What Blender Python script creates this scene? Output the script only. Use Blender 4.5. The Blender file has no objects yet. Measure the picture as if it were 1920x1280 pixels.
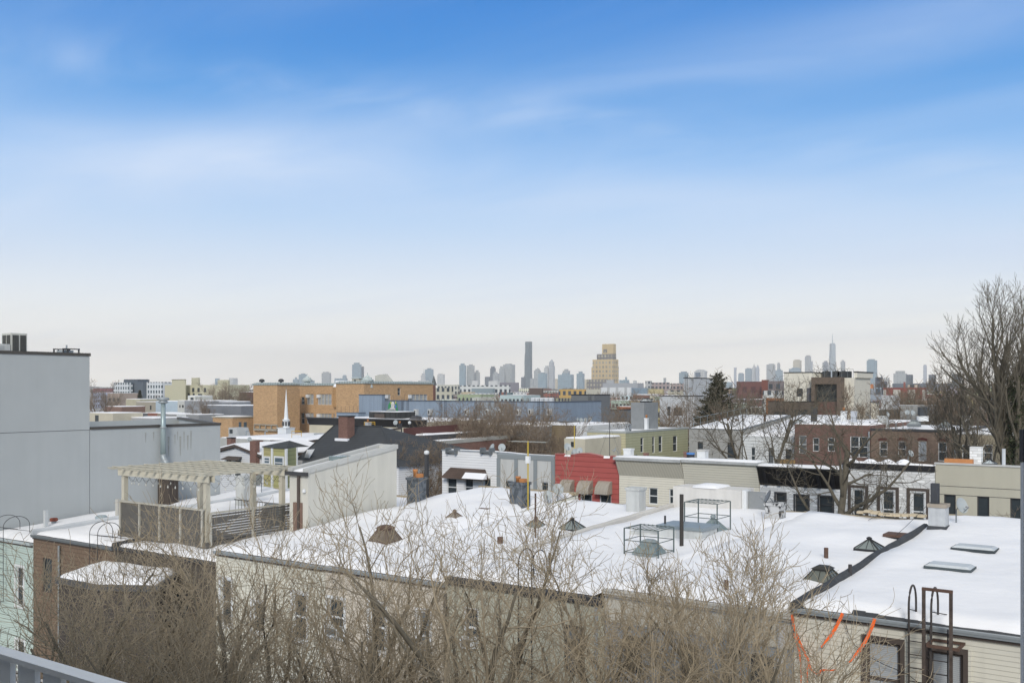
import bpy, math, random
from math import sin, cos, pi, radians, sqrt, atan2
from mathutils import Vector, noise
R = radians
C = bpy.context.scene.collection
sc = bpy.context.scene

# ------------------------------------------------------------------ camera
F, HZ, CXP, H = 1850.0, 730.0, 960.0, 14.5      # focal length and horizon in photo pixels, eye height in m
TH = R(35.5)                                    # street grid: +x along the rows, +y away down the plots
SN, CN = sin(TH), cos(TH)
cd = bpy.data.cameras.new('camera'); cam = bpy.data.objects.new('camera', cd); C.objects.link(cam)
cam.location = (0, 0, H); cam.rotation_euler = (R(90), 0, TH)
cd.sensor_width = 36; cd.lens = F / 1920 * 36; cd.shift_y = (HZ - 640) / 1920
cd.clip_start = 0.05; cd.clip_end = 30000
sc.camera = cam

# ------------------------------------------------------------------ sky, sun, exposure
SUN_EL, SUN_AZ = R(27), R(150)                  # azimuth measured from +y towards +x
w = bpy.data.worlds.new("World"); sc.world = w; w.use_nodes = True
nt = w.node_tree; nt.nodes.clear()
def N(t, typ, **kw):
    n = t.nodes.new(typ)
    for k, v in kw.items(): setattr(n, k, v)
    return n
def L(t, a, b): t.links.new(a, b)
out = N(nt, 'ShaderNodeOutputWorld'); bg = N(nt, 'ShaderNodeBackground'); bg.inputs[1].default_value = 0.1
sky = N(nt, 'ShaderNodeTexSky', sky_type='NISHITA', sun_disc=False)
sky.sun_elevation = SUN_EL; sky.sun_rotation = SUN_AZ; sky.air_density = 1.0; sky.dust_density = 0.6; sky.ozone_density = 3.0
tc = N(nt, 'ShaderNodeTexCoord'); sep = N(nt, 'ShaderNodeSeparateXYZ'); L(nt, tc.outputs['Generated'], sep.inputs[0])
def M(t, op, a, b=None, clamp=False):
    n = N(t, 'ShaderNodeMath', operation=op); n.use_clamp = clamp
    for i, v in enumerate((a, b)):
        if v is None: continue
        if isinstance(v, (int, float)): n.inputs[i].default_value = v
        else: L(t, v, n.inputs[i])
    return n.outputs[0]
def MIX(t, fac, a, b, blend='MIX'):
    n = N(t, 'ShaderNodeMix', data_type='RGBA', blend_type=blend)
    for i, v in ((0, fac), (6, a), (7, b)):
        if isinstance(v, (int, float)): n.inputs[i].default_value = v
        elif isinstance(v, tuple): n.inputs[i].default_value = (*v, 1)
        else: L(t, v, n.inputs[i])
    return n.outputs[2]
zz = M(nt, 'MAXIMUM', sep.outputs[2], 0.0)
def srgb(c, k=10.0): return tuple(((q/255+.055)/1.055)**2.4*k if q > 10 else q/255/12.92*k for q in c)
clear = N(nt, 'ShaderNodeValToRGB'); e = clear.color_ramp; e.interpolation = 'LINEAR'
stops = [(0.0, (285, 278, 266)), (0.03, (270, 265, 257)), (0.07, (240, 241, 240)), (0.12, (207, 219, 234)), (0.17, (171, 200, 232)), (0.22, (126, 175, 226)), (0.28, (68, 144, 212)), (0.32, (44, 130, 205)), (0.37, (28, 119, 199)), (0.45, (80, 135, 195)), (0.60, (200, 200, 198)), (1.0, (214, 211, 205))]
for k, (p, c) in enumerate(stops):
    el = e.elements[0] if k == 0 else e.elements[-1] if k == len(stops)-1 else e.elements.new(p)
    el.position = p; el.color = (*srgb(c), 1)
L(nt, zz, clear.inputs[0])
blue = MIX(nt, 0.08, clear.outputs[0], sky.outputs[0])       # clear air; unseen pale veil overhead added to neutralise ambient, tinted by the physical sky
# long wisps of cirrus: noise drawn out along two streaks across the sky
den = M(nt, 'ADD', zz, 0.10)
cx = M(nt, 'DIVIDE', sep.outputs[0], den); cy = M(nt, 'DIVIDE', sep.outputs[1], den)
comb = N(nt, 'ShaderNodeCombineXYZ'); L(nt, cx, comb.inputs[0]); L(nt, cy, comb.inputs[1])
def cirrus(rot, scl, loc, lo, hi_, dist=.6):
    mp = N(nt, 'ShaderNodeMapping'); mp.inputs['Rotation'].default_value = (0, 0, R(rot)); mp.inputs['Scale'].default_value = (*scl, 1); mp.inputs['Location'].default_value = (*loc, 0)
    L(nt, comb.outputs[0], mp.inputs[0]); nz = N(nt, 'ShaderNodeTexNoise'); nz.inputs['Scale'].default_value = 1.0; nz.inputs['Detail'].default_value = 8; nz.inputs['Roughness'].default_value = 0.5; nz.inputs['Distortion'].default_value = dist
    L(nt, mp.outputs[0], nz.inputs['Vector']); mr = N(nt, 'ShaderNodeMapRange'); mr.interpolation_type = 'SMOOTHSTEP'; mr.inputs[1].default_value = lo; mr.inputs[2].default_value = hi_; L(nt, nz.outputs[0], mr.inputs[0]); return mr.outputs[0]
def raydir(px, py): tx = (px-CXP)/F; return Vector((-SN+CN*tx, CN+SN*tx, (HZ-py)/F)).normalized()
def band(p, q, wd):
    n = raydir(*p).cross(raydir(*q)).normalized(); dp = N(nt, 'ShaderNodeVectorMath', operation='DOT_PRODUCT'); L(nt, tc.outputs['Generated'], dp.inputs[0]); dp.inputs[1].default_value = n
    x = M(nt, 'DIVIDE', dp.outputs['Value'], wd); return M(nt, 'POWER', 2.718, M(nt, 'MULTIPLY', M(nt, 'MULTIPLY', x, x), -1.0))
n1 = cirrus(-40, (.9, 1.5), (3.3, 1.2), .30, .75); n2 = cirrus(-58, (.45, 1.9), (1.3, 4.2), .42, .74); n3 = cirrus(-20, (1.6, 3.2), (7.3, 2.2), .35, .8, 1.0)
b1 = M(nt, 'MULTIPLY', band((560, 290), (1900, 20), .034), M(nt, 'ADD', M(nt, 'MULTIPLY', n1, .75), .22)); b2 = M(nt, 'MULTIPLY', band((0, 265), (700, 330), .038), M(nt, 'ADD', M(nt, 'MULTIPLY', n1, .6), .30))
b3 = M(nt, 'MULTIPLY', band((700, 180), (1300, 250), .022), M(nt, 'MULTIPLY', n3, .55))
wsum = M(nt, 'ADD', M(nt, 'ADD', M(nt, 'MULTIPLY', b1, .50), M(nt, 'MULTIPLY', b2, .62)), M(nt, 'ADD', M(nt, 'MULTIPLY', b3, .5), M(nt, 'MULTIPLY', n2, .16)), clamp=True)
L(nt, MIX(nt, M(nt, 'MULTIPLY', wsum, .95), blue, srgb((194, 210, 233))), bg.inputs[0]); L(nt, bg.outputs[0], out.inputs[0])
sd = bpy.data.lights.new('sun', 'SUN'); sd.energy = 1.9; sd.angle = R(14); sd.color = (1.0, 0.955, 0.89)
so = bpy.data.objects.new('sun', sd); C.objects.link(so)
sdir = Vector((sin(SUN_AZ) * cos(SUN_EL), cos(SUN_AZ) * cos(SUN_EL), sin(SUN_EL)))
so.rotation_euler = sdir.to_track_quat('Z', 'Y').to_euler(); so.location = (0, 0, 60)
sc.view_settings.view_transform = 'Standard'; sc.view_settings.look = 'None'
sc.view_settings.exposure = 0.34; sc.view_settings.gamma = 1; sc.view_settings.use_curve_mapping = False
sc.render.engine = 'CYCLES'; sc.cycles.use_denoising = True; sc.cycles.max_bounces = 6
sc.cycles.diffuse_bounces = 3; sc.cycles.glossy_bounces = 2; sc.cycles.volume_bounces = 0

# ------------------------------------------------------------------ helpers: photo pixel -> world
def ray(px, py):
    tx = (px - CXP) / F; return (-SN + CN * tx, CN + SN * tx, -(py - HZ) / F)
def PY(px, py, Y):
    r = ray(px, py); d = Y / r[1]; return Vector((r[0] * d, Y, H + r[2] * d))
def PX(px, py, X):
    r = ray(px, py); d = X / r[0]; return Vector((X, r[1] * d, H + r[2] * d))
def PD(px, py, d):
    r = ray(px, py); return Vector((r[0] * d, r[1] * d, H + r[2] * d))
def PZ(px, py, z):
    r = ray(px, py); return PD(px, py, (z - H) / r[2])
def depth(p): return -SN * p[0] + CN * p[1]
def mpp(p): return depth(p) / F                 # metres per photo pixel at p

class MB:
    def __init__(s): s.v = []; s.f = []
    def add(s, vs, fs):
        o = len(s.v); s.v += [tuple(q) for q in vs]; s.f += [tuple(o + i for i in f) for f in fs]; return s
    def box(s, x0, x1, y0, y1, z0, z1):
        return s.add([(x0,y0,z0),(x1,y0,z0),(x1,y1,z0),(x0,y1,z0),(x0,y0,z1),(x1,y0,z1),(x1,y1,z1),(x0,y1,z1)],
                     [(0,3,2,1),(4,5,6,7),(0,1,5,4),(1,2,6,5),(2,3,7,6),(3,0,4,7)])
    def cbox(s, c, a, b, h): return s.box(c[0]-a/2, c[0]+a/2, c[1]-b/2, c[1]+b/2, c[2], c[2]+h)
    def frus(s, c, a, b, h, a2, b2, dx=0, dy=0):
        x, y, z = c
        vs = [(x-a/2,y-b/2,z),(x+a/2,y-b/2,z),(x+a/2,y+b/2,z),(x-a/2,y+b/2,z)]
        x += dx; y += dy
        vs += [(x-a2/2,y-b2/2,z+h),(x+a2/2,y-b2/2,z+h),(x+a2/2,y+b2/2,z+h),(x-a2/2,y+b2/2,z+h)]
        return s.add(vs, [(0,3,2,1),(4,5,6,7),(0,1,5,4),(1,2,6,5),(2,3,7,6),(3,0,4,7)])
    def tube(s, pts, rad, n=6, cap=True):
        pts = [Vector(p) for p in pts]; m = len(pts); o = len(s.v)
        if not isinstance(rad, (list, tuple)): rad = [rad] * m
        for i, p in enumerate(pts):
            t = (pts[min(i+1, m-1)] - pts[max(i-1, 0)])
            if t.length < 1e-9: t = Vector((0, 0, 1))
            t.normalize()
            ref = Vector((0, 0, 1)) if abs(t.z) < 0.9 else Vector((1, 0, 0))
            a = t.cross(ref).normalized(); b = t.cross(a)
            for k in range(n):
                q = 2*pi*k/n; s.v.append(tuple(p + (a*cos(q) + b*sin(q)) * rad[i]))
        for i in range(m-1):
            for k in range(n):
                k2 = (k+1) % n; s.f.append((o+i*n+k, o+i*n+k2, o+(i+1)*n+k2, o+(i+1)*n+k))
        if cap:
            s.f.append(tuple(o+k for k in range(n))[::-1]); s.f.append(tuple(o+(m-1)*n+k for k in range(n)))
        return s
    def lathe(s, c, prof, n=14, ang0=0):
        o = len(s.v)
        for r, z in prof:
            for k in range(n):
                q = 2*pi*k/n + ang0; s.v.append((c[0]+r*cos(q), c[1]+r*sin(q), c[2]+z))
        for i in range(len(prof)-1):
            for k in range(n):
                k2 = (k+1) % n; s.f.append((o+i*n+k, o+i*n+k2, o+(i+1)*n+k2, o+(i+1)*n+k))
        s.f.append(tuple(o+k for k in range(n))[::-1]); s.f.append(tuple(o+(len(prof)-1)*n+k for k in range(n)))
        return s
    def bar(s, a, b, t, t2=None):               # square bar between two points
        return s.tube([a, b], (t if t2 is None else t2) * 0.7, 4)
    def build(s, name, m, parent=None, smooth=False):
        off = Vector((0, 0, 0)); q = parent
        while q is not None: off = off + q.location; q = q.parent
        me = bpy.data.meshes.new(name)
        me.from_pydata([(a-off.x, b-off.y, c-off.z) for a, b, c in s.v], [], s.f); me.materials.append(m)
        if smooth: me.polygons.foreach_set('use_smooth', [True] * len(me.polygons))
        me.update()
        o = bpy.data.objects.new(name, me); C.objects.link(o); o.parent = parent
        return o
def tag(o, label, cat, group=None):
    o['label'] = label; o['category'] = cat
    if group: o['group'] = group
    return o
def thing(name, label, cat, loc=(0, 0, 0), group=None):
    o = bpy.data.objects.new(name, None); C.objects.link(o); o.location = loc; o.empty_display_size = 0.3
    return tag(o, label, cat, group)
def kind(o, k): o['kind'] = k; return o
def copy_tree(o, loc, rz=0, scale=1, label=None, group=None):
    r = o.copy(); C.objects.link(r); r.location = loc; r.rotation_euler = (0, 0, rz); r.scale = (scale,)*3 if not isinstance(scale, tuple) else scale
    if label: r['label'] = label
    if group: r['group'] = group
    def rec(a, b):
        for ch in list(a.children):
            c = ch.copy(); C.objects.link(c); c.parent = b; rec(ch, c)
    rec(o, r); return r

# ------------------------------------------------------------------ materials
MC = {}
def mat(col, kind_='plain', rough=0.85, var=0.12, sp=0.2, col2=None, metal=0.0, vs=0.6, streak=0.0):
    key = (col, kind_, rough, var, sp, col2, metal, vs, streak)
    if key in MC: return MC[key]
    m = bpy.data.materials.new(kind_); m.use_nodes = True; t = m.node_tree; t.nodes.clear()
    o = N(t, 'ShaderNodeOutputMaterial'); p = N(t, 'ShaderNodeBsdfPrincipled'); L(t, p.outputs[0], o.inputs[0])
    p.inputs['Roughness'].default_value = rough; p.inputs['Metallic'].default_value = metal
    p.inputs['Specular IOR Level'].default_value = 0.3
    g = N(t, 'ShaderNodeNewGeometry'); sx = N(t, 'ShaderNodeSeparateXYZ'); L(t, g.outputs['Position'], sx.inputs[0])
    n1 = N(t, 'ShaderNodeTexNoise'); n1.inputs['Scale'].default_value = vs; n1.inputs['Detail'].default_value = 8; n1.inputs['Roughness'].default_value = 0.65
    L(t, g.outputs['Position'], n1.inputs['Vector'])
    f = M(t, 'ADD', M(t, 'MULTIPLY', M(t, 'SUBTRACT', n1.outputs[0], 0.5), var * 4), 1.0)
    c = MIX(t, 1.0, col, f, 'MULTIPLY')
    if streak:
        mpp_ = N(t, 'ShaderNodeMapping'); mpp_.inputs['Scale'].default_value = (1.6, 1.6, 0.12); L(t, g.outputs['Position'], mpp_.inputs[0])
        n2 = N(t, 'ShaderNodeTexNoise'); n2.inputs['Scale'].default_value = 1.7; n2.inputs['Detail'].default_value = 5; L(t, mpp_.outputs[0], n2.inputs['Vector'])
        f2 = M(t, 'SUBTRACT', 1.0, M(t, 'MULTIPLY', M(t, 'SUBTRACT', n2.outputs[0], 0.42, clamp=True), streak * 3), clamp=True)
        c = MIX(t, 1.0, c, f2, 'MULTIPLY')
    xy = M(t, 'ADD', sx.outputs[0], sx.outputs[1])
    bump = None
    if kind_ in ('siding', 'vsiding', 'shingle'):
        src = sx.outputs[2] if kind_ != 'vsiding' else xy
        fr = M(t, 'FRACT', M(t, 'DIVIDE', src, sp))
        line = M(t, 'LESS_THAN', fr, 0.14 if kind_ != 'vsiding' else 0.3)
        c = MIX(t, M(t, 'MULTIPLY', line, 0.42), c, MIX(t, 1.0, col, (0.25, 0.24, 0.22), 'MULTIPLY'))
        bump = M(t, 'MULTIPLY', fr, -0.6)
        if kind_ == 'shingle':
            fx = M(t, 'FRACT', M(t, 'ADD', M(t, 'DIVIDE', xy, 0.31), M(t, 'MULTIPLY', M(t, 'FLOOR', M(t, 'DIVIDE', src, sp)), 0.5)))
            c = MIX(t, M(t, 'MULTIPLY', M(t, 'LESS_THAN', fx, 0.1), 0.3), c, (0.02, 0.02, 0.02))
    elif kind_ in ('brick', 'windows', 'pwindows', 'panel'):
        cv = N(t, 'ShaderNodeCombineXYZ'); L(t, xy, cv.inputs[0]); L(t, sx.outputs[2], cv.inputs[1])
        b = N(t, 'ShaderNodeTexBrick'); L(t, cv.outputs[0], b.inputs['Vector']); b.inputs['Scale'].default_value = 1
        if kind_ == 'brick':
            b.inputs['Brick Width'].default_value = sp * 3; b.inputs['Row Height'].default_value = sp; b.inputs['Mortar Size'].default_value = sp * 0.13
            b.inputs['Color1'].default_value = (1.1, 1.1, 1.1, 1); b.inputs['Color2'].default_value = (0.72, 0.72, 0.72, 1)
            b.inputs['Mortar'].default_value = (*(col2 or (1.5, 1.5, 1.5)), 1)
            c = MIX(t, 1.0, c, b.outputs[0], 'MULTIPLY'); bump = M(t, 'MULTIPLY', b.outputs[1], -0.3)
        elif kind_ == 'panel':
            b.offset = 0; b.inputs['Brick Width'].default_value = sp * 1.6; b.inputs['Row Height'].default_value = sp; b.inputs['Mortar Size'].default_value = 0.012
            c = MIX(t, M(t, 'MULTIPLY', b.outputs[1], 0.35), c, (0.05, 0.05, 0.05))
        else:
            b.offset = 0; b.inputs['Brick Width'].default_value = sp; b.inputs['Row Height'].default_value = sp * (1.15 if kind_ == 'windows' else 1.0)
            b.inputs['Mortar Size'].default_value = sp * (0.24 if kind_ == 'windows' else 0.3); b.inputs['Mortar Smooth'].default_value = 0.0
            c2 = col2 or (0.05, 0.06, 0.07)
            b.inputs['Color1'].default_value = (*c2, 1); b.inputs['Color2'].default_value = (*[q * 1.7 for q in c2], 1)
            ab = N(t, 'ShaderNodeSeparateXYZ'); L(t, g.outputs['True Normal'], ab.inputs[0])
            side = M(t, 'LESS_THAN', M(t, 'ABSOLUTE', ab.outputs[2]), 0.5)
            c = MIX(t, M(t, 'MULTIPLY', M(t, 'SUBTRACT', 1.0, b.outputs[1]), side), c, b.outputs[0])
    elif kind_ == 'snow':
        n3 = N(t, 'ShaderNodeTexNoise'); n3.inputs['Scale'].default_value = 0.8; n3.inputs['Detail'].default_value = 7; L(t, g.outputs['Position'], n3.inputs['Vector'])
        bump = M(t, 'MULTIPLY', n3.outputs[0], 0.5)
    elif kind_ == 'peel':
        n3 = N(t, 'ShaderNodeTexNoise'); n3.inputs['Scale'].default_value = 3.1; n3.inputs['Detail'].default_value = 7; n3.inputs['Distortion'].default_value = 1.2; L(t, g.outputs['Position'], n3.inputs['Vector'])
        rp = N(t, 'ShaderNodeValToRGB'); rp.color_ramp.elements[0].position = 0.44; rp.color_ramp.elements[1].position = 0.5; L(t, n3.outputs[0], rp.inputs[0])
        c = MIX(t, rp.outputs[0], col2 or (0.06, 0.06, 0.06), c); bump = n3.outputs[0]
    elif kind_ == 'bark':
        mb_ = N(t, 'ShaderNodeMapping'); mb_.inputs['Scale'].default_value = (9, 9, 2); L(t, g.outputs['Position'], mb_.inputs[0])
        n3 = N(t, 'ShaderNodeTexNoise'); n3.inputs['Scale'].default_value = 1; n3.inputs['Detail'].default_value = 4; L(t, mb_.outputs[0], n3.inputs['Vector'])
        c = MIX(t, n3.outputs[0], c, col2 or (0.2, 0.19, 0.15)); bump = n3.outputs[0]
    if bump is None and kind_ == 'plain':
        n3 = N(t, 'ShaderNodeTexNoise'); n3.inputs['Scale'].default_value = 14; n3.inputs['Detail'].default_value = 3; L(t, g.outputs['Position'], n3.inputs['Vector'])
        bump = M(t, 'MULTIPLY', n3.outputs[0], 0.15)
    L(t, c, p.inputs['Base Color'])
    if bump is not None:
        bn = N(t, 'ShaderNodeBump'); bn.inputs['Strength'].default_value = 0.5; bn.inputs['Distance'].default_value = 0.05 if kind_ != 'snow' else 0.35
        L(t, bump, bn.inputs['Height']); L(t, bn.outputs[0], p.inputs['Normal'])
    MC[key] = m; return m
SNOW = mat((0.84, 0.84, 0.845), 'snow', rough=0.75, var=0.02, vs=0.3)
TAR = mat((0.05, 0.052, 0.056), rough=0.7, var=0.12, vs=2.5)
GLASS = mat((0.045, 0.055, 0.06), rough=0.18, var=0.2, vs=0.9)
GLASSB = mat((0.10, 0.14, 0.17), rough=0.2, var=0.2, vs=0.9)
BLIND = mat((0.36, 0.38, 0.39), 'siding', sp=0.05, rough=0.5, var=0.05)
BLINDD = mat((0.14, 0.15, 0.15), 'siding', sp=0.06, rough=0.4, var=0.1)
WHITE = mat((0.68, 0.69, 0.68), rough=0.6, var=0.06)
DIRTYW = mat((0.52, 0.53, 0.51), rough=0.8, var=0.1, vs=1.6, streak=0.25)
BLACK = mat((0.022, 0.022, 0.024), rough=0.6, var=0.1)
DARK = mat((0.06, 0.06, 0.062), rough=0.7, var=0.1)
BROWNM = mat((0.085, 0.068, 0.058), rough=0.7, var=0.1)
GALV = mat((0.33, 0.36, 0.37), rough=0.45, var=0.1, metal=0.3)
STEEL = mat((0.20, 0.215, 0.22), rough=0.55, var=0.1, metal=0.4)
RUST = mat((0.115, 0.07, 0.052), rough=0.85, var=0.35, vs=5)
TERRA = mat((0.46, 0.20, 0.075), rough=0.8, var=0.12, vs=3)
REDBR = mat((0.17, 0.088, 0.066), 'brick', sp=0.075, col2=(1.9, 2.3, 2.5))
BARKT = mat((0.11, 0.094, 0.068), 'bark', rough=0.9, col2=(0.2, 0.175, 0.13))
BARK = mat((0.25, 0.20, 0.135), 'bark', rough=0.9, col2=(0.40, 0.335, 0.235))
BARKD = mat((0.085, 0.073, 0.052), 'bark', rough=0.9, col2=(0.16, 0.14, 0.105))
BARKR = mat((0.15, 0.112, 0.078), 'bark', rough=0.9, col2=(0.24, 0.19, 0.14))
NEEDLE = mat((0.062, 0.06, 0.036), rough=0.9, var=0.3, vs=1.0)
SKG = mat((0.20, 0.23, 0.22), rough=0.25, var=0.2, vs=1.5)
SNOWG = mat((0.52, 0.55, 0.56), rough=0.45, var=0.15, vs=1.5)

# ------------------------------------------------------------------ ground
def ground():
    m = bpy.data.materials.new('ground'); m.use_nodes = True; t = m.node_tree; p = t.nodes['Principled BSDF']; p.inputs['Roughness'].default_value = 0.9
    g = N(t, 'ShaderNodeNewGeometry'); n = N(t, 'ShaderNodeTexNoise'); n.inputs['Scale'].default_value = 0.06; n.inputs['Detail'].default_value = 9; n.inputs['Roughness'].default_value = 0.65
    L(t, g.outputs['Position'], n.inputs['Vector'])
    rp = N(t, 'ShaderNodeValToRGB'); rp.color_ramp.elements[0].position = 0.47; rp.color_ramp.elements[0].color = (0.12, 0.105, 0.085, 1)
    rp.color_ramp.elements[1].position = 0.56; rp.color_ramp.elements[1].color = (0.6, 0.61, 0.63, 1); L(t, n.outputs[0], rp.inputs[0]); L(t, rp.outputs[0], p.inputs['Base Color'])
    b = MB()
    b.add([(-9290, -400, 0), (3490, -400, 0), (3490, 9290, 0), (-9290, 9290, 0)], [(0, 1, 2, 3)])
    kind(b.build('ground', m), 'structure')
    r = MB(); r.box(-120, 60, 46.5, 61, 0.004, 0.008); kind(r.build('road', mat((0.09, 0.09, 0.095), rough=0.8, var=0.2)), 'structure')
    k = MB(); k.box(-120, 60, 44.3, 46.4, 0.0, 0.13); k.box(-120, 60, 61.1, 62.9, 0.0, 0.13); kind(k.build('pavement', mat((0.4, 0.41, 0.42), rough=0.9, var=0.2)), 'structure')
ground()

# ------------------------------------------------------------------ walls with real openings
def wallplane(b, axis, const, u0, u1, z0, z1, holes, inward, rev=0.14, ztop=None):
    """axis 'y': plane y=const with u=x; axis 'x': plane x=const with u=y. ztop(u) optional sloping top."""
    hs = [(max(a, u0+.05), min(c, u1-.05), max(zb, z0+.05), min(zt, z1-.05)) for a, c, zb, zt in holes]
    hs = [h for h in hs if h[1] > h[0] and h[3] > h[2]]
    us = sorted({u0, u1, *[h[0] for h in hs], *[h[1] for h in hs]}); zs = sorted({z0, z1, *[h[2] for h in hs], *[h[3] for h in hs]})
    def P(u, z, dd=0.0):
        zz_ = ztop(u) if (ztop and abs(z - z1) < 1e-6) else z
        return (u, const + dd, zz_) if axis == 'y' else (const + dd, u, zz_)
    flip = (axis == 'x') != (inward < 0)
    for i in range(len(us)-1):
        for j in range(len(zs)-1):
            cu, cz = (us[i]+us[i+1])/2, (zs[j]+zs[j+1])/2
            if any(h[0] < cu < h[1] and h[2] < cz < h[3] for h in hs): continue
            b.add([P(us[i], zs[j]), P(us[i+1], zs[j]), P(us[i+1], zs[j+1]), P(us[i], zs[j+1])], [(0, 1, 2, 3)])
    for a, c, zb, zt in hs:
        q = [(a, zb), (c, zb), (c, zt), (a, zt)]
        for k in range(4):
            p, r = q[k], q[(k+1) % 4]
            b.add([P(*p), P(*r), P(*r, inward*rev), P(*p, inward*rev)], [(0, 1, 2, 3)])
    return hs
def window(parent, axis, const, h, inward, rev=0.14, style='w'):
    """style letters: w white frame, d dark frame, b blinds, o casing proud of the wall, n no sash bar, a air conditioner, s sill"""
    a, c, zb, zt = h
    fm = BROWNM if 'r' in style else (DARK if 'd' in style else WHITE)
    ft = min(0.07, (c-a)*0.12); b = MB()
    def bx(mb, ua, ub, za, zc, d0, d1):
        d0, d1 = sorted((const + inward*d0, const + inward*d1))
        if axis == 'y': mb.box(ua, ub, d0, d1, za, zc)
        else: mb.box(d0, d1, ua, ub, za, zc)
    f0, f1 = rev-0.07, rev-0.012
    bx(b, a, a+ft, zb, zt, f0, f1); bx(b, c-ft, c, zb, zt, f0, f1); bx(b, a+ft, c-ft, zt-ft, zt, f0, f1); bx(b, a+ft, c-ft, zb, zb+ft, f0, f1)
    if 'n' not in style: zm = (zb+zt)/2; bx(b, a+ft, c-ft, zm-0.035, zm+0.035, f0+.01, f1)
    if 'm' in style: um = (a+c)/2; bx(b, um-0.05, um+0.05, zb+ft, zt-ft, f0+.004, f1)
    wn = b.build('window', fm, parent)
    if 'o' in style:
        k = MB(); t_ = 0.11
        bx(k, a-t_, a-.002, zb-t_, zt+t_, -0.035, 0.02); bx(k, c+.002, c+t_, zb-t_, zt+t_, -0.035, 0.02); bx(k, a-.002, c+.002, zt+.002, zt+t_, -0.03, 0.02); bx(k, a-.002, c+.002, zb-t_, zb-.002, -0.05, 0.02)
        k.build('casing', fm, wn)
    elif 's' in style:
        k = MB(); bx(k, a-.06, c+.06, zb-.09, zb-.003, -0.05, 0.05); k.build('sill', mat((0.45, 0.43, 0.4)), wn)
    p = MB(); bx(p, a+.004, c-.004, zb+.004, zt-.004, rev-0.01, rev+0.01)
    p.build('pane', BLIND if 'b' in style else BLINDD if 'c' in style else GLASSB if 'g' in style else GLASS, wn)
    if 'a' in style:
        k = MB(); bx(k, a+.08, c-.08, zb+.04, zb+.42, -0.28, rev-0.08); k.build('air_conditioner', WHITE, wn)
        k = MB(); bx(k, a+.14, c-.14, zb+.1, zb+.36, -0.29, -0.281); k.build('grille', STEEL, wn)
    return wn

def snowsheet(x0, x1, y0, y1, zf, th=0.16, amp=0.05, step=0.8, seed=0, edge=0.35, over=0.0):
    x0 -= over; x1 += over; y0 -= over
    b = MB(); nx = max(3, int((x1-x0)/step)+2); ny = max(3, int((y1-y0)/step)+2)
    for j in range(ny+1):
        for i in range(nx+1):
            # extra rows close to the border to round it
            def s(k, n_): 
                t = k/n_; return t
            x = x0+(x1-x0)*s(i, nx); y = y0+(y1-y0)*s(j, ny)
            if i == 1: x = x0+min(0.12, (x1-x0)*.05)
            if i == nx-1: x = x1-min(0.12, (x1-x0)*.05)
            if j == 1: y = y0+0.12
            if j == ny-1: y = y1-0.12
            ed = 0 if (i in (0, nx) or j in (0, ny)) else (0.72 if (i in (1, nx-1) or j in (1, ny-1)) else 1.0)
            nn = noise.noise(Vector((x*0.35+seed*7.3, y*0.35, seed))) * amp + noise.noise(Vector((x*1.3, y*1.3+seed*3.1, 5))) * amp*0.3
            jx = noise.noise(Vector((x*0.9, y*0.9, 9+seed)))*0.07 if ed == 0 else 0
            z = zf(x, y) + (th + nn) * ed + (0.003 if ed == 0 else 0)
            b.v.append((x + (jx if i in (0, nx) else 0), y + (jx if j in (0, ny) else 0), z))
    for j in range(ny):
        for i in range(nx):
            k = j*(nx+1)+i; b.f.append((k, k+1, k+nx+2, k+nx+1))
    return b

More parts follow.
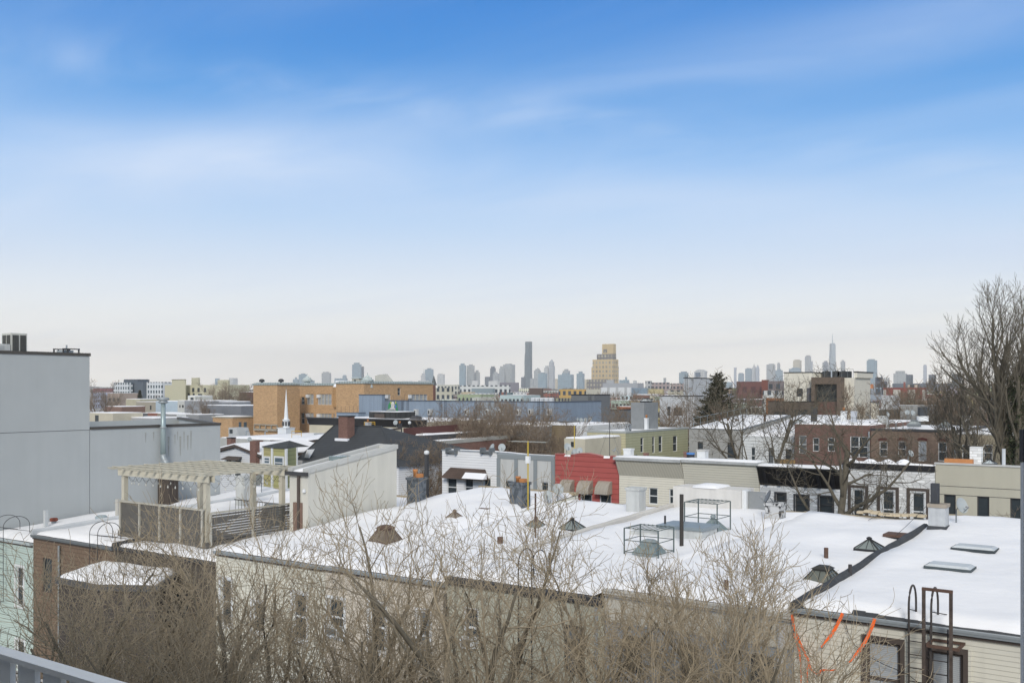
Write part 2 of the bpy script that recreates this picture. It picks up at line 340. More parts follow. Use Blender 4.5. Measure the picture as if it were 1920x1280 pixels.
def building(name, label, px0, px1, pyt, Y, D=None, pxs=None, m=None, wins=(), swins=(), z0=0.0, roof='snow', cat='house', group=None, cop=None, coph=0.12, smat=None, rise=0.0, par=0.35, ztop=None, rev=0.14, extra=None, X=None):
    """front face on the plane y=Y between photo columns px0..px1, top at photo row pyt; side face (towards +x) seen to column pxs"""
    a = PY(px0, pyt, Y); c = PY(px1, pyt, Y); x0, x1 = (a.x, c.x) if X is None else X
    zt = ztop if ztop is not None else PY((px0+px1)/2, pyt, Y).z
    if D is None: D = (PX(pxs, 0, x1).y - Y) if pxs else 14.0
    t = thing(name, label, cat, (x0, Y, z0), group)
    m = m or WHITE; zf = (lambda x, y: zt + rise*(y-Y)/D)
    b = MB()
    def conv(ws, fn):
        o = []
        for wd in ws:
            p0 = fn(wd[0], wd[1]); p1 = fn(wd[2], wd[3]); pm = fn((wd[0]+wd[2])/2, wd[1]); pn = fn((wd[0]+wd[2])/2, wd[3])
            o.append((p0, p1, pn.z, pm.z))
        return o
    hy = [(p.x, q.x, zb, ztt) for p, q, zb, ztt in conv(wins, lambda u, v: PY(u, v, Y))]
    hx = [(p.y, q.y, zb, ztt) for p, q, zb, ztt in conv(swins, lambda u, v: PX(u, v, x1))]
    h1 = wallplane(b, 'y', Y, x0, x1, z0, zt, hy, 1, rev)
    sb = b if smat is None else MB()
    top = (lambda u: zf(0, u)) if rise else None
    h2 = wallplane(sb, 'x', x1, Y, Y+D, z0, zt, hx, -1, rev, ztop=top)
    zb_ = zt+rise
    b.add([(x0, Y, z0), (x0, Y+D, z0), (x0, Y+D, zb_), (x0, Y, zt)], [(0, 1, 2, 3)])
    b.add([(x0, Y+D, z0), (x1, Y+D, z0), (x1, Y+D, zb_), (x0, Y+D, zb_)], [(0, 1, 2, 3)])
    b.build('wall', m, t)
    if smat is not None: sb.build('side_wall', smat, t)
    for h, wd in zip(h1, wins): window(t, 'y', Y, h, 1, rev, wd[4] if len(wd) > 4 else 'w')
    for h, wd in zip(h2, swins): window(t, 'x', x1, h, -1, rev, wd[4] if len(wd) > 4 else 'w')
    rb = MB(); ins = 0.0
    rb.add([(x0, Y, zt-.03), (x1, Y, zt-.03), (x1, Y+D, zb_-.03), (x0, Y+D, zb_-.03)], [(0, 1, 2, 3)])
    rb.build('roof', TAR, t)
    if cop is not None:
        k = MB(); e = 0.06
        k.add([(x0-e,Y-e,zt+.004),(x1+e,Y-e,zt+.004),(x1+e,Y+.25,zt+.004),(x0-e,Y+.25,zt+.004),(x0-e,Y-e,zt+coph),(x1+e,Y-e,zt+coph),(x1+e,Y+.25,zt+coph),(x0-e,Y+.25,zt+coph)],
              [(0,3,2,1),(4,5,6,7),(0,1,5,4),(1,2,6,5),(2,3,7,6),(3,0,4,7)])
        k.add([(x1-.22,Y+.25,zt+.004),(x1+e,Y+.25,zt+.004),(x1+e,Y+D,zb_+.004),(x1-.22,Y+D,zb_+.004),(x1-.22,Y+.25,zt+coph-.005),(x1+e,Y+.25,zt+coph-.005),(x1+e,Y+D,zb_+coph-.005),(x1-.22,Y+D,zb_+coph-.005)],
              [(0,3,2,1),(4,5,6,7),(0,1,5,4),(1,2,6,5),(2,3,7,6),(3,0,4,7)])
        k.build('coping', cop, t)
    if roof == 'snow':
        e = 0.22 if cop is not None else 0.05
        sb2 = snowsheet(x0+.05, x1-e, Y+e, Y+D-.1, lambda x, y: zf(x, y)-.02, th=0.2, amp=0.1, step=max(0.9, D/14), seed=random.random()*9)
        sb2.build('roof_snow', SNOW, t, smooth=True)
    return t, x0, x1, zt, D
random.seed(11)

# ================================================================== THE NEAR ROW (rear walls on y = 26.6)
YE, YF = 26.6, 45.0
UN = [  # name, x0, x1, z eave, z front, wall material
 ('mint', -53.7, -48.75, 6.7, 7.7), ('brown', -48.75, -41.6, 7.15, 7.9), ('deck', -41.6, -34.3, 7.2, 7.9), ('ivory', -34.3, -27.75, 7.72, 8.85),
 ('beige', -27.75, -21.75, 7.75, 8.42), ('khaki', -21.75, -15.45, 8.02, 8.68), ('grey', -15.45, -9.45, 8.33, 8.72), ('vinyl', -9.45, -3.3, 8.5, 9.05)]
def roofz(x, y):
    for n, a, c, ze, zf in UN:
        if a <= x <= c and YE-.3 <= y <= YF+.3: return ze + (zf-ze)*(y-YE)/(YF-YE)
    return -1
def onroof(px, py, snow=0.12):
    d = 22.0
    while d < 75:
        p = PD(px, py, d); z = roofz(p.x, p.y)
        if z > 0 and p.z <= z + snow: return Vector((p.x, p.y, z + snow - 0.03))
        d += 0.03
    return PY(px, py, YF)
def rear_wins(ws): return ws
near = {}
def near_unit(key, label, m, wins, cat='house', gutter=GALV, gh=0.10, fascia=BROWNM, amp=0.10, grp='rowhouses with snowy flat roofs'):
    n, x0, x1, ze, zf = next(u for u in UN if u[0] == key)
    t = thing('rowhouse', label, cat, (x0, YE, 0), grp)
    holes = []
    for wd in wins:
        p, q = PY(wd[0], wd[1], YE), PY(wd[2], wd[3], YE); zm = PY((wd[0]+wd[2])/2, wd[1], YE).z; zn = PY((wd[0]+wd[2])/2, wd[3], YE).z
        holes.append((p.x, q.x, zn, min(zm, ze-.4)))
    b = MB(); hs = wallplane(b, 'y', YE, x0+.01, x1-.01, 0, ze, holes, 1, 0.12)
    top = lambda u: ze + (zf-ze)*(u-YE)/(YF-YE)
    wallplane(b, 'x', x1-.01, YE, YF, 0, ze, [], -1, ztop=top); wallplane(b, 'x', x0+.01, YE, YF, 0, ze, [], 1, ztop=top)
    b.add([(x0+.01, YF, 0), (x1-.01, YF, 0), (x1-.01, YF, zf), (x0+.01, YF, zf)], [(0, 1, 2, 3)])
    b.build('wall', m, t)
    for h, wd in zip(hs, wins): window(t, 'y', YE, h, 1, 0.12, wd[4])
    rb = MB().add([(x0, YE, ze-.02), (x1, YE, ze-.02), (x1, YF, zf-.02), (x0, YF, zf-.02)], [(0, 1, 2, 3)]); rb.build('roof', TAR, t)
    g = MB(); g.box(x0+.03, x1-.03, YE-.16, YE-.005, ze-gh, ze+.015); g.box(x0+.03, x1-.03, YE-.19, YE-.162, ze-.035, ze+.03); g.build('gutter', gutter, t)
    g = MB(); g.box(x0+.03, x1-.03, YE-.07, YE-.006, ze-gh-.09, ze-gh-.003); g.build('fascia', fascia, t)
    g = MB(); g.add([(x0, YF-.22, zf), (x1, YF-.22, zf), (x1, YF+.04, zf), (x0, YF+.04, zf), (x0, YF-.22, zf+.16), (x1, YF-.22, zf+.16), (x1, YF+.04, zf+.16), (x0, YF+.04, zf+.16)],
              [(0,3,2,1),(4,5,6,7),(0,1,5,4),(1,2,6,5),(2,3,7,6),(3,0,4,7)]); g.build('front_cornice', mat((0.34, 0.28, 0.19), rough=.9), t)
    s = snowsheet(x0+.1, x1-.12 if key in ('beige', 'grey', 'brown', 'mint', 'vinyl', 'deck') else x1+.3, YE+.12, YF+.05, lambda x, y: roofz(x, min(y, YF)), th=0.2, amp=amp*2.2, step=0.42, seed=x0)
    s.build('roof_snow', SNOW, t, smooth=True)
    near[key] = t; return t, x0, x1, ze, zf
VINYL = mat((0.64, 0.615, 0.52), 'siding', sp=0.125, rough=0.55, var=0.05, vs=0.8, streak=0.12)
t, *_ = near_unit('vinyl', 'rowhouse in pale beige vinyl siding with two dark framed windows, rightmost', VINYL,
    [(1624, 1203, 1688, 1345, 'rbc'), (1743, 1222, 1806, 1360, 'rbc')], amp=0.07)
# heavier dark casings, as on the photo's two windows
for (a, b_, c, d) in ((1624, 1203, 1688, 1345), (1743, 1222, 1806, 1360)):
    p, q = PY(a, b_, YE), PY(c, d, YE); zt = PY((a+c)/2, b_, YE).z; k = MB()
    k.box(p.x-.12, p.x-.003, YE-.05, YE+.04, zt-2.3, zt+.14); k.box(q.x+.003, q.x+.12, YE-.05, YE+.04, zt-2.3, zt+.14); k.box(p.x-.003, q.x+.003, YE-.05, YE+.04, zt+.002, zt+.14)
    k.build('window_casing', BROWNM, t)
    k = MB(); k.box(q.x+.121, q.x+.19, YE-.045, YE-.004, zt-2.3, zt+.16); k.build('window_trim', VINYL, t)
near_unit('grey', 'rowhouse with smooth blue grey rear wall under a beige board', mat((0.28, 0.305, 0.325), rough=.85, var=.06, streak=.15),
    [(1170, 1192, 1203, 1262, 'dn'), (1276, 1207, 1311, 1300, 'd'), (1407, 1228, 1451, 1330, 'd')], gutter=mat((0.5, 0.48, 0.43), rough=.6, var=.06), fascia=mat((0.42, 0.39, 0.34)), gh=0.12)
g = MB().box(-15.4, -9.5, YE-.05, YE-.004, 7.35, 8.04); g.build('fascia_board', mat((0.50, 0.47, 0.40), rough=.8, var=.06, streak=.15), near['grey'])
near_unit('khaki', 'rowhouse with a plain khaki stucco rear wall and dark gutter, behind the densest trees', mat((0.46, 0.45, 0.36), rough=.9, var=.05, streak=.12),
    [(868, 1138, 897, 1215, 'wa'), (1057, 1172, 1096, 1262, 'dc')], gutter=DARK, fascia=DARK, gh=0.18)
near_unit('beige', 'rowhouse in warm beige siding with white window frames, left of the khaki one', mat((0.58, 0.52, 0.43), 'siding', sp=0.13, rough=.6, var=.05),
    [(615, 1122, 645, 1192, 'woa'), (693, 1130, 722, 1222, 'wo'), (783, 1145, 806, 1240, 'woc')])
near_unit('ivory', 'rowhouse in cream siding with white window frames, next to the one carrying the roof deck', mat((0.66, 0.64, 0.54), 'siding', sp=0.13, rough=.6, var=.05),
    [(414, 1085, 434, 1172, 'wo'), (473, 1128, 494, 1186, 'wo'), (549, 1112, 575, 1200, 'wo')])
near_unit('deck', 'rowhouse with dark weathered siding that carries the roof deck and pergola', mat((0.10, 0.085, 0.068), 'siding', sp=0.16, rough=.8, var=.15),
    [(262, 1100, 285, 1170, 'd'), (330, 1110, 352, 1180, 'd')], gutter=DARK)
near_unit('brown', 'rowhouse in brown wood shingles with a black gutter, right of the mint green house', mat((0.19, 0.135, 0.095), 'shingle', sp=0.2, rough=.9, var=.12),
    [(80, 1046, 97, 1110, 'd')], gutter=STEEL)
near_unit('mint', 'rowhouse in pale mint green siding at the left edge below the grey building', mat((0.48, 0.57, 0.52), 'siding', sp=0.12, rough=.6, var=.05),
    [(30, 1062, 44, 1135, 'wo'), (30, 1200, 46, 1260, 'wo')], gutter=mat((0.45, 0.5, 0.5)))

# parapets between the roofs belong to the house they cap
def parapet(key, x, wd, h, m, y0=YE-.1, y1=YF-.4, seg=26, dz=0.0, nm='party_parapet'):
    b = MB(); pts = []
    for i in range(seg+1):
        y = y0 + (y1-y0)*i/seg; z = max(roofz(x-.3, max(y, YE)), roofz(x+.3, max(y, YE)))
        jj = noise.noise(Vector((x, y*1.1, 3)))*.04
        pts.append((x+jj, y, z+h+dz+noise.noise(Vector((x, y*.8, 0)))*.04))
    for i, (a, y, z) in enumerate(pts):
        b.v += [(a-wd*.62, y, z-h-.05), (a-wd/2, y, z-.05), (a-wd*.2, y, z+.02), (a+wd*.2, y, z+.02), (a+wd/2, y, z-.05), (a+wd*.62, y, z-h-.05)]
    for i in range(seg):
        for k in range(5): o = i*6+k; b.f.append((o, o+1, o+7, o+6))
    b.f.append((0, 1, 2, 3, 4, 5)); b.build(nm, m, near[key])
ROLL = mat((0.055, 0.058, 0.062), rough=.8, var=.35, vs=2.2)
parapet('vinyl', -9.4, 0.27, 0.2, ROLL, y1=41.5)
parapet('beige', -21.75, 0.22, 0.27, mat((0.52, 0.50, 0.46), rough=.9, var=.15), y0=YE+4)
parapet('deck', -41.6, 0.25, 0.2, ROLL)
parapet('brown', -48.75, 0.2, 0.26, mat((0.5, 0.52, 0.53), rough=.8, var=.2))
# wet tar edge showing along the eave of the right-hand house
b = MB()
for i in range(15):
    x = -7.9+i*.33; wdt = .16+.3*min(1, i/7)+random.random()*.08
    b.add([(x, YE+.0, 8.503), (x+.335, YE+.0, 8.503), (x+.335, YE+wdt, 8.62), (x, YE+wdt, 8.62)], [(0, 1, 2, 3)])
b.build('tar_edge', ROLL, near['vinyl'])
# down pipes
for key, px, m in (('grey', 1467, mat((0.42, 0.41, 0.39))), ('khaki', 1121, GALV), ('beige', 838, DARK), ('brown', 114, GALV)):
    p = PY(px, 1100, YE); n, x0, x1, ze, zf = next(u for u in UN if u[0] == key)
    b = MB().tube([(p.x, YE-.1, ze-.3), (p.x, YE-.1, 1.5)], 0.055 if key != 'grey' else .11, 8); b.build('downpipe', m, near[key])

# ------------------------------------------------------------------ rooftop things
def footed(p): return (p.x, p.y, p.z)
def chimney(label, px0, px1, pyb, pyt, m, cap=None, pots=(), snow=False, squat=1.0, group='chimneys on the near row', on=None, sink=1.4):
    p = on or onroof((px0+px1)/2, pyb); s = mpp(p); wd = (px1-px0)*s/1.3; h = (pyb-pyt)*s
    c = Vector((p.x, p.y+wd*.4, p.z)); t = thing('chimney', label, 'chimney', (c.x, c.y, c.z), group)
    a, bdp = wd, wd*squat
    b = MB(); b.frus((c.x, c.y, c.z-sink), a, bdp, h+sink-.16, a*(1-.02), bdp*(1-.02)); b.build('stack', m, t)
    b = MB(); b.frus((c.x, c.y, c.z+h-.158), a*1.1, bdp*1.1, .13, a*1.13, bdp*1.13); b.build('cap', cap or m, t)
    for kindp, fx, hh in pots:
        q = (c.x+a*fx, c.y, c.z+h-.03)
        if kindp == 'pot': MB().lathe(q, [(.11, 0), (.12, hh*.7), (.14, hh*.75), (.14, hh), (.1, hh)], 12).build('chimney_pot', TERRA, t, True)
        elif kindp == 'flue': MB().box(q[0]-.14, q[0]+.14, q[1]-.14, q[1]+.14, q[2], q[2]+hh).build('flue', mat((0.06, .065, .072), 'vsiding', sp=.05), t)
        elif kindp == 'slab': MB().cbox(q, .28, .28, hh).build('chimney_pot', TERRA, t)
    return t, c, a, h
BLUEG = mat((0.13, 0.145, 0.16), 'peel', col2=(0.07, 0.08, 0.09), rough=.8)
chimney('dark blue grey chimney with an orange terracotta pot, beside the tall thin dark pole', 757, 791, 941, 893, BLUEG, pots=(('pot', -.1, .42), ('slab', .3, .2)))
chimney('peeling blue grey chimney with two orange clay pots, beside the yellow mast', 950, 987, 950, 902, BLUEG, pots=(('pot', -.15, .28), ('slab', .25, .18)))
chimney('white rendered chimney flaring at the top, before the cream facade', 1169, 1205, 962, 912, DIRTYW, snow=True)
chimney('peeling black and white chimney carrying a dish, in the middle of the snow roof', 1430, 1469, 979, 940, mat((0.50, 0.50, 0.49), 'peel', col2=(0.06, .06, .06), vs=2), cap=mat((0.5, 0.5, 0.49), 'peel', col2=(.06, .06, .06), vs=2.1))
tR, cR, aR, hR = chimney('white rendered chimney with a black square flue on the dark party wall', 1737, 1777, 995, 942, mat((0.50, 0.515, 0.52), rough=.9, var=.14, vs=2.5, streak=.3), cap=mat((0.36, 0.31, 0.25), rough=.9, var=.2), pots=(('flue', -.2, .78),))
MB().frus((cR.x, cR.y, cR.z-.1), aR*1.25, aR*1.3, .32, aR*1.05, aR*1.05).build('flashing', ROLL, tR)
p = PY(452, 892, 36); chimney('white rendered chimney behind the pergola', 436, 469, 948, 890, DIRTYW, on=onroof(452, 948))

def pipe(name, label, px, pyb, pyt, wpx, m, on=None, cap=False, cat='pipe', group='vent pipes on the near roofs'):
    p = on or onroof(px, pyb); s = mpp(p); t = MB().tube([(p.x, p.y, p.z-.15), (p.x, p.y, p.z+(pyb-pyt)*s)], wpx*s/2, 10)
    o = t.build(name, m, None, False); o.location = (0, 0, 0)
    tag(o, label, cat, group)
    return o
pipe('vent_pipe', 'tall square black flue pipe standing at the end of the grey roof hatch', 1278, 1026, 925, 7.5, mat((0.05, .045, .04), rough=.7, var=.2))
pipe('vent_pipe', 'thin dark pipe left of the tall black flue', 1247, 1008, 965, 4, DARK)
pipe('vent_pipe', 'short rusty vent pipe right of the bare tree, above the dark domed skylight', 1549, 1050, 1025, 8, RUST)
pipe('vent_pipe', 'short dark vent pipe touching the dark party wall', 1594, 1076, 1056, 7, mat((.06, .055, .055)))
pipe('vent_pipe', 'lone short rusty vent pipe low on the grey house roof behind twigs', 1362, 1108, 1085, 8, RUST)
pipe('vent_pipe', 'dark pipe near the eave of the khaki house', 1031, 1080, 1034, 6, mat((.07, .055, .045)))
pipe('vent_pipe', 'thin brown pole standing beside the wooden skylight', 1004, 1012, 923, 3.5, mat((.09, .06, .05)))
pipe('vent_pipe', 'stubby orange brown vent in the snow of the beige house roof', 938, 1018, 1005, 12, RUST)
def lamp_pole():
    p = onroof(800, 934); p = PY(800, 934, 46.5); s = mpp(p); t = thing('utility_pole', 'dark square pole with a small white lamp on top, rising behind the snow crest', 'pole', (p.x, p.y, 0))
    MB().box(p.x-.1, p.x+.1, p.y-.1, p.y+.1, 0, p.z+(934-852)*s).build('post', DARK, t)
    MB().lathe((p.x, p.y, p.z+(934-852)*s), [(.1, 0), (.17, .08), (.15, .22), (.03, .27)], 10).build('lamp', WHITE, t, True)
lamp_pole()
def mast(label, px, pyb, pyt, on, top=True, m=mat((0.47, 0.34, 0.05), rough=.6), box=True):
    p = on; s = mpp(p); h = (pyb-pyt)*s; t = thing('antenna_mast', label, 'antenna', (p.x, p.y, p.z))
    MB().tube([(p.x, p.y, p.z-.1), (p.x, p.y, p.z+h)], 0.035, 8).build('pole', m, t)
    if top:
        b = MB(); b.tube([(p.x-1.0, p.y, p.z+h-.05), (p.x+1.0, p.y+.1, p.z+h-.05)], .018, 5)
        for k in range(-5, 6): b.tube([(p.x+k*.19, p.y-.35, p.z+h-.03), (p.x+k*.19, p.y+.35, p.z+h-.03)], .009, 4)
        b.build('aerial', mat((.4, .4, .36), metal=.4), t)
    if box: MB().box(p.x-.1, p.x+.1, p.y-.08, p.y+.08, p.z+h-1.1, p.z+h-.75).build('junction_box', WHITE, t)
mast('tall yellow antenna mast with a flat aerial, beside the peeling chimney', 990, 955, 830, onroof(990, 955))
def dish(label, px, py, rpx, p=None, az=0.0, tilt=0.5, m=None, pole=0.8, roof=True, group='satellite dishes'):
    """px,py: centre of the dish; p: world point of the centre"""
    s = mpp(p); r = rpx*s; t = thing('satellite_dish', label, 'satellite dish', (p.x, p.y, p.z), group)
    m = m or mat((0.36, 0.39, 0.39), rough=.5, var=.08)
    d = Vector((sin(az)*cos(tilt), -cos(az)*cos(tilt), sin(tilt))); a = d.cross(Vector((0, 0, 1))).normalized(); bb = a.cross(d)
    b = MB(); nr, nk = 5, 18; o = []
    for side in (0, 1):
        for i in range(nr+1):
            rr = r*i/nr
            for k in range(nk):
                q = 2*pi*k/nk; v = p + (a*cos(q)+bb*sin(q)*1.08)*rr + d*((rr*rr)/(r*3.4) - side*.018*(1 if i < nr else .6)); b.v.append(tuple(v))
    for side in (0, 1):
        o = side*(nr+1)*nk
        for i in range(nr):
            for k in range(nk):
                k2 = (k+1) % nk; b.f.append((o+i*nk+k, o+i*nk+k2, o+(i+1)*nk+k2, o+(i+1)*nk+k))
    b.build('reflector', m, t, True)
    tip = p + d*r*1.25 - bb*r*.5
    b = MB(); b.tube([p-bb*r*.95+d*.08*r, tip], .018, 5); b.build('arm', STEEL, t)
    MB().tube([tip-d*.02, tip+(p-tip).normalized()*.14], .04, 7).build('receiver', mat((.3, .3, .3)), t)
    b = MB(); q = p-d*.06; b.tube([q, q-d*.16-Vector((0, 0, .1)), Vector((q.x, q.y, q.z-.12))-d*.16-Vector((0, 0, pole))], .028, 6); b.build('mount', STEEL, t)
    return t
def dish_at(label, px, py, rpx, base, dz=None, **k):
    """base: point the dish stands on; the centre is put above it at photo row py"""
    s = mpp(base); # vertical photo offset
    r = ray(px, py); d = depth(base); c = Vector((base.x, base.y, H+r[2]*d)); return dish(label, px, py, rpx, p=c, pole=max(.3, c.z-base.z), **k)
dish_at('grey dish seen edge-on, right of the white chimney with the black flue', 1798, 948, 14, onroof(1801, 988), az=1.05, tilt=.35)
dish_at('dark grey dish fixed on the peeling black and white chimney', 1438, 932, 12.5, Vector(onroof(1440, 978))+Vector((0, .1, .9)), az=-1.0, tilt=.45, m=mat((.16, .17, .18), rough=.5))
dish_at('pale dish left of the pair by the red facade', 1024, 929, 9, onroof(1027, 948), az=.5, tilt=.5)
dish_at('larger dish on a strutted mount before the red awnings', 1042, 918, 11, onroof(1046, 944), az=.7, tilt=.6)
dish_at('round dark grey dish behind the pergola post', 486, 900, 10, onroof(486, 925), az=.1, tilt=.3, m=mat((.17, .18, .17), rough=.5))

def skylight(label, px0, px1, pyb, pyt, style, on=None, group='skylights in the snow', fm=None, gm=None, ridge=.0, flare=1.39):
    p = on or onroof((px0+px1)/2, pyb); s = mpp(p); a = (px1-px0)*s/flare; h = (pyb-pyt)*s*0.8; fm = fm or DARK; gm = gm or SKG
    c = Vector((p.x, p.y+a*.45, p.z)); t = thing('skylight', label, 'skylight', (c.x, c.y, c.z), group)
    if style == 'pyr' or style == 'hip':
        MB().box(c.x-a/2, c.x+a/2, c.y-a/2, c.y+a/2, c.z-.25, c.z+h*.16).build('curb', fm, t)
        z0, z1 = c.z+h*.162, c.z+h*.85; k = .12 if style == 'pyr' else .5
        MB().frus((c.x, c.y, z0), a*.96, a*.96, z1-z0, a*.96*k, a*.96*k).build('glazing', gm, t)
        b = MB()
        for i in (-1, 1):
            for j in (-1, 1): b.tube([(c.x+i*a*.48, c.y+j*a*.48, z0+.01), (c.x+i*a*.48*k, c.y+j*a*.48*k, z1+.01)], .022*a, 4)
            for q in (-.33, 0, .33):
                b.tube([(c.x+i*a*.48, c.y+q*a, z0+.01), (c.x+i*a*.48*k, c.y+q*a*k, z1+.01)], .012*a, 4); b.tube([(c.x+q*a, c.y+i*a*.48, z0+.01), (c.x+q*a*k, c.y+i*a*.48*k, z1+.01)], .012*a, 4)
        b.build('glazing_bars', fm, t)
        b = MB()
        if style == 'pyr': b.lathe((c.x, c.y, z1), [(a*.09, 0), (a*.09, h*.1), (a*.13, h*.1), (a*.1, h*.2), (.02, h*.28)], 8)
        else: b.frus((c.x, c.y, z1+.003), a*.5, a*.5, h*.12, a*.52, a*.52); b.frus((c.x, c.y, z1+h*.12+.006), a*.6, a*.6, h*.2, a*.3, a*.3)
        b.build('vent_cap', fm, t)
    elif style == 'flat':
        a2 = a; dy = a*.62
        MB().box(c.x-a2/2, c.x+a2/2, c.y-dy/2, c.y+dy/2, c.z-.2, c.z+.16).build('curb', fm, t)
        b = MB(); b.frus((c.x, c.y, c.z+.162), a2*.97, dy*.95, .07, a2*.8, dy*.75); b.build('dome', SNOWG, t)
    elif style == 'hatch':
        MB().box(c.x-a/2, c.x+a/2, c.y-a/2, c.y+a/2, c.z-.2, c.z+h*.6).build('curb', fm, t)
        MB().box(c.x-a*.53, c.x+a*.53, c.y-a*.53, c.y+a*.53, c.z+h*.6+.003, c.z+h*.6+.1).build('lid', gm, t)
    return t, c, a
WOODB = mat((0.115, 0.075, 0.055), rough=.85, var=.3, vs=4)
skylight('large brownish hipped skylight half hidden by twigs on the ivory house roof', 676, 741, 1018, 983, 'hip', fm=WOODB, gm=mat((.16, .13, .10), var=.3, vs=3))
skylight('small brown vented skylight left of the peeling chimney', 820, 866, 977, 952, 'pyr', fm=WOODB, gm=mat((.25, .22, .18), var=.2, vs=3))
skylight('pyramid skylight with a reddish wooden curb beside the thin pole', 972, 1020, 991, 965, 'pyr', fm=WOODB)
skylight('black framed pyramid skylight against the pale roof parapet', 1036, 1091, 994, 967, 'pyr', fm=BLACK)
skylight('low rusted skylight in the snow near the roof crest', 894, 920, 960, 950, 'hatch', fm=WOODB, gm=RUST)
tS, cS, aS = skylight('grey glazed skylight inside the lower wire cage', 1174, 1240, 1040, 1010, 'hip', fm=mat((.27, .31, .31), rough=.5), gm=mat((.2, .25, .25), rough=.3, var=.1))
tP, cP, aP = skylight('grey glazed pyramid skylight inside the taller wire cage', 1294, 1362, 1003, 960, 'pyr', fm=mat((.27, .31, .31), rough=.5), gm=mat((.2, .25, .25), rough=.3, var=.1))
skylight('black pyramid skylight touching the dark party wall', 1592, 1656, 1031, 1004, 'pyr', fm=BLACK)
skylight('dark domed skylight with a stepped cap beside the party wall', 1492, 1576, 1093, 1060, 'hip', fm=mat((.04, .04, .036), rough=.7, var=.3), gm=mat((.13, .14, .12), rough=.3, var=.3))
skylight('flat rust brown roof hatch beside the party wall near the white chimney', 1648, 1706, 1014, 996, 'hatch', fm=BLACK, gm=RUST, flare=1.5)
skylight('flat skylight dusted with snow, the farther of the two on the right roof', 1776, 1866, 1038, 1020, 'flat', fm=mat((.05, .06, .065)), flare=1.17)
skylight('flat skylight dusted with snow, the nearer of the two on the right roof', 1724, 1822, 1074, 1054, 'flat', fm=mat((.07, .085, .09)), flare=1.17)
# the grey hatch between the cages
p = onroof(1282, 1016); s = mpp(p); tH = thing('roof_hatch', 'low white roof bulkhead with a blue grey metal lid between the two cages', 'roof hatch', (p.x, p.y, p.z))
MB().box(p.x-1.15, p.x+.75, p.y+.1, p.y+1.5, p.z-.2, p.z+.5).build('curb', DIRTYW, tH)
MB().box(p.x-1.22, p.x+.82, p.y+.02, p.y+1.58, p.z+.503, p.z+.63).build('lid', mat((.22, .26, .28), rough=.35, var=.1), tH)
MB().box(p.x-2.6, p.x-1.2, p.y+.3, p.y+1.3, p.z-.2, p.z+.22).build('step', DIRTYW, tH)
def cage(label, cx, cy, zb, a, b_, h, group='wire cages over skylights'):
    t = thing('security_cage', label, 'cage', (cx, cy, zb), group); gm = mat((.10, .125, .12), rough=.6)
    x0, x1, y0, y1 = cx-a/2, cx+a/2, cy-b_/2, cy+b_/2; k = MB()
    for x in (x0, x1):
        for y in (y0, y1): k.box(x-.02, x+.02, y-.02, y+.02, zb-.2, zb+h)
    k.build('posts', gm, t); k = MB()
    for f in (.12, .55, 1.0):
        z = zb+h*f
        for y in (y0, y1): k.tube([(x0, y, z), (x1, y, z)], .016, 4)
        for x in (x0, x1): k.tube([(x, y0, z), (x, y1, z)], .016, 4)
    k.build('rails', gm, t); k = MB(); n = int(a/.17)
    for i in range(1, n): k.tube([(x0+a*i/n, y0, zb+h+.02), (x0+a*i/n, y1, zb+h+.02)], .014, 4)
    k.build('top_bars', gm, t)
cage('lower wire cage over the grey skylight, on the left', cS.x, cS.y, cS.z, aS*1.5, aS*1.35, 1.0)
cage('taller wire cage over the pyramid skylight', cP.x-.25, cP.y, cP.z, aP*1.35, aP*1.25, 1.35)

def hoops(label, t_or, xs, y0, ztop, zb, m, reach=.75, r=.028):
    """access ladder whose two rails curl over the eave in hoops"""
    t = thing('roof_ladder', label, 'ladder', (xs[0], y0, zb), 'ladders hooked over the eaves')
    for x in xs:
        pts = [(x, y0-.22, zb)]
        n = 12; pts.append((x, y0-.22, ztop-.5))
        for i in range(n+1):
            q = pi*i/n; pts.append((x, y0-.22+reach/2-cos(q)*reach/2, ztop-.5+sin(q)*.5))
        pts.append((x, y0-.22+reach, t_or))
        MB().tube(pts, r, 6).build('rail', m, t)
        MB().tube([(x, y0-.2, ztop-.55), (x-.05 if x == xs[0] else x+.3, y0+reach+.3, t_or)], .013, 4).build('brace', m, t)
    k = MB(); z = zb
    while z < ztop-1.0: k.tube([(xs[0], y0-.22, z), (xs[1], y0-.22, z)], .014, 5); z += .34
    k.build('rungs', m, t)
LAD = mat((.06, .052, .048), rough=.7, var=.3)
xa, xb = PY(1704, 1150, YE-.22).x, PY(1746, 1150, YE-.22).x
hoops('rusty access ladder curling over the eave of the vinyl house, left of the steel frame', 8.6, (xa, xb), YE, 9.45, 3.0, LAD)
xa, xb = PY(979, 1100, YE).x, PY(1004, 1100, YE).x
hoops('black access ladder curling over the eave of the khaki house behind twigs', 8.2, (xa, xb), YE, 9.25, 3.0, BLACK, reach=.9, r=.021)
xa, xb = PY(176, 1010, YE).x, PY(191, 1010, YE).x
hoops('thin ladder curling over the gutter of the brown shingle house', 7.3, (xa, xb), YE, 8.2, 3.5, DARK, reach=1.2, r=.017)
xa, xb = PY(-4, 1000, YE).x, PY(14, 1000, YE).x
hoops('thin ladder curling over the eave of the mint green house', 6.9, (xa, xb), YE, 7.85, 3.5, DARK, reach=1.4, r=.017)
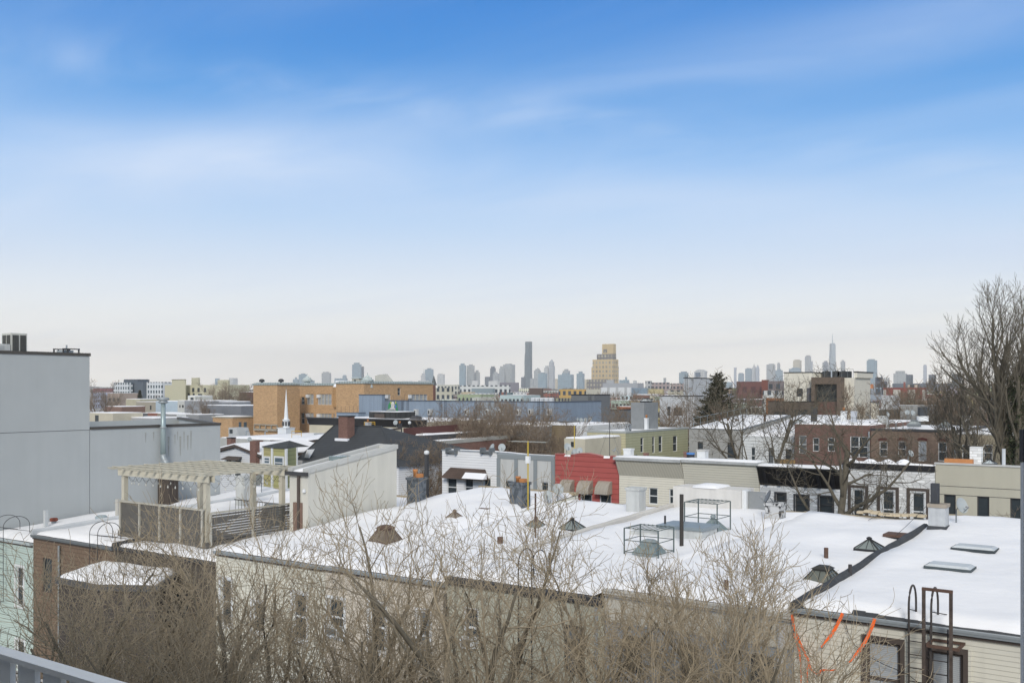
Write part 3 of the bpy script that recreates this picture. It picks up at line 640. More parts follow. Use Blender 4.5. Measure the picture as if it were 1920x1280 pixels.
# rusty steel frame with a square bracket, right-hand window
def steel_frame():
    a = PY(1732, 1102, YE-.75); c = PY(1783, 1108, YE-.75); t = thing('fire_escape_frame', 'rusty steel gantry frame with a square bracket above the right window', 'steel frame', (a.x, a.y, 0))
    y = YE-.75; zt = a.z; b = MB(); b.box(a.x-.038, a.x+.038, y-.035, y+.035, 1.0, zt-.05); b.box(c.x-.038, c.x+.038, y-.035, y+.035, 1.0, zt-.05); b.build('uprights', mat((.085, .066, .055), rough=.8, var=.5, vs=6), t)
    MB().box(a.x-.04, c.x+.04, y-.04, y+.04, zt-.049, zt+.02).build('crossbar', RUST, t)
    z = PY(1757, 1212, y).z; b = MB(); x0, x1, y0, y1 = a.x+.06, c.x-.06, y-.0, YE-.02
    b.box(x0, x1+.25, y0-.03, y0+.03, z-.035, z+.035); b.box(x0, x1+.25, y1-.06, y1, z-.03, z+.03); b.box(x0-.03, x0+.03, y0+.032, y1-.062, z-.028, z+.028); b.box(x1+.19, x1+.25, y0+.032, y1-.062, z-.028, z+.028)
    b.build('bracket', RUST, t)
    b = MB(); xl, xr = a.x+.1, c.x-.12
    for x in (xl, xr): b.tube([(x, y+.25, zt-1.0), (x, y+.25, 1.0)], .02, 5)
    zz_ = 1.5
    while zz_ < zt-1.05: b.tube([(xl, y+.25, zz_), (xr, y+.25, zz_)], .014, 5); zz_ += .33
    b.build('ladder', LAD, t)
steel_frame()
# orange flagging tape
def tape(label, pts, wd, y=YE-.22):
    P_ = [PY(a, b_, y - k*.03) for k, (a, b_) in enumerate(pts)]; b = MB(); m = len(P_)
    for i, p in enumerate(P_):
        q = (P_[min(i+1, m-1)]-P_[max(i-1, 0)]); q.normalize(); sd_ = Vector((q.z, .15, -q.x)).normalized()*wd*(1 if i < m-2 else .6)/2
        b.v += [tuple(p-sd_), tuple(p+sd_), tuple(p+sd_+Vector((0, .006, 0))), tuple(p-sd_+Vector((0, .006, 0)))]
    for i in range(m-1):
        for k in range(4): k2 = (k+1) % 4; b.f.append((i*4+k, i*4+k2, i*4+4+k2, i*4+4+k))
    o = b.build('warning_tape', mat((0.95, 0.16, 0.03), rough=.5, var=.06), None); tag(o, label, 'tape', 'orange warning tapes')
tape('long orange tape hanging from the corner beside the downpipe and curling at its end', [(1485, 1150), (1488, 1172), (1497, 1198), (1508, 1222), (1515, 1236), (1518, 1250), (1526, 1260), (1535, 1263)], .075)
tape('short orange tape hanging straight down at the corner', [(1489, 1186), (1494, 1205), (1500, 1226), (1502, 1250), (1502, 1285)], .06)
tape('orange tape tail twisting down beside the corner', [(1515, 1236), (1514, 1252), (1513, 1290)], .055)
tape('crumpled end of orange tape lying level against the siding', [(1535, 1266), (1538, 1257), (1545, 1255), (1556, 1256), (1567, 1255)], .06)
tape('slanting orange tape from the gutter, left of the window', [(1580, 1149), (1574, 1162), (1566, 1178), (1558, 1190), (1548, 1202), (1540, 1213)], .085)
tape('slanting orange tape from the gutter that ends left of the dark window', [(1640, 1159), (1636, 1172), (1629, 1189), (1620, 1206), (1610, 1220), (1600, 1232), (1592, 1241)], .085)
b = MB(); P_ = [(1582, 1155), (1590, 1185), (1602, 1208), (1625, 1228), (1660, 1246), (1700, 1262), (1730, 1285)]
b.tube([PY(a, c, YE-.12) for a, c in P_], .01, 4); tag(b.build('cable', BLACK), 'thin black cable sagging across the vinyl siding', 'cable')
b = MB(); q0 = onroof(1700, 1010); b.tube([PY(1757, 928, 42), PY(1700, 985, 40.0), PY(1680, 1003, 39)], .012, 4); tag(b.build('cable', DARK), 'thin wire running down from the white chimney to the roof hatch', 'cable')
b = MB(); b.tube([onroof(1628, 978)+Vector((0, 0, .1)), onroof(1650, 970)+Vector((0, 0, .2)), PY(1668, 963, YF-1)], .012, 4); tag(b.build('cable', DARK), 'thin wire on the snow near the splintered cornice', 'cable')
# white street-side bulkhead wall with snow on top
def bulkhead():
    a = PY(1262, 945, 44.0); c = PY(1389, 945, 44.0); zt = PY(1325, 915, 44.0).z; t = thing('roof_bulkhead', 'long low white bulkhead with snow on top at the far edge of the snow roof', 'bulkhead', (a.x, 44, a.z))
    MB().box(a.x, c.x, 44, 45.6, 8.6, zt).build('wall', mat((.62, .60, .56), rough=.85, var=.08, streak=.1), t)
    snowsheet(a.x+1.0, c.x-1.2, 43.95, 45.6, lambda x, y: zt, th=.14, amp=.08, step=.4, seed=3).build('snow', SNOW, t, True)
    x = c.x+.25; MB().box(x, x+.8, 44.3, 44.42, 8.8, zt-.05).build('side_panel', mat((.25, .26, .26)), t)
    MB().box(x-.24, x-.02, 44.1, 44.7, 8.8, zt+.0).build('vent_duct', WHITE, t)
bulkhead()
# splintered wooden cornice edge, far side of the grey house roof
b = MB(); pa = PY(1608, 957, YF-.1); pb = PY(1737, 967, YF-.1)
n = 9
for i in range(n):
    x = pa.x+(pb.x-pa.x)*i/n; x2 = pa.x+(pb.x-pa.x)*(i+.93)/n; z = pa.z+(pb.z-pa.z)*i/n+random.uniform(-.04, .04)
    b.box(x, x2, YF-.35+random.uniform(-.1, .1), YF+.1, z-.07, z+.03)
b.build('cornice_boards', mat((.55, .46, .32), rough=.9, var=.2), near['grey'])

# ------------------------------------------------------------------ rear extension with angled bay and snowy roof, lower left
def bay():
    z = 6.5; P_ = [PZ(103, 1082, z), PZ(190, 1053, z), PZ(340, 1071, z), PZ(296, 1098, z), PZ(180, 1096, z)]
    t = thing('rear_extension', 'dark angular rear bay with a snow covered roof in front of the brown house', 'extension', (P_[0].x, P_[0].y, 0))
    def prism(pts, z0, z1, ins=0):
        c = sum(pts, Vector())/len(pts); q = [p+(c-p)*ins for p in pts]; n = len(q)
        return MB().add([(p.x, p.y, z0) for p in q]+[(p.x, p.y, z1) for p in q], [tuple(range(n))[::-1], tuple(range(n, 2*n))]+[(i, (i+1) % n, n+(i+1) % n, n+i) for i in range(n)])
    prism(P_, 0, z-.25, .06).build('wall', mat((.07, .06, .052), 'siding', sp=.15, rough=.8, var=.2), t)
    prism(P_, z-.248, z, .0).build('roof_rim', mat((.09, .09, .09), rough=.8), t)
    b = MB(); c = sum(P_, Vector())/5; n = 5; rings = [(.07, .003), (.1, .12), (.22, .2), (.5, .23), (.97, .26)]
    for f, h in rings:
        for k in range(n*6):
            i, u = divmod(k, 6); p = P_[i].lerp(P_[(i+1) % n], u/6); p = p+(c-p)*f; b.v.append((p.x, p.y, z+h+noise.noise(p*.9)*.06*(h > .05)))
    m_ = n*6
    for r_ in range(len(rings)-1):
        for k in range(m_): k2 = (k+1) % m_; b.f.append((r_*m_+k, r_*m_+k2, (r_+1)*m_+k2, (r_+1)*m_+k))
    b.f.append(tuple((len(rings)-1)*m_+k for k in range(m_)))
    b.build('roof_snow', SNOW, t, True)
bay()

# ------------------------------------------------------------------ roof deck and pergola
def pergola():
    TIM = mat((.55, .515, .415), rough=.85, var=.12, vs=2.5, streak=.15); TIMG = mat((.43, .41, .35), rough=.9, var=.15, vs=2.5)
    zr = 7.45; x0 = PY(234, 1010, 28.2).x; x1 = x0+6.3; y0, y1 = 28.2, 32.6
    zt = PY(236, 880, 28.2).z
    t = thing('pergola', 'weathered timber pergola with string lights on the roof deck', 'pergola', (x0, y0, zr))
    for x, y in ((x0, y0), (x1, y0), (x0, y1), (x1, y1), (x1-1.9, y1-.2)):
        MB().box(x-.11, x+.11, y-.11, y+.11, zr-.2, zt).build('post', TIM, t)
    for y in (y0, y1): MB().box(x0-.3, x1+.35, y-.18, y-.142, zt-.28, zt+.02).build('beam', TIM, t); MB().box(x0-.3, x1+.35, y+.142, y+.18, zt-.28, zt+.02).build('beam', TIM, t)
    for i in range(12):
        x = x0-.25+i*(x1-x0+.5)/11; MB().add([(x-.022, y0-.75, zt+.1), (x+.022, y0-.75, zt+.1), (x+.022, y0-.5, zt+.022), (x-.022, y0-.5, zt+.022), (x-.022, y1+.5, zt+.022), (x+.022, y1+.5, zt+.022), (x+.022, y1+.75, zt+.1), (x-.022, y1+.75, zt+.1),
            (x-.022, y0-.75, zt+.15), (x+.022, y0-.75, zt+.15), (x+.022, y1+.75, zt+.15), (x-.022, y1+.75, zt+.15)],
            [(0, 3, 2, 1), (4, 7, 6, 5), (3, 4, 5, 2), (0, 1, 9, 8), (7, 11, 10, 6), (8, 9, 10, 11), (0, 8, 11, 7, 4, 3), (1, 2, 5, 6, 10, 9)]).build('rafter', TIM, t)
    k = MB()
    for i in range(7): y = y0-.4+i*(y1-y0+.8)/6; k.box(x0-.4, x1+.45, y-.02, y+.02, zt+.153, zt+.18)
    k.build('purlins', TIM, t)
    k = MB(); bl = []
    for (a, c) in (((x0, y0), (x1, y0)), ((x0, y1), (x1, y1)), ((x1, y0), (x1, y1)), ((x0, y0), (x1, y1))):
        L_ = sqrt((a[0]-c[0])**2+(a[1]-c[1])**2); n = int(L_/.55)
        pts = []
        for i in range(n*4+1):
            u = i/(n*4); sag = abs(sin(u*n*pi)); pts.append((a[0]+(c[0]-a[0])*u, a[1]+(c[1]-a[1])*u+.2, zt-.32-.28*sag))
        k.tube(pts, .008, 3, False)
        for i in range(n):
            u = (i+.5)/n; q = (a[0]+(c[0]-a[0])*u, a[1]+(c[1]-a[1])*u+.2, zt-.6); bl.append(q)
    ln = k.build('light_string', DARK, t)
    for q in bl: MB().lathe((q[0], q[1], q[2]-.12), [(.005, -.03), (.035, 0), (.032, .05), (.012, .08), (.012, .12)], 6).build('bulb', mat((.6, .6, .55), rough=.3), ln)
    # deck
    d = thing('roof_deck', 'grey boarded roof deck with slatted screen walls under the pergola', 'roof deck', (x0, y0, zr))
    MB().box(x0-.2, x1+.3, y0-.25, YF-5, zr-.05, zr+.18).build('platform', mat((.12, .11, .095), 'siding', sp=.14), d)
    SCR = mat((.135, .128, .115), rough=.85, var=.2, vs=3); k = MB(); q = x0
    while q < x1-.06: k.box(q, q+.062, y0-.21, y0-.18, zr+.2, zr+1.6); q += .085
    k.build('screen_panel', SCR, d); k = MB(); q = zr+.25
    while q < zr+1.4: k.box(x1+.2, x1+.23, y0, y0+9.5, q, q+.085); q += .12
    k.build('screen_panel', SCR, d)
    MB().box(x0-.05, x1+.05, y0-.26, y0-.14, zr+1.603, zr+1.68).build('rail', TIMG, d)
    MB().box(x1+.17, x1+.29, y0, y0+9.5, zr+1.453, zr+1.53).build('rail', TIMG, d)
    for i in range(5): x = x0+(x1-x0)*i/4; MB().box(x-.05, x+.05, y0-.29, y0-.222, zr+.0, zr+1.6).build('post', TIMG, d)
    for i in range(5): y = y0+9.5*i/4; MB().box(x1+.252, x1+.32, y-.05, y+.05, zr+.0, zr+1.45).build('post', TIMG, d)
    k = MB()
    for i in range(26): x = x0+.1+i*(x1-x0-.2)/25; k.tube([(x, y1+2.2, zr+.2), (x, y1+2.2, zr+1.1)], .014, 4)
    k.tube([(x0, y1+2.2, zr+1.1), (x1, y1+2.2, zr+1.1)], .025, 4); k.build('railing', mat((.05, .045, .04)), d)
    # furniture glimpsed on the deck
    f = thing('grill', 'covered grey grill standing on the roof deck', 'grill', (x1-2.2, y0+3, zr))
    MB().frus((x1-2.2, y0+5.6, zr+.2), .9, .6, .8, .8, .5).build('body', mat((.15, .17, .18)), f); MB().frus((x1-2.2, y0+5.6, zr+1.003), .8, .5, .25, .5, .3).build('hood', mat((.2, .22, .23)), f)
    f = thing('planter', 'wicker planter holding a dry brown shrub on the roof deck', 'planter', (x1-.9, y0+4, zr))
    MB().lathe((x1-.9, y0+4.2, zr+.2), [(.22, 0), (.3, .5), (.27, .5)], 12).build('pot', mat((.3, .28, .24)), f); 
    b = MB(); 
    for i in range(160):
        q = random.uniform(0, 2*pi); e_ = random.uniform(.2, 1.4); r_ = random.uniform(.3, .6); p0 = Vector((x1-.9, y0+4.2, zr+.7)); b.tube([p0, p0+Vector((cos(q)*cos(e_), sin(q)*cos(e_), sin(e_)))*r_], .008, 3, False)
    b.build('foliage', BARKR, f)
    f = thing('storage_column', 'dark wooden column cabinet standing under the pergola by the grey wall', 'cabinet', (-52, 36, zr))
    q = PY(314, 925, 37.5); MB().box(q.x-.55, q.x+.55, 37.2, 37.9, roofz(q.x, 37.5), q.z+1.1).build('body', mat((.075, .06, .05), 'vsiding', sp=.2, var=.3), f)
    MB().box(q.x-.6, q.x+.6, 37.15, 37.95, q.z+1.103, q.z+1.16).build('lid', DARK, f); f.location = (q.x, 37.5, 7.6)
    for ch in f.children: ch.location = -Vector((q.x, 37.5, 7.6))+Vector((0, 0, 0)) + (Vector((-52, 36, zr)))
pergola()

# ------------------------------------------------------------------ stucco penthouse on the deck house
def penthouse():
    a = PY(543, 880, 31.9); x1 = -34.42; c = Vector((x1, 31.9, 0)); yE = 38.0
    zf = PY(562, 886, 31.9).z; zb = PX(742, 841, x1).z; x0 = a.x
    t = thing('stair_penthouse', 'tall pale stucco penthouse with a snowy sloping roof right of the pergola', 'penthouse', (x0, 31.9, 7.4))
    STU = mat((.60, .58, .51), rough=.9, var=.05, streak=.09); b = MB()
    b.add([(x0, 31.9, 7), (x1, 31.9, 7), (x1, yE, 7), (x0, yE, 7), (x0, 31.9, zf), (x1, 31.9, zf), (x1, yE, zb), (x0, yE, zb)], [(0, 1, 5, 4), (1, 2, 6, 5), (2, 3, 7, 6), (3, 0, 4, 7), (4, 5, 6, 7)]); b.build('wall', STU, t)
    k = MB()
    def slab(xa, xb, ya, yb, h):
        z = lambda y: zf+(zb-zf)*(y-31.9)/(yE-31.9); k.add([(xa, ya, z(ya)+.003), (xb, ya, z(ya)+.003), (xb, yb, z(yb)+.003), (xa, yb, z(yb)+.003), (xa, ya, z(ya)+h), (xb, ya, z(ya)+h), (xb, yb, z(yb)+h), (xa, yb, z(yb)+h)], [(0,3,2,1),(4,5,6,7),(0,1,5,4),(1,2,6,5),(2,3,7,6),(3,0,4,7)])
    slab(x1-.3, x1+.06, 31.85, yE+.05, .22); slab(x0-.06, x0+.25, 31.85, yE+.05, .22); slab(x0+.26, x1-.31, yE-.25, yE+.05, .2); k.build('coping', mat((.5, .5, .47)), t)
    snowsheet(x0+.3, x1-.34, 31.8, yE-.4, lambda x, y: zf+(zb-zf)*(y-31.9)/(yE-31.9), th=.14, amp=.1, step=.4, seed=2).build('roof_snow', SNOW, t, True)
    MB().box(x0-.1, x1+.08, 31.7, 31.84, zf-.12, zf+.05).build('gutter', DARK, t)
    MB().tube([(x1-.55, 31.8, zf-.12), (x1-.55, 31.8, 7.3)], .07, 8).build('downpipe', BROWNM, t)
    MB().box(x0+.3, x0+.9, 31.84, 31.896, 7.5, 9.2).build('door', mat((.2, .13, .1)), t)
    MB().lathe((x1-.2, 31.83, zf-.9), [(.08, 0), (.1, .06), (.06, .16)], 8).build('wall_lamp', WHITE, t)
    q = (x0+x1)/2; z = zf+(zb-zf)*.45; MB().box(q-.4, q+.4, 34.2, 35.1, z-.1, z+.26).build('roof_window', mat((.2, .25, .25), rough=.2), t)
penthouse()

# ------------------------------------------------------------------ big grey rendered building, left
def grey_building():
    X = -53.75; G_ = mat((.42, .44, .435), rough=.9, var=.04, vs=.5, streak=.03)
    yc = PX(168, 0, X).y; ye = PX(413, 0, X).y; zh = PX(100, 665.5, X).z; zl = PX(290, 801, X).z; zs = zl
    t = thing('apartment_building', 'large plain light grey rendered building with dark coping filling the left edge', 'building', (X, 20, 0))
    b = MB(); b.box(X-14, X, 10, yc, 0, zh-.001); b.build('tall_block', G_, t)
    b = MB(); b.add([(X-14, yc+.003, 0), (X, yc+.003, 0), (X, ye, 0), (X-14, ye+7, 0), (X-14, yc+.003, zl-.4), (X, yc+.003, zl-.4), (X, ye, zl-.4), (X-14, ye+7, zl-.4)], [(0, 3, 2, 1), (4, 5, 6, 7), (0, 1, 5, 4), (1, 2, 6, 5), (2, 3, 7, 6), (3, 0, 4, 7)])
    b.build('low_block', G_, t)
    k = MB(); k.box(X-.22, X-.002, yc+.003, ye, zl-.399, zl-.001); k.box(X-14, X-13.8, yc+.003, ye+7, zl-.399, zl-.001)
    k.add([(X-.22, ye-.2, zl-.399), (X-.22, ye, zl-.399), (X-14, ye+7, zl-.399), (X-14, ye+6.8, zl-.399), (X-.22, ye-.2, zl-.001), (X-.22, ye, zl-.001), (X-14, ye+7, zl-.001), (X-14, ye+6.8, zl-.001)], [(0, 3, 2, 1), (4, 5, 6, 7), (0, 1, 5, 4), (1, 2, 6, 5), (2, 3, 7, 6), (3, 0, 4, 7)])
    k.build('parapet', G_, t)
    CO = mat((.075, .068, .06), rough=.5, var=.05); k = MB()
    k.box(X-.35, X+.05, 10, yc+.05, zh, zh+.17); k.box(X-14, X-.351, yc-.3, yc+.05, zh, zh+.17)
    k.box(X-.28, X+.05, yc+.06, ye+.05, zl, zl+.16); k.add([(X-.281, ye-.26, zl), (X-.281, ye+.06, zl), (X-14, ye+7.06, zl), (X-14, ye+6.7, zl), (X-.281, ye-.26, zl+.158), (X-.281, ye+.06, zl+.158), (X-14, ye+7.06, zl+.158), (X-14, ye+6.7, zl+.158)], [(0, 3, 2, 1), (4, 5, 6, 7), (0, 1, 5, 4), (1, 2, 6, 5), (2, 3, 7, 6), (3, 0, 4, 7)])
    k.build('coping', CO, t)
    k = MB(); k.box(X+.001, X+.006, 10, yc, zl-.02, zl+.005); k.box(X+.001, X+.006, yc-.006, yc+.012, 6.9, zl-.02); k.build('joint', DARK, t)
    st = mat((.25, .25, .22), rough=.95, var=.2)
    k = MB(); rg = random.Random(4)
    for px in (273, 288, 316, 328, 333, 338, 345, 352, 358): q = PX(px, 0, X); h_ = rg.uniform(.4, 1.3); z1_ = zl-rg.uniform(.25, .7); w_ = rg.uniform(.03, .09); k.add([(X+.004, q.y-w_, z1_), (X+.004, q.y+w_, z1_), (X+.004, q.y+w_*.3, z1_-h_), (X+.004, q.y-w_*.3, z1_-h_)], [(0, 1, 2, 3)])
    k.build('drip_stains', mat((.33, .335, .31), rough=.95, var=.25, vs=4), t)
    # vent pipe with rain cap
    q = PX(306, 850, X+.3); s = mpp(q); v = thing('vent_stack', 'tall galvanised vent stack with a round rain cap against the grey wall', 'vent pipe', (X+.3, q.y, 8))
    zt = PX(306, 756, X+.3).z; ze = PX(306, 851, X+.3).z; PIPE = mat((.33, .40, .40), rough=.4, var=.08, metal=.35)
    MB().tube([(X+.3, q.y, ze), (X+.3, q.y, zt)], [.165, .145], 14).build('pipe', PIPE, v, True)
    MB().tube([(X+.3, q.y, ze-.004), (X+.32, q.y, ze-.2), (X+.5, q.y, ze-.45), (X+.75, q.y, ze-.6)], .19, 12).build('elbow', GALV, v, True)
    MB().lathe((X+.3, q.y, zt+.004), [(.2, 0), (.3, .05), (.3, .12), (.2, .17), (.35, .2), (.38, .3), (.3, .36), (.05, .4)], 14).build('rain_cap', GALV, v, True)
    k = MB(); k.lathe((X+.3, q.y, zl-.05), [(.205, 0), (.215, .02), (.215, .07), (.205, .09)], 14); k.build('collar', GALV, v, True)
    # condensers on the tall roof
    q = PX(29, 661, X-.9); a = PX(15, 661, X-.9); c = PX(43, 661, X-.9)
    u = thing('air_conditioner', 'tall louvred outdoor air conditioning unit on the edge of the grey roof', 'air conditioner', (X-.9, q.y, zh+.18)); zt = PX(29, 625, X-.9).z
    BOX = mat((.5, .5, .45), rough=.6); MB().box(X-1.5, X-.5, q.y-.45, q.y+.45, zh+.0, zt).build('casing', BOX, u)
    k = MB(); n = 15
    for i in range(n):
        z = zh+.2+(zt-zh-.3)*i/n; k.box(X-1.42, X-1.05, q.y-.47, q.y-.452, z, z+.045); k.box(X-.97, X-.58, q.y-.47, q.y-.452, z, z+.045); k.box(X-.498, X-.48, q.y-.38, q.y-.03, z, z+.045); k.box(X-.498, X-.48, q.y+.05, q.y+.38, z, z+.045)
    k.build('louvres', mat((.06, .06, .055)), u)
    q = PX(4, 661, X-.9); u = thing('equipment_box', 'low white equipment box cut by the left edge beside the louvred unit', 'equipment box', (X-.9, q.y, zh)); zt = PX(4, 645, X-.9).z
    MB().box(X-1.6, X-.5, q.y-.9, q.y+.25, zh, zt).build('casing', mat((.5, .51, .49)), u); MB().box(X-.498, X-.48, q.y-.5, q.y-.1, zh+.25, zt-.1).build('panel', mat((.4, .41, .4)), u)
    q0, q1 = PX(119, 664, X-.7), PX(148, 664, X-.7); u = thing('roof_guard_frame', 'small dark guard frame around a box at the grey roof corner', 'frame', (X-.7, q0.y, zh)); zt = PX(133, 655, X-.7).z
    k = MB()
    for y in (q0.y, (q0.y+q1.y)/2-.2, q1.y): k.box(X-.75, X-.68, y-.035, y+.035, zh+.15, zt); k.box(X-1.75, X-1.68, y-.035, y+.035, zh+.15, zt)
    k.box(X-.76, X-.67, q0.y-.04, q1.y+.04, zt+.001, zt+.06); k.box(X-1.76, X-1.67, q0.y-.04, q1.y+.04, zt+.001, zt+.06); k.build('rails', DARK, u)
    MB().box(X-1.6, X-.8, q0.y+.1, (q0.y+q1.y)/2+.2, zh+.15, zt-.05).build('box', GALV, u); MB().tube([(X-.8, q0.y+.25, zt), (X-.8, q0.y+.25, zt+.25)], .05, 8).build('pipe', GALV, u)
grey_building()
# small vents on the mint and brown roofs
p = onroof(86, 991); s = mpp(p); o = MB().box(p.x-.09, p.x+.09, p.y-.09, p.y+.09, p.z-.2, p.z+36*s); tag(o.build('post', mat((.5, .52, .52))), 'square grey post rising from the mint house roof', 'post')
p = onroof(101, 985); t = thing('roof_vent', 'roof vent with a brick red cap on the mint house roof', 'vent', footed(p)); s = mpp(p)
MB().lathe((p.x, p.y, p.z-.1), [(.14, 0), (.14, .36), (.17, .38)], 12).build('pipe', GALV, t); MB().lathe((p.x, p.y, p.z+.285), [(.2, 0), (.22, .12), (.17, .17)], 12).build('cap', mat((.25, .08, .05)), t)
p = onroof(190, 974); t = thing('turbine_vent', 'low grey turbine vent on the brown house roof', 'vent', footed(p)); MB().lathe((p.x, p.y, p.z), [(.25, -.1), (.25, .05), (.32, .1), (.34, .2), (.24, .28), (.05, .3)], 14).build('head', mat((.3, .36, .38)), t, True); MB().box(p.x-.45, p.x+.45, p.y-.45, p.y+.45, p.z-.15, p.z-.02).build('flashing', GALV, t)
p = PX(222, 966, -50.2); o = MB().box(p.x-.12, p.x+.12, p.y-.12, p.y+.12, 7.0, 8.35); tag(o.build('post', mat((.45, .44, .4))), 'pale square post on the roof left of the pergola', 'post')

# ------------------------------------------------------------------ our own balcony: railing and side partition
def balcony():
    a = PZ(0, 1204, H-.55); y = 1.12; zt = H-.575; t = thing('balcony_railing', 'light grey metal balcony railing with flat upright blades, bottom left', 'railing', (0, y, H-1.6))
    PNT = mat((.80, .81, .80), rough=.45, var=.03); MB().box(-3.4, 4.2, y-.018, y+.018, zt-.012, zt).build('top_rail', PNT, t)
    x = -2.12; i = 0
    for k in range(72):
        xx = -3.3+k*.1
        MB().box(xx, xx+.068, y-.008, y+.004, H-1.62, zt-.014).build('blade', PNT, t)
    MB().box(-3.4, 4.2, y-.03, y+.03, H-1.66, H-1.622).build('bottom_rail', PNT, t)
    q = PD(1919, 805, 1.35); PR = mat((.68, .69, .70), rough=.6, var=.03)
    t = thing('partition_wall', 'narrow grey partition edge with a dark cap at the right border', 'partition', (q.x, q.y, H-1.6))
    r = Vector((CN, SN)); f = Vector((-SN, CN)); p0 = Vector((q.x, q.y)); w_ = .25; d_ = .008
    def slab(z0, z1, o, e=0.0):
        c = [p0-r*e-f*e, p0+r*w_-f*e, p0+r*w_+f*(d_+e), p0-r*e+f*(d_+e)]
        return MB().add([(v.x, v.y, z0) for v in c]+[(v.x, v.y, z1) for v in c], [(0,3,2,1),(4,5,6,7),(0,1,5,4),(1,2,6,5),(2,3,7,6),(3,0,4,7)])
    slab(H-1.6, q.z-.045, 0).build('panel', PR, t); slab(q.z-.044, q.z, 0, .001).build('cap', DARK, t)
    ow = thing('apartment_building', 'grey apartment house with the balcony the picture is taken from', 'building', (0, -1.3, 0))
    MB().box(-14, 12, -13, -1.05, 0, 17.2).build('wall', mat((.42, .42, .41), 'panel', sp=1.2, rough=.9, var=.05), ow); MB().box(-14.1, 12.1, -13.1, -.95, 17.203, 17.45).build('coping', DARK, ow); MB().box(-1.6, 1.8, -1.045, -1.0, H-1.6, H+.75).build('balcony_door', GLASS, ow)
    k = MB(); k.box(-3.4, 4.2, -1.0, y+.06, H-1.8, H-1.68); tag(k.build('balcony_floor', mat((.3, .3, .3))), 'concrete balcony floor under the camera', 'floor')
balcony()

# ================================================================== ROW ACROSS THE STREET (fronts on y = 63)
YS = 63.0
G3 = 'house fronts across the street'
def crest(t, x0, x1, Y, z, hgt, out_, m, z2=None, nm='cornice'):
    """bracketed cornice: slanted board leaning out over the front"""
    b = MB(); b.add([(x0, Y-.02, z-hgt), (x1, Y-.02, z-hgt), (x1, Y-out_, z), (x0, Y-out_, z), (x0, Y+.02, z), (x1, Y+.02, z)], [(0, 1, 2, 3), (3, 2, 5, 4), (0, 3, 4), (1, 5, 2)])
    return b.build(nm, m, t)
WSID = mat((.80, .80, .79), 'siding', sp=.2, rough=.55, var=.03)
t, x0, x1, zt, D = building('house', 'white sided house front with a brown mansard and small snowy awning, leftmost of the row', 829, 932, 846, YS, 15, rise=-1.5, m=WSID, group=G3, cop=GALV, coph=.06,
    wins=[(838, 896, 856, 930, 'w'), (871, 896, 887, 930, 'w'), (907, 896, 920, 930, 'w')])
a, c = PY(836, 894, YS), PY(900, 894, YS); zt2 = PY(868, 877, YS).z
b = MB().add([(a.x, YS-.75, a.z), (c.x+.9, YS-.75, a.z), (c.x+.55, YS-.02, zt2), (a.x+.5, YS-.02, zt2), (a.x, YS-.02, a.z), (c.x+.9, YS-.02, a.z)], [(0, 1, 2, 3), (0, 3, 4), (1, 5, 2), (0, 4, 5, 1)]); b.build('mansard', mat((.10, .07, .055), 'shingle', sp=.14, var=.3), t)
a, c = PY(884, 894, YS), PY(924, 894, YS); zt2 = PY(904, 885, YS).z
b = MB().add([(a.x, YS-1.3, a.z), (c.x, YS-1.3, a.z), (c.x, YS-.8, zt2), (a.x, YS-.8, zt2), (a.x, YS-.8, a.z), (c.x, YS-.8, a.z)], [(0, 1, 2, 3), (0, 3, 4), (1, 5, 2), (0, 4, 5, 1), (4, 3, 2, 5)]); b.build('awning', SNOW, t)
for px in (848, 913):
    p = PY(px, 845, YS-.1); k = MB().box(p.x-.45, p.x+.45, YS-.35, YS-.1, p.z-.15, p.z+.02); k.box(p.x-.5, p.x-.4, YS-.4, YS+.3, p.z-.25, p.z+.25); k.box(p.x+.4, p.x+.5, YS-.4, YS+.3, p.z-.25, p.z+.25); k.build('snow_guard', STEEL, t)
t, x0, x1, zt, D = building('house', 'pale grey house front divided by darker flat pilasters, left of the red one', 933, 1040, 854, YS, 15, rise=-1.5, m=mat((.56, .56, .53), rough=.9, var=.05, streak=.1), group=G3, cop=mat((.3, .33, .34)), coph=.1,
    wins=[(946, 900, 962, 940, 'w'), (979, 902, 993, 940, 'w'), (1014, 903, 1028, 940, 'w')])
PIL = mat((.26, .285, .29), rough=.8, var=.06); k = MB(); zz_ = zt
for px in (935, 968, 1004, 1037): p = PY(px, 860, YS); k.box(p.x-.17, p.x+.17, YS-.05, YS-.004, 2, zt-.3)
k.box(x0, x1, YS-.06, YS-.004, zt-.299, zt); k.build('pilasters', PIL, t)
# red house with stepped and curved parapet
RED = mat((.42, .105, .09), 'siding', sp=.38, rough=.5, var=.05, vs=.8)
t, x0, x1, zt, D = building('house', 'red sided house front with a curved parapet and three beige window awnings', 1041, 1160, 857, YS, 15, rise=-1.5, m=RED, group=G3,
    wins=[(1054, 908, 1074, 945, 'w'), (1088, 909, 1110, 945, 'w'), (1124, 911, 1146, 945, 'w')])
prof = [(1041, 851), (1057, 851), (1057, 857), (1070, 857), (1070, 853), (1088, 850), (1104, 850), (1120, 853), (1130, 856), (1131, 860), (1143, 860), (1144, 855), (1160, 856), (1160, 862), (1041, 862)]
pp = [PY(u, v, YS-.012) for u, v in prof]; n = len(pp); k = MB()
vs_ = [(p.x, YS-.012, p.z) for p in pp]+[(p.x, YS+.2, p.z) for p in pp]; k.add(vs_, [tuple(range(n)), tuple(range(n, 2*n))[::-1]]+[(i, i+n, (i+1) % n+n, (i+1) % n) for i in range(n)]); k.build('parapet', RED, t)
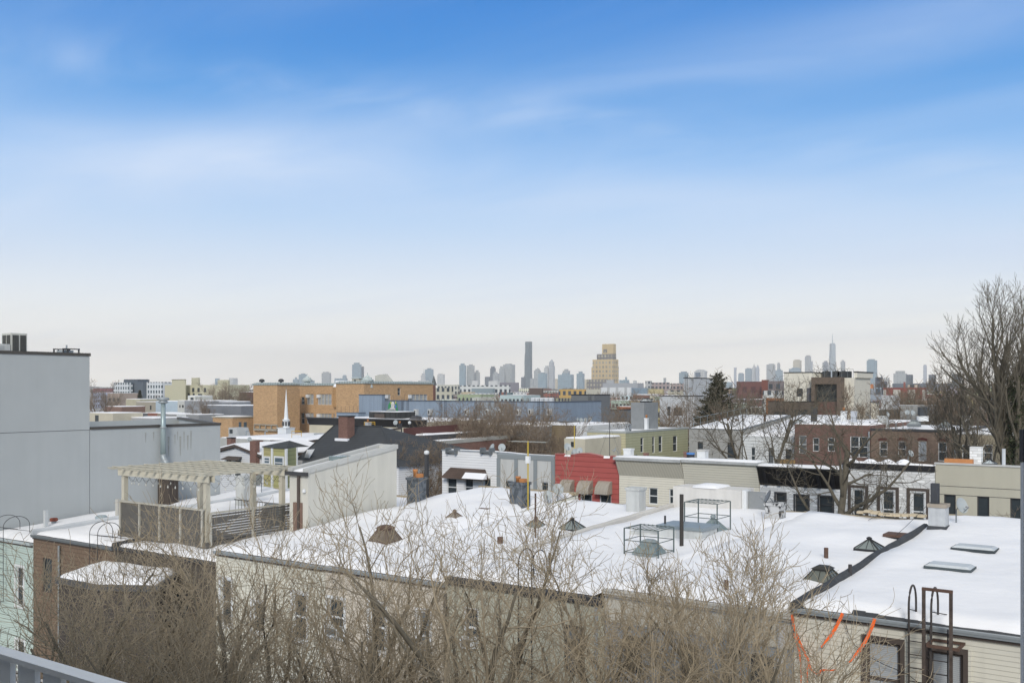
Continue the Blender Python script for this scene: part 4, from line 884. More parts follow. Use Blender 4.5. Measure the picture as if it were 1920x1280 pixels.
for i in range(n-3):
    p, q = pp[i], pp[i+1]
    if abs(q.x-p.x) > .05: MB().add([(p.x, YS-.06, p.z+.002), (q.x, YS-.06, q.z+.002), (q.x, YS+.24, q.z+.002), (p.x, YS+.24, p.z+.002), (p.x, YS-.06, p.z+.05), (q.x, YS-.06, q.z+.05), (q.x, YS+.24, q.z+.05), (p.x, YS+.24, p.z+.05)], [(0,3,2,1),(4,5,6,7),(0,1,5,4),(1,2,6,5),(2,3,7,6),(3,0,4,7)]).build('trim', mat((.5, .2, .18)), t)
for a_, c_, v0, v1 in ((1051, 1072, 901, 922), (1084, 1107, 903, 924), (1119, 1143, 904, 925)):
    a, c = PY(a_, v1, YS-.4), PY(c_, v1, YS-.4); zt2 = PY((a_+c_)/2, v0-3, YS).z; AW = mat((.40, .36, .30), 'vsiding', sp=.12, rough=.9, var=.08)
    z1 = a.z; n = 6; k = MB()
    for i in range(n+1):
        q = pi/2*i/n; y = YS-.01-.75*sin(q); z = z1+(zt2-z1)*cos(q); k.v += [(a.x, y, z), (c.x, y, z)]
    for i in range(n): o = i*2; k.f.append((o, o+1, o+3, o+2))
    k.v += [(a.x, YS-.01, z1), (c.x, YS-.01, z1)]; m_ = len(k.v); k.f.append(tuple([m_-2]+list(range(0, m_-2, 2)))); k.f.append(tuple([m_-1]+list(range(1, m_-2, 2)))); k.build('awning', AW, t)
CREAM = mat((.74, .70, .58), 'siding', sp=.17, rough=.55, var=.03, streak=.06)
t, x0, x1, zt, D = building('house', 'cream sided house front with a ribbed slanting cornice, right of the red one', 1161, 1283, 866, YS, 15, rise=-1.5, m=CREAM, group=G3,
    wins=[(1216, 914, 1233, 945, 'w'), (1176, 912, 1190, 945, 'w'), (1254, 916, 1268, 945, 'w')])
crest(t, x0, x1, YS, zt+.1, 1.15, .6, mat((.60, .57, .47), 'vsiding', sp=.12, var=.05)); MB().box(x0-.1, x1+.02, YS-.75, YS+.05, zt+.102, zt+.3).build('cornice_top', mat((.42, .43, .42), var=.2, vs=2), t)
snowsheet(x0, x1, YS-.7, YS+1, lambda x, y: zt+.3, th=.1, amp=.05, seed=4).build('cornice_snow', SNOW, t, True)
t, x0, x1, zt, D = building('house', 'cream sided house front with a gently curved slatted cornice, left of the black cornice', 1284, 1424, 871, YS, 15, rise=-1.5, m=CREAM, group=G3,
    wins=[(1395, 925, 1409, 945, 'w'), (1345, 920, 1358, 945, 'w'), (1302, 918, 1315, 945, 'w')])
crest(t, x0, x1, YS, zt+.1, 1.5, .5, mat((.66, .63, .52), 'siding', sp=.17, var=.04)); MB().box(x0+.03, x1+.1, YS-.68, YS+.05, zt+.102, zt+.28).build('cornice_top', mat((.42, .43, .42), var=.2, vs=2), t)
z_ = zt; snowsheet(x0, x1, YS-.62, YS+1, lambda x, y: z_+.28, th=.12, amp=.05, seed=5).build('cornice_snow', SNOW, t, True)
WBR = mat((.82, .82, .80), 'brick', sp=.17, col2=(.72, .72, .7), rough=.75, var=.05)
t, x0, x1, zt, D = building('house', 'white painted brick front under a heavy black slanting cornice', 1425, 1579, 878, YS, 15, rise=-1.5, m=WBR, group=G3,
    wins=[(1455, 925, 1472, 950, 'do'), (1491, 929, 1515, 962, 'do'), (1536, 931, 1561, 962, 'do')])
crest(t, x0+.02, x1, YS, zt, 1.2, .6, mat((.018, .017, .017), rough=.7)); MB().box(x0, x1, YS-.64, YS+.05, zt+.002, zt+.09).build('cornice_top', mat((.05, .05, .05)), t); z3 = zt
snowsheet(x0, x1, YS-.6, YS+1, lambda x, y: z3+.09, th=.15, amp=.05, seed=6).build('cornice_snow', SNOW, t, True)
for i in range(6): q = x0+.5+i*(x1-x0-1)/5; MB().add([(q-.1, YS-.08, zt-1.15), (q+.1, YS-.08, zt-1.15), (q+.1, YS-.52, zt-.1), (q-.1, YS-.52, zt-.1), (q-.1, YS-.2, zt-1.2), (q+.1, YS-.2, zt-1.2), (q+.1, YS-.64, zt-.15), (q-.1, YS-.64, zt-.15)], [(0, 1, 2, 3), (4, 7, 6, 5), (0, 4, 5, 1), (3, 2, 6, 7), (0, 3, 7, 4), (1, 5, 6, 2)]).build('bracket', BLACK, t)
t, x0, x1, zt, D = building('house', 'white painted brick front with a thin black roof line and tall dark framed windows', 1580, 1753, 870, YS, 15, rise=-1.5, m=WBR, group=G3,
    wins=[(1599, 917, 1619, 985, 'wo'), (1654, 920, 1676, 990, 'wo'), (1710, 923, 1733, 995, 'wo')])
MB().box(x0, x1, YS-.1, YS-.003, zt-.35, zt).build('cornice', BLACK, t)
for a_, c_, v in ((1599, 1619, 917), (1654, 1676, 920), (1710, 1733, 923)):
    a, c = PY(a_, v, YS), PY(c_, v, YS); k = MB(); zt2 = a.z
    k.box(a.x-.3, a.x-.115, YS-.06, YS-.003, zt2-2.8, zt2+.28); k.box(c.x+.115, c.x+.3, YS-.06, YS-.003, zt2-2.8, zt2+.28); k.box(a.x-.114, c.x+.114, YS-.06, YS-.003, zt2+.115, zt2+.28); k.build('window_surround', BROWNM, t)
t, x0, x1, zt, D = building('house', 'plain olive beige rendered front at the right end of the row', 1754, 2010, 875, YS, 15, rise=-1.5, m=mat((.50, .475, .38), rough=.9, var=.04, streak=.05), group=G3, cop=mat((.55, .55, .52)), coph=.1,
    wins=[(1770, 927, 1792, 985, 'dn'), (1832, 931, 1855, 985, 'dn'), (1894, 934, 1916, 985, 'dn')])
k = MB(); 
for v in (912, 928): p = PY(1800, v, YS); k.box(x0, x1, YS-.008, YS-.001, p.z-.015, p.z+.015)
k.build('joint', DARK, t)
# things on those roofs
def onY(px, py, Y): return PY(px, py, Y)
chimney('tall white chimney with a domed snowy hood behind the cream cornice', 1305, 1326, 872, 840, WHITE, on=onY(1315, 874, YS+5), cap=mat((.5, .49, .46)), group='chimneys across the street')
p = onY(1315, 840, YS+5); 
chimney('squat white chimney between the red and cream roofs', 1167, 1186, 872, 838, WHITE, on=onY(1176, 874, YS+6), group='chimneys across the street')
chimney('narrow crumbling brick chimney behind the cream roof', 1205, 1215, 866, 846, REDBR, on=onY(1210, 868, YS+7), group='chimneys across the street')
chimney('brick chimney beside a blue capped duct behind the cream roof', 1281, 1290, 868, 846, REDBR, on=onY(1285, 868, YS+8), group='chimneys across the street')
k = onY(1295, 866, YS+8); k2 = MB().lathe((k.x, k.y, k.z-.3), [(.3, 0), (.3, .9)], 12); t = thing('duct', 'black duct with a blue band beside the brick chimney', 'duct', footed(k)); k2.build('pipe', BLACK, t); MB().lathe((k.x, k.y, k.z+.603), [(.32, 0), (.32, .14)], 12).build('band', mat((.08, .2, .45)), t)
p = onY(1183, 872, YS+4); s = mpp(p); t = thing('dormer', 'small black triangular roof vent on the cream roof', 'vent', footed(p)); MB().add([(p.x-.9, p.y, p.z), (p.x+.9, p.y, p.z), (p.x, p.y, p.z+.75), (p.x-.9, p.y+1, p.z), (p.x+.9, p.y+1, p.z), (p.x, p.y+1, p.z+.75)], [(0, 1, 2), (3, 5, 4), (0, 2, 5, 3), (1, 4, 5, 2), (0, 3, 4, 1)]).build('hood', BLACK, t)
for px, py, r_, az, Yd, lb in ((924, 838, 6, -.3, YS+3, 'leftmost grey dish on the white sided house'), (941, 839, 7, .6, YS+3, 'oval grey dish at the edge of the white sided house'),
      (1064, 838, 7, .9, YS+4, 'dark dish standing above the red parapet'), (1087, 845, 6, .4, YS+4, 'pale oval dish behind the curved red parapet'), (1078, 848, 7, 0, YS+5, 'broad white dish low behind the red parapet'), (1154, 843, 5, -1.0, YS+5, 'small tilted dish left of the squat white chimney'),
      (1707, 850, 6, 1.0, YS+5, 'grey dish on the thin black roof line'), (1612, 843, 5, .8, 108, 'grey dish beside the slim tree by the brick wall')):
    q = PY(px, py, Yd); dish(lb, px, py, r_, p=q, az=az, tilt=.4, pole=1.2)
mast('thin yellow pole rising behind the red parapet', 1077, 850, 796, PY(1077, 852, YS+9), top=False, box=False)
p = PY(1143, 850, YS+6); t = thing('aerial_mast', 'dark guyed aerial mast in front of the yellow green house', 'antenna', footed(p)); s = mpp(p); k = MB(); k.tube([(p.x, p.y, p.z-1), (p.x, p.y, p.z+62*s)], .03, 5); k.build('mast', DARK, t)
k = MB(); q = Vector((p.x, p.y, p.z+30*s)); k.tube([q+Vector((-.6, 0, 0)), q+Vector((.6, 0, 0))], .02, 4); [k.tube([q+Vector((0, 0, 1)), Vector((p.x+dx, p.y, p.z-.4))], .008, 3) for dx in (-1, 1.1)]; k.build('guys', DARK, t)
p = PY(1858, 866, YS+4); t, c_, a_ = skylight('white framed skylight with two bright panes on the olive beige roof', 1838, 1870, 868, 857, 'pyr', on=PY(1854, 870, YS+3), gm=mat((.5, .55, .56), rough=.3), fm=BLACK, group='skylights on farther roofs')
p = PY(1882, 872, YS+2); s = mpp(p); tag(MB().tube([(p.x, p.y, p.z-.3), (p.x, p.y, p.z+31*s)], .1, 8).build('vent_pipe', mat((.5, .52, .53))), 'pale vent pipe rising from the olive beige roof', 'pipe')
p = PY(1800, 865, YS+2); tag(MB().box(p.x-.9, p.x+.7, p.y, p.y+.4, p.z-.15, p.z+.15).build('clay_trough', TERRA), 'low orange clay block on the olive beige roof edge', 'block')
p = PY(1828, 862, YS+3); tag(MB().box(p.x-.3, p.x+.35, p.y, p.y+.6, p.z-.4, p.z+.8).build('white_box', WBR), 'small white brick box chimney on the olive beige roof', 'chimney')
for i, (px, py) in enumerate(((1597, 860), (1632, 861), (1665, 862), (1695, 862))):
    p = PY(px, py+6, YS+3); t = thing('snow_covered_skylight', ['rounded snow heap', 'smaller snow heap', 'pointed snow heap', 'broad pointed snow heap'][i]+' over a skylight on the thin black roof line', 'skylight', footed(p), 'snow heaps over skylights')
    MB().lathe(footed(p), [(.7, -.3), (.6, -.1), (.4, .1), (.2, .22), (.02, .26)], 8).build('mound', SNOW, t, i < 2)

# ================================================================== THE ROW BEHIND (rear walls around y = 104-110)
G4 = 'back of the next row of houses'
YG = mat((.56, .52, .33), 'siding', sp=.33, rough=.6, var=.06, streak=.1); YG_SHADED = mat((.42, .42, .275), 'siding', sp=.33, rough=.6, var=.06, streak=.1)  # second one: same siding darkened, side wall's shade put into its colour
t, x0, x1, zt, D = building('house', 'yellow green sided house seen on its corner, with a snowy roof and angled bay', 1101, 1173, 811, 104, pxs=1290, m=YG, smat=YG_SHADED, group=G4, cop=mat((.42, .44, .42)), coph=.25,
    wins=[(1112, 821, 1118, 839, 'w'), (1136, 821, 1147, 851, 'wc')], swins=[(1201, 820, 1207, 848, 'w'), (1223, 818, 1228, 849, 'w'), (1235, 817, 1242, 847, 'w'), (1262, 817, 1270, 846, 'w')])
building('stair_bulkhead', 'tall grey stair bulkhead with a glazed top on the yellow green house roof', 1183, 1208, 754, 112, pxs=1234, m=mat((.24, .25, .25), rough=.7, var=.15, vs=1), z0=9, roof='none', cat='bulkhead', group=None)
q = PY(1208, 754, 114.5); skylight('dark ribbed skylight on top of the grey bulkhead', 1200, 1224, 753, 746, 'hip', on=Vector((q.x, q.y, q.z+.1)), gm=mat((.45, .47, .46)), fm=BLACK, group='skylights on farther roofs')
chimney('white chimney with a red pot on the yellow green house', 1207, 1215, 802, 782, WHITE, on=PY(1211, 803, 111.2), pots=(('pot', 0, .4),), group='chimneys on farther roofs')
chimney('small grey chimney with dark stains on the yellow green house', 1170, 1182, 806, 793, mat((.33, .35, .36), 'peel', col2=(.1, .1, .1)), on=PY(1176, 807, 106), group='chimneys on farther roofs')
building('house', 'flat grey rendered rear wall behind a spreading bare tree', 1292, 1391, 805, 108, 16, m=mat((.33, .325, .30), rough=.9, var=.06), group=G4, rise=1.3, wins=[(1308, 828, 1318, 852, 'd'), (1364, 829, 1377, 858, 'd')], cop=STEEL, coph=.1)
t, x0, x1, zt, D = building('house', 'white boarded rear wall with dark windows, left of the brown brick', 1393, 1489, 819, 108, 19, m=mat((.62, .63, .61), 'siding', sp=.33, rough=.6, var=.05), group=G4, rise=2.0, wins=[(1408, 838, 1416, 870, 'w'), (1441, 839, 1450, 870, 'dc'), (1473, 842, 1484, 870, 'd')], cop=WHITE, coph=.1)
p = PY(1457, 868, 104); tag(MB().box(p.x-.1, p.x+2.0, 104, 104.06, 0, p.z+.45).build('board_fence', mat((.36, .23, .10), 'vsiding', sp=.16)), 'orange brown board fence below the white boarded wall', 'fence')
BRK = mat((.15, .085, .066), 'brick', sp=.085, col2=(1.9, 2.2, 2.4), rough=.9, var=.12, vs=1.5); BRK2 = mat((.19, .12, .088), 'brick', sp=.085, col2=(2.0, 2.6, 2.7), rough=.9, var=.3, vs=.8)
t, x0, x1, zt, D = building('house', 'dark brown brick rear wall with a raised straight parapet and four windows', 1490, 1632, 796, 106, 18, m=BRK, group=G4, wins=[(1498, 816, 1512, 850, 'wc'), (1524, 820, 1536, 846, 'w'), (1552, 820, 1565, 846, 'w'), (1594, 818, 1627, 857, 'wm')])
t, x0, x1, zt, D = building('house', 'patchy red brown brick rear wall with arched window heads', 1633, 1792, 809, 106, 18, m=BRK2, group=G4, cop=DARK, coph=.25, wins=[(1649, 827, 1664, 856, 'w'), (1684, 827, 1699, 856, 'w'), (1722, 827, 1737, 864, 'wnb'), (1759, 829, 1775, 864, 'w')])
for a_, c_, v in ((1649, 1664, 826.4), (1684, 1699, 826.4), (1722, 1737, 826.4), (1759, 1775, 828.4)):
    a, c = PY(a_, v, 105.98), PY(c_, v, 105.98); n = 6; k = MB()
    for i in range(n+1): u = i/n; k.v += [(a.x-.1+(c.x-a.x+.2)*u, 105.95, a.z+.02+.1*sin(pi*u)), (a.x-.1+(c.x-a.x+.2)*u, 105.95, a.z+.24+.12*sin(pi*u))]
    for i in range(n): o = i*2; k.f.append((o, o+2, o+3, o+1))
    k.build('arched_lintel', mat((.10, .035, .03)), t)
t, x0, x1, zt, D = building('house', 'brown rendered rear wall behind the big tree trunk', 1793, 1900, 815, 106, 18, m=mat((.30, .265, .19), rough=.9, var=.15, vs=.8), group=G4, cop=mat((.5, .5, .48)), coph=.12, wins=[(1804, 833, 1822, 864, 'w'), (1844, 833, 1861, 864, 'w')])
building('house', 'brown rear wall at the right border, mostly hidden by the big trunk', 1901, 2010, 817, 106, 18, m=mat((.2, .17, .13), rough=.9, var=.1), group=G4, wins=[(1908, 835, 1918, 866, 'w')])
for px in (1629, 1791): p = PY(px, 830, 105.8); tag(MB().tube([(p.x, 105.85, p.z+1.2), (p.x, 105.85, 1)], .09, 6).build('downpipe', GALV), 'grey downpipe between brick walls, '+('left one' if px < 1700 else 'right one'), 'pipe')
for a_ in ((1519, 1531, 787, 762, 'dark chimney at the left end of the brick houses', DARK), (1575, 1587, 790, 770, 'off white chimney with a clay pot by the slim tree', WHITE), (1594, 1606, 784, 770, 'pale grey chimney behind the slim tree', mat((.45, .47, .5))),
           (1644, 1665, 802, 779, 'broad whitish chimney on the brick roof with stained sides', DIRTYW), (1801, 1818, 806, 779, 'grey mottled chimney behind the right trees', mat((.38, .38, .37), 'peel', col2=(.18, .18, .17)))):
    chimney(a_[4], a_[0], a_[1], a_[2], a_[3], a_[5], on=PY((a_[0]+a_[1])/2, a_[2], 112), group='chimneys on farther roofs', pots=(('pot', 0, .4),) if 'pot' in a_[4] else ())
k = PY(1730, 784, 114); s = mpp(k); t = thing('round_tank', 'dark round tank on a white base on the brick houses roof', 'tank', footed(k)); MB().lathe(footed(k), [(.62, -.3), (.62, .25)], 16).build('base', WHITE, t); MB().lathe((k.x, k.y, k.z+.253), [(.5, 0), (.52, .95), (.48, 1.0)], 16).build('drum', mat((.07, .075, .08), 'vsiding', sp=.2, var=.3), t)
for px, py, r_, az, lb in ((1701, 773, 4.5, .3, 'small upright dish left of the round tank'), (1711, 774, 5, .9, 'dish leaning right beside the round tank'), (1664, 777, 4.5, 1.2, 'narrow dish on the broad whitish chimney')):
    dish(lb, px, py, r_, p=PY(px, py, 112), az=az, tilt=.3, pole=1.3)
for a_ in ((1618, 1640, 799, 789, 'pyr', 'low vented skylight behind the dark parapet'), (1698, 1726, 796, 786, 'hip', 'wide grey skylight in front of the round tank'), (1757, 1783, 798, 785, 'pyr', 'grey pyramid skylight behind the right trees'), (1478, 1508, 792, 786, 'hip', 'greenish skylight at the corner of the white boarded house')):
    skylight(a_[5], a_[0], a_[1], a_[2], a_[3], a_[4], on=PY((a_[0]+a_[1])/2, a_[2], 109), gm=mat((.33, .36, .35)), fm=STEEL, group='skylights on farther roofs')
for px in (1673, 1687):
    p = PY(px, 804, 107); n = 8; k = MB(); k.tube([(p.x-.35, p.y, p.z-.3)]+[(p.x-.35*cos(pi*i/n), p.y, p.z+.4+.45*sin(pi*i/n)) for i in range(n+1)]+[(p.x+.35, p.y, p.z-.3)], .035, 5); tag(k.build('ladder_hoop', STEEL), 'grey ladder hoop over the brick parapet, '+('left' if px < 1680 else 'right')+' of the pair', 'ladder hoop')
# chain link fence on the roof
k = MB(); a, c = PY(1300, 784, 112), PY(1400, 764, 124)
for i in range(9): u = i/8; q = a.lerp(c, u); k.tube([(q.x, q.y, q.z-1.6), (q.x, q.y, q.z)], .03, 4)
k.tube([a, c], .035, 4); k.tube([a-Vector((0, 0, .75)), c-Vector((0, 0, .75))], .02, 4); k.tube([a-Vector((0, 0, 1.5)), c-Vector((0, 0, 1.5))], .02, 4); tag(k.build('roof_fence', mat((.30, .34, .36), metal=.4)), 'pale blue grey rail fence rising along the snowy roof', 'fence')
for px, py in ((1365, 787), (1382, 790), (1434, 782), (1350, 783)):
    p = PY(px, py, 116); tag(MB().lathe((p.x, p.y, p.z-.5), [(.14, 0), (.14, .6), (.22, .62), (.2, .8)], 8).build('roof_vent', RUST), {1365: 'red capped vent nearest the fence', 1382: 'red capped vent right of another on the snow', 1434: 'lone red capped vent high on the snow', 1350: 'red capped vent under the rail fence'}[px], 'vent', 'red capped vents')

# ================================================================== MIDDLE DISTANCE, LEFT AND CENTRE
ORB = mat((.50, .32, .17), 'brick', sp=.14, col2=(.95, 1.0, 1.1), rough=.9, var=.08, vs=.35)
ORB2 = mat((.42, .25, .115), 'brick', sp=.14, col2=(.95, 1.0, 1.1), rough=.9, var=.08, vs=.35)
SCOP = mat((.32, .37, .36), 'vsiding', sp=.9, rough=.7, var=.2, vs=1)
def school():
    YB = 175.0; zt = PY(520, 722, YB).z
    t = thing('school_building', 'long orange brick school with grey green roof edge and roof turrets', 'school', (PY(475, 722, YB).x, YB, 0))
    def blk(px0, px1, pxs, Y, zt, wins=(), swins=(), nm='wing'):
        x0, x1 = PY(px0, 0, Y).x, PY(px1, 0, Y).x; D = PX(pxs, 0, x1).y-Y
        hy = [(PY(a, 0, Y).x, PY(c, 0, Y).x, PY((a+c)/2, d, Y).z, PY((a+c)/2, b, Y).z) for a, b, c, d, *_ in wins]
        hx = [(PX(a, 0, x1).y, PX(c, 0, x1).y, PX((a+c)/2, d, x1).z, PX((a+c)/2, b, x1).z) for a, b, c, d, *_ in swins]
        b = MB(); h1 = wallplane(b, 'y', Y, x0, x1, 0, zt, hy, 1, .3); w_ = b.build(nm+'_wall', ORB, t)
        b = MB(); h2 = wallplane(b, 'x', x1, Y, Y+D, 0, zt, hx, -1, .3); b.add([(x0, Y, 0), (x0, Y+D, 0), (x0, Y+D, zt), (x0, Y, zt)], [(0, 1, 2, 3)]); b.add([(x0, Y+D, 0), (x1, Y+D, 0), (x1, Y+D, zt), (x0, Y+D, zt)], [(0, 1, 2, 3)]); b.build(nm+'_side_wall', ORB, t)
        for h, wd in zip(h1, wins): multi(t, 'y', Y, h, 1, wd[4])
        for h, wd in zip(h2, swins): multi(t, 'x', x1, h, -1, wd[4])
        k = MB(); k.box(x0-.25, x1+.25, Y-.25, Y+D, zt, zt+.3); k.frus(((x0+x1)/2, Y+D/2-.17, zt+.303), x1-x0+.3, D+.2, .35, x1-x0-1.2, D-1.5); k.build(nm+'_roof_edge', SCOP, t)
        return x0, x1, D
    def multi(t, axis, const, h, inward, n):
        a, c, zb, ztt = h
        if n == 1: return window(t, axis, const, h, inward, .3, 'w')
        wd = (c-a)/n
        wn = window(t, axis, const, h, inward, .3, 'wb')
        k = MB()
        for i in range(1, n):
            u = a+wd*i; d0, d1 = sorted((const+inward*.08, const+inward*.28))
            if axis == 'y': k.box(u-.16, u+.16, d0, d1, zb, ztt)
            else: k.box(d0, d1, u-.16, u+.16, zb, ztt)
        k.build('mullions', mat((.42, .40, .34)), wn)
        k = MB(); q = a+wd*.35; d0, d1 = sorted((const-inward*.3, const+inward*.22))
        (k.box(q-.55, q+.55, d0, d1, ztt-1.0, ztt-.15) if axis == 'y' else k.box(d0, d1, q-.55, q+.55, ztt-1.0, ztt-.15)); k.build('air_conditioner', WHITE, wn)
    blk(475, 520, 562, YB-8, zt, nm='west')
    blk(556, 632, 640, YB+6, zt-.1, wins=[(564.5, 744, 571, 758, 1), (575, 738.5, 588, 758, 2), (595.5, 738.5, 621.5, 758.5, 4), (625, 739, 627.5, 756, 1), (564.5, 774, 571, 794, 1), (575, 774, 588, 794, 2), (595.5, 775, 621.5, 794, 4), (625, 775, 627.5, 790, 1)], nm='middle')
    blk(630, 683, 812, YB, zt+.3, swins=[(722, 739, 733, 758, 3), (737.5, 740, 739, 750, 1), (745.5, 727, 751.5, 741, 1), (758.5, 740, 760, 750, 1), (765, 739, 802, 758, 5)], nm='east')
    k = MB(); p = PY(638, 715, YB+5); s = mpp(p); k.box(p.x-2.8, p.x+1.6, p.y, p.y+3, 10, p.z-1.5); k.build('chimney', ORB2, t)
    MB().frus((p.x-.6, p.y+1.5, p.z-1.4), 4.0, 3.0, 1.6, 3.0, 2.0).build('chimney_snow', SNOW, t)
    VER = mat((.47, .52, .50), rough=.7, var=.25, vs=1)
    xe = PY(683, 0, YB).x
    for px, py in ((576, 719), (689, 719)):
        p = PY(px, py, YB+12 if px < 600 else PX(697, 0, xe).y); MB().lathe((p.x, p.y, p.z-1.0), [(1.6, 0), (1.5, .9), (.9, 1.1), (.8, 1.5), (1.5, 1.6), (1.6, 2.0), (1.2, 2.1), (1.1, 2.5), (.45, 2.8), (.12, 3.2), (.04, 3.8)], 10).build('roof_turret', VER, t)
    p = PY(666, 719, YB+9); k = MB(); k.box(p.x-1.2, p.x+1.2, p.y, p.y+2.2, p.z-1, p.z+1.3); k.build('penthouse', mat((.48, .46, .38), rough=.9, var=.2), t); MB().box(p.x-1.4, p.x+1.4, p.y-.2, p.y+2.4, p.z+1.303, p.z+1.5).build('penthouse_roof', VER, t)
    MB().box(p.x-.5, p.x+.3, p.y-.05, p.y-.003, p.z-.1, p.z+1.0).build('penthouse_window', GLASS, t)
    yb_ = PX(747, 0, xe).y+.5; a = PY(703, 720, yb_); c = PY(741, 720, yb_); m_ = PY(711, 702, yb_); n_ = PY(719, 701, yb_)
    k = MB(); Y = yb_; vs_ = [(a.x, a.z-1), (c.x, a.z-1), (n_.x, n_.z), (m_.x, m_.z), (a.x, m_.z-.3)]; k.add([(x, Y, z) for x, z in vs_]+[(x, Y+1.5, z) for x, z in vs_], [(0, 1, 2, 3, 4), (9, 8, 7, 6, 5)]+[(i, i+5, (i+1) % 5+5, (i+1) % 5) for i in range(5)]); k.build('sloped_bulkhead', mat((.47, .46, .41), rough=.9, var=.08), t)
    for px in (491, 527): p = PY(px, 722, YB-5); MB().lathe((p.x, p.y, zt+.6), [(.3, 0), (.3, .2), (.7, .25), (.75, .7), (.3, 1.0)], 10).build('roof_fan', DARK, t)
    # low annexe
    YA = 163
    x0, x1 = PY(399, 0, YA).x, PY(436, 0, YA).x; z = PY(420, 783, YA).z; D = PX(475, 0, x1).y-YA
    MB().box(x0, x1, YA, YA+D, 0, z).build('annexe', ORB, t); MB().box(x0-.2, x1+.2, YA-.2, YA+D, z+.003, z+.35).build('annexe_coping', mat((.4, .38, .32)), t)
    snowsheet(x0+.4, x1-.3, YA+.4, YA+D, lambda x, y: z+.3, th=.2, amp=.1, step=2, seed=8).build('annexe_snow', SNOW, t, True)
    for a, c in ((447.5, 452.5), (457, 462.5)): y0, y1 = PX(a, 0, x1).y, PX(c, 0, x1).y; MB().box(x1-.1, x1+.04, y0, y1, PX(a, 809, x1).z, PX(a, 791, x1).z).build('window', GLASSB, t)
    k = MB(); a, c = PY(476, 0, YB-8.6), PY(519, 0, YB-8.6); zz1, zz2 = PY(497, 797, YB-8.6).z, PY(497, 805, YB-8.6).z; k.box(a.x, c.x, YB-8.8, YB-8.02, zz2-.3, zz2+.2); k.box(a.x, c.x, YB-8.6, YB-8.3, zz1, zz1+.25)
    for i in range(5): q = a.x+(c.x-a.x)*i/4; k.box(q-.1, q+.1, YB-8.6, YB-8.4, zz2+.2, zz1)
    k.build('balcony', mat((.3, .28, .23)), t)
school()
BLU = mat((.255, .31, .375), rough=.85, var=.05, vs=.3, streak=.15)
t, x0, x1, zt, D = building('warehouse', 'tall plain blue block left of the mural', 673, 716, 741, 140, pxs=722, m=BLU, cat='warehouse', cop=mat((.1, .12, .15)), coph=.2)
t, x0, x1, zt, D = building('warehouse', 'long blue warehouse wall with ladders and a painted mural', 722, 1038, 750, 141, D=16, m=BLU, cat='warehouse', cop=mat((.1, .12, .15)), coph=.2, ztop=PY(880, 753, 141).z, roof='flat')
a, c = PY(896, 0, 141), PY(957, 0, 141); MB().box(a.x, c.x, 140.9, 140.997, 0, zt-.05).build('grey_section', mat((.30, .33, .35), 'vsiding', sp=2.2, rough=.8, var=.1), t)
a, c = PY(720, 0, 141), PY(756, 0, 141); MB().box(a.x, c.x, 140.93, 140.996, 0, zt-.05).build('plain_section', mat((.16, .20, .25), rough=.85, var=.05), t)
for px in (754.5, 764, 826, 835, 892, 961, 1010, 1018):
    p = PY(px, 770, 140.6); k = MB()
    for dx in (-.18, .18): k.tube([(p.x+dx, 140.6, zt-3.4), (p.x+dx, 140.6, zt+.6)], .035, 4)
    for i in range(9): k.tube([(p.x-.18, 140.6, zt-3.2+i*.42), (p.x+.18, 140.6, zt-3.2+i*.42)], .02, 4)
    k.build('wall_ladder', DARK, t)
for px in (780, 806, 875, 915, 938, 972, 995, 1030): p = PY(px, 772, 140.6); k = MB().box(p.x-.3, p.x+.3, 140.3, 140.99, p.z-.6, p.z+.5); k.build('wall_unit', mat((.6, .6, .57)), t); MB().box(p.x-.2, p.x+.12, 140.28, 140.297, p.z-.35, p.z+.3).build('grille', DARK, t.children[-1])
# generic mural: pale rounded rock figure between green leaves
def mural():
    Y = 140.915; c = PY(737, 762, Y); m = thing('mural', 'painted mural of a pale face between green leaves on the blue wall', 'mural', (c.x, Y, c.z))
    def blob(cx, cz, rx, rz, col, nm, y, n=18):
        k = MB(); k.v = [(c.x+cx+rx*cos(2*pi*i/n), y-.006, c.z+cz+rz*sin(2*pi*i/n)) for i in range(n)]+[(c.x+cx+rx*cos(2*pi*i/n), y, c.z+cz+rz*sin(2*pi*i/n)) for i in range(n)]
        k.f = [tuple(range(n))]+[(i, i+n, (i+1) % n+n, (i+1) % n) for i in range(n)]; k.build(nm, mat(col, rough=.9, var=.2, vs=3), m)
    GR = (.05, .25, .10)
    for i, (x, z, a, b) in enumerate(((-1.05, -.2, .22, .75), (-.8, .35, .2, .5), (-.68, -.35, .2, .5), (.95, -.1, .2, .7), (1.1, -.8, .18, .7), (.78, .45, .16, .4))): blob(x, z, a, b, GR, 'leaf', Y-.01-.007*i)
    blob(-.5, .75, .15, .25, (.5, .5, .08), 'leaf', Y-.052); blob(.72, .8, .12, .25, (.5, .5, .08), 'leaf', Y-.06); blob(.75, .05, .2, .3, (.1, .2, .5), 'leaf', Y-.068)
    blob(-.1, -.55, .75, .45, (.55, .54, .5), 'shoulders', Y-.076); blob(0, .3, .42, .68, (.62, .61, .57), 'face', Y-.084)
    blob(-.16, .38, .07, .09, (.2, .2, .2), 'eye', Y-.092); blob(.16, .38, .07, .09, (.2, .2, .2), 'eye', Y-.092); blob(0, -.02, .16, .04, (.3, .25, .22), 'mouth', Y-.092); blob(0, .2, .05, .1, (.45, .43, .4), 'nose', Y-.092)
    blob(.55, -.75, .35, .1, (.4, .12, .06), 'leaf', Y-.1)
mural()
t, *_ = building('warehouse', 'low blue and grey flat roofed block in front of the mural wall', 716, 782, 787, 131, D=8, m=BLU, cat='warehouse', roof='flat', cop=DARK)
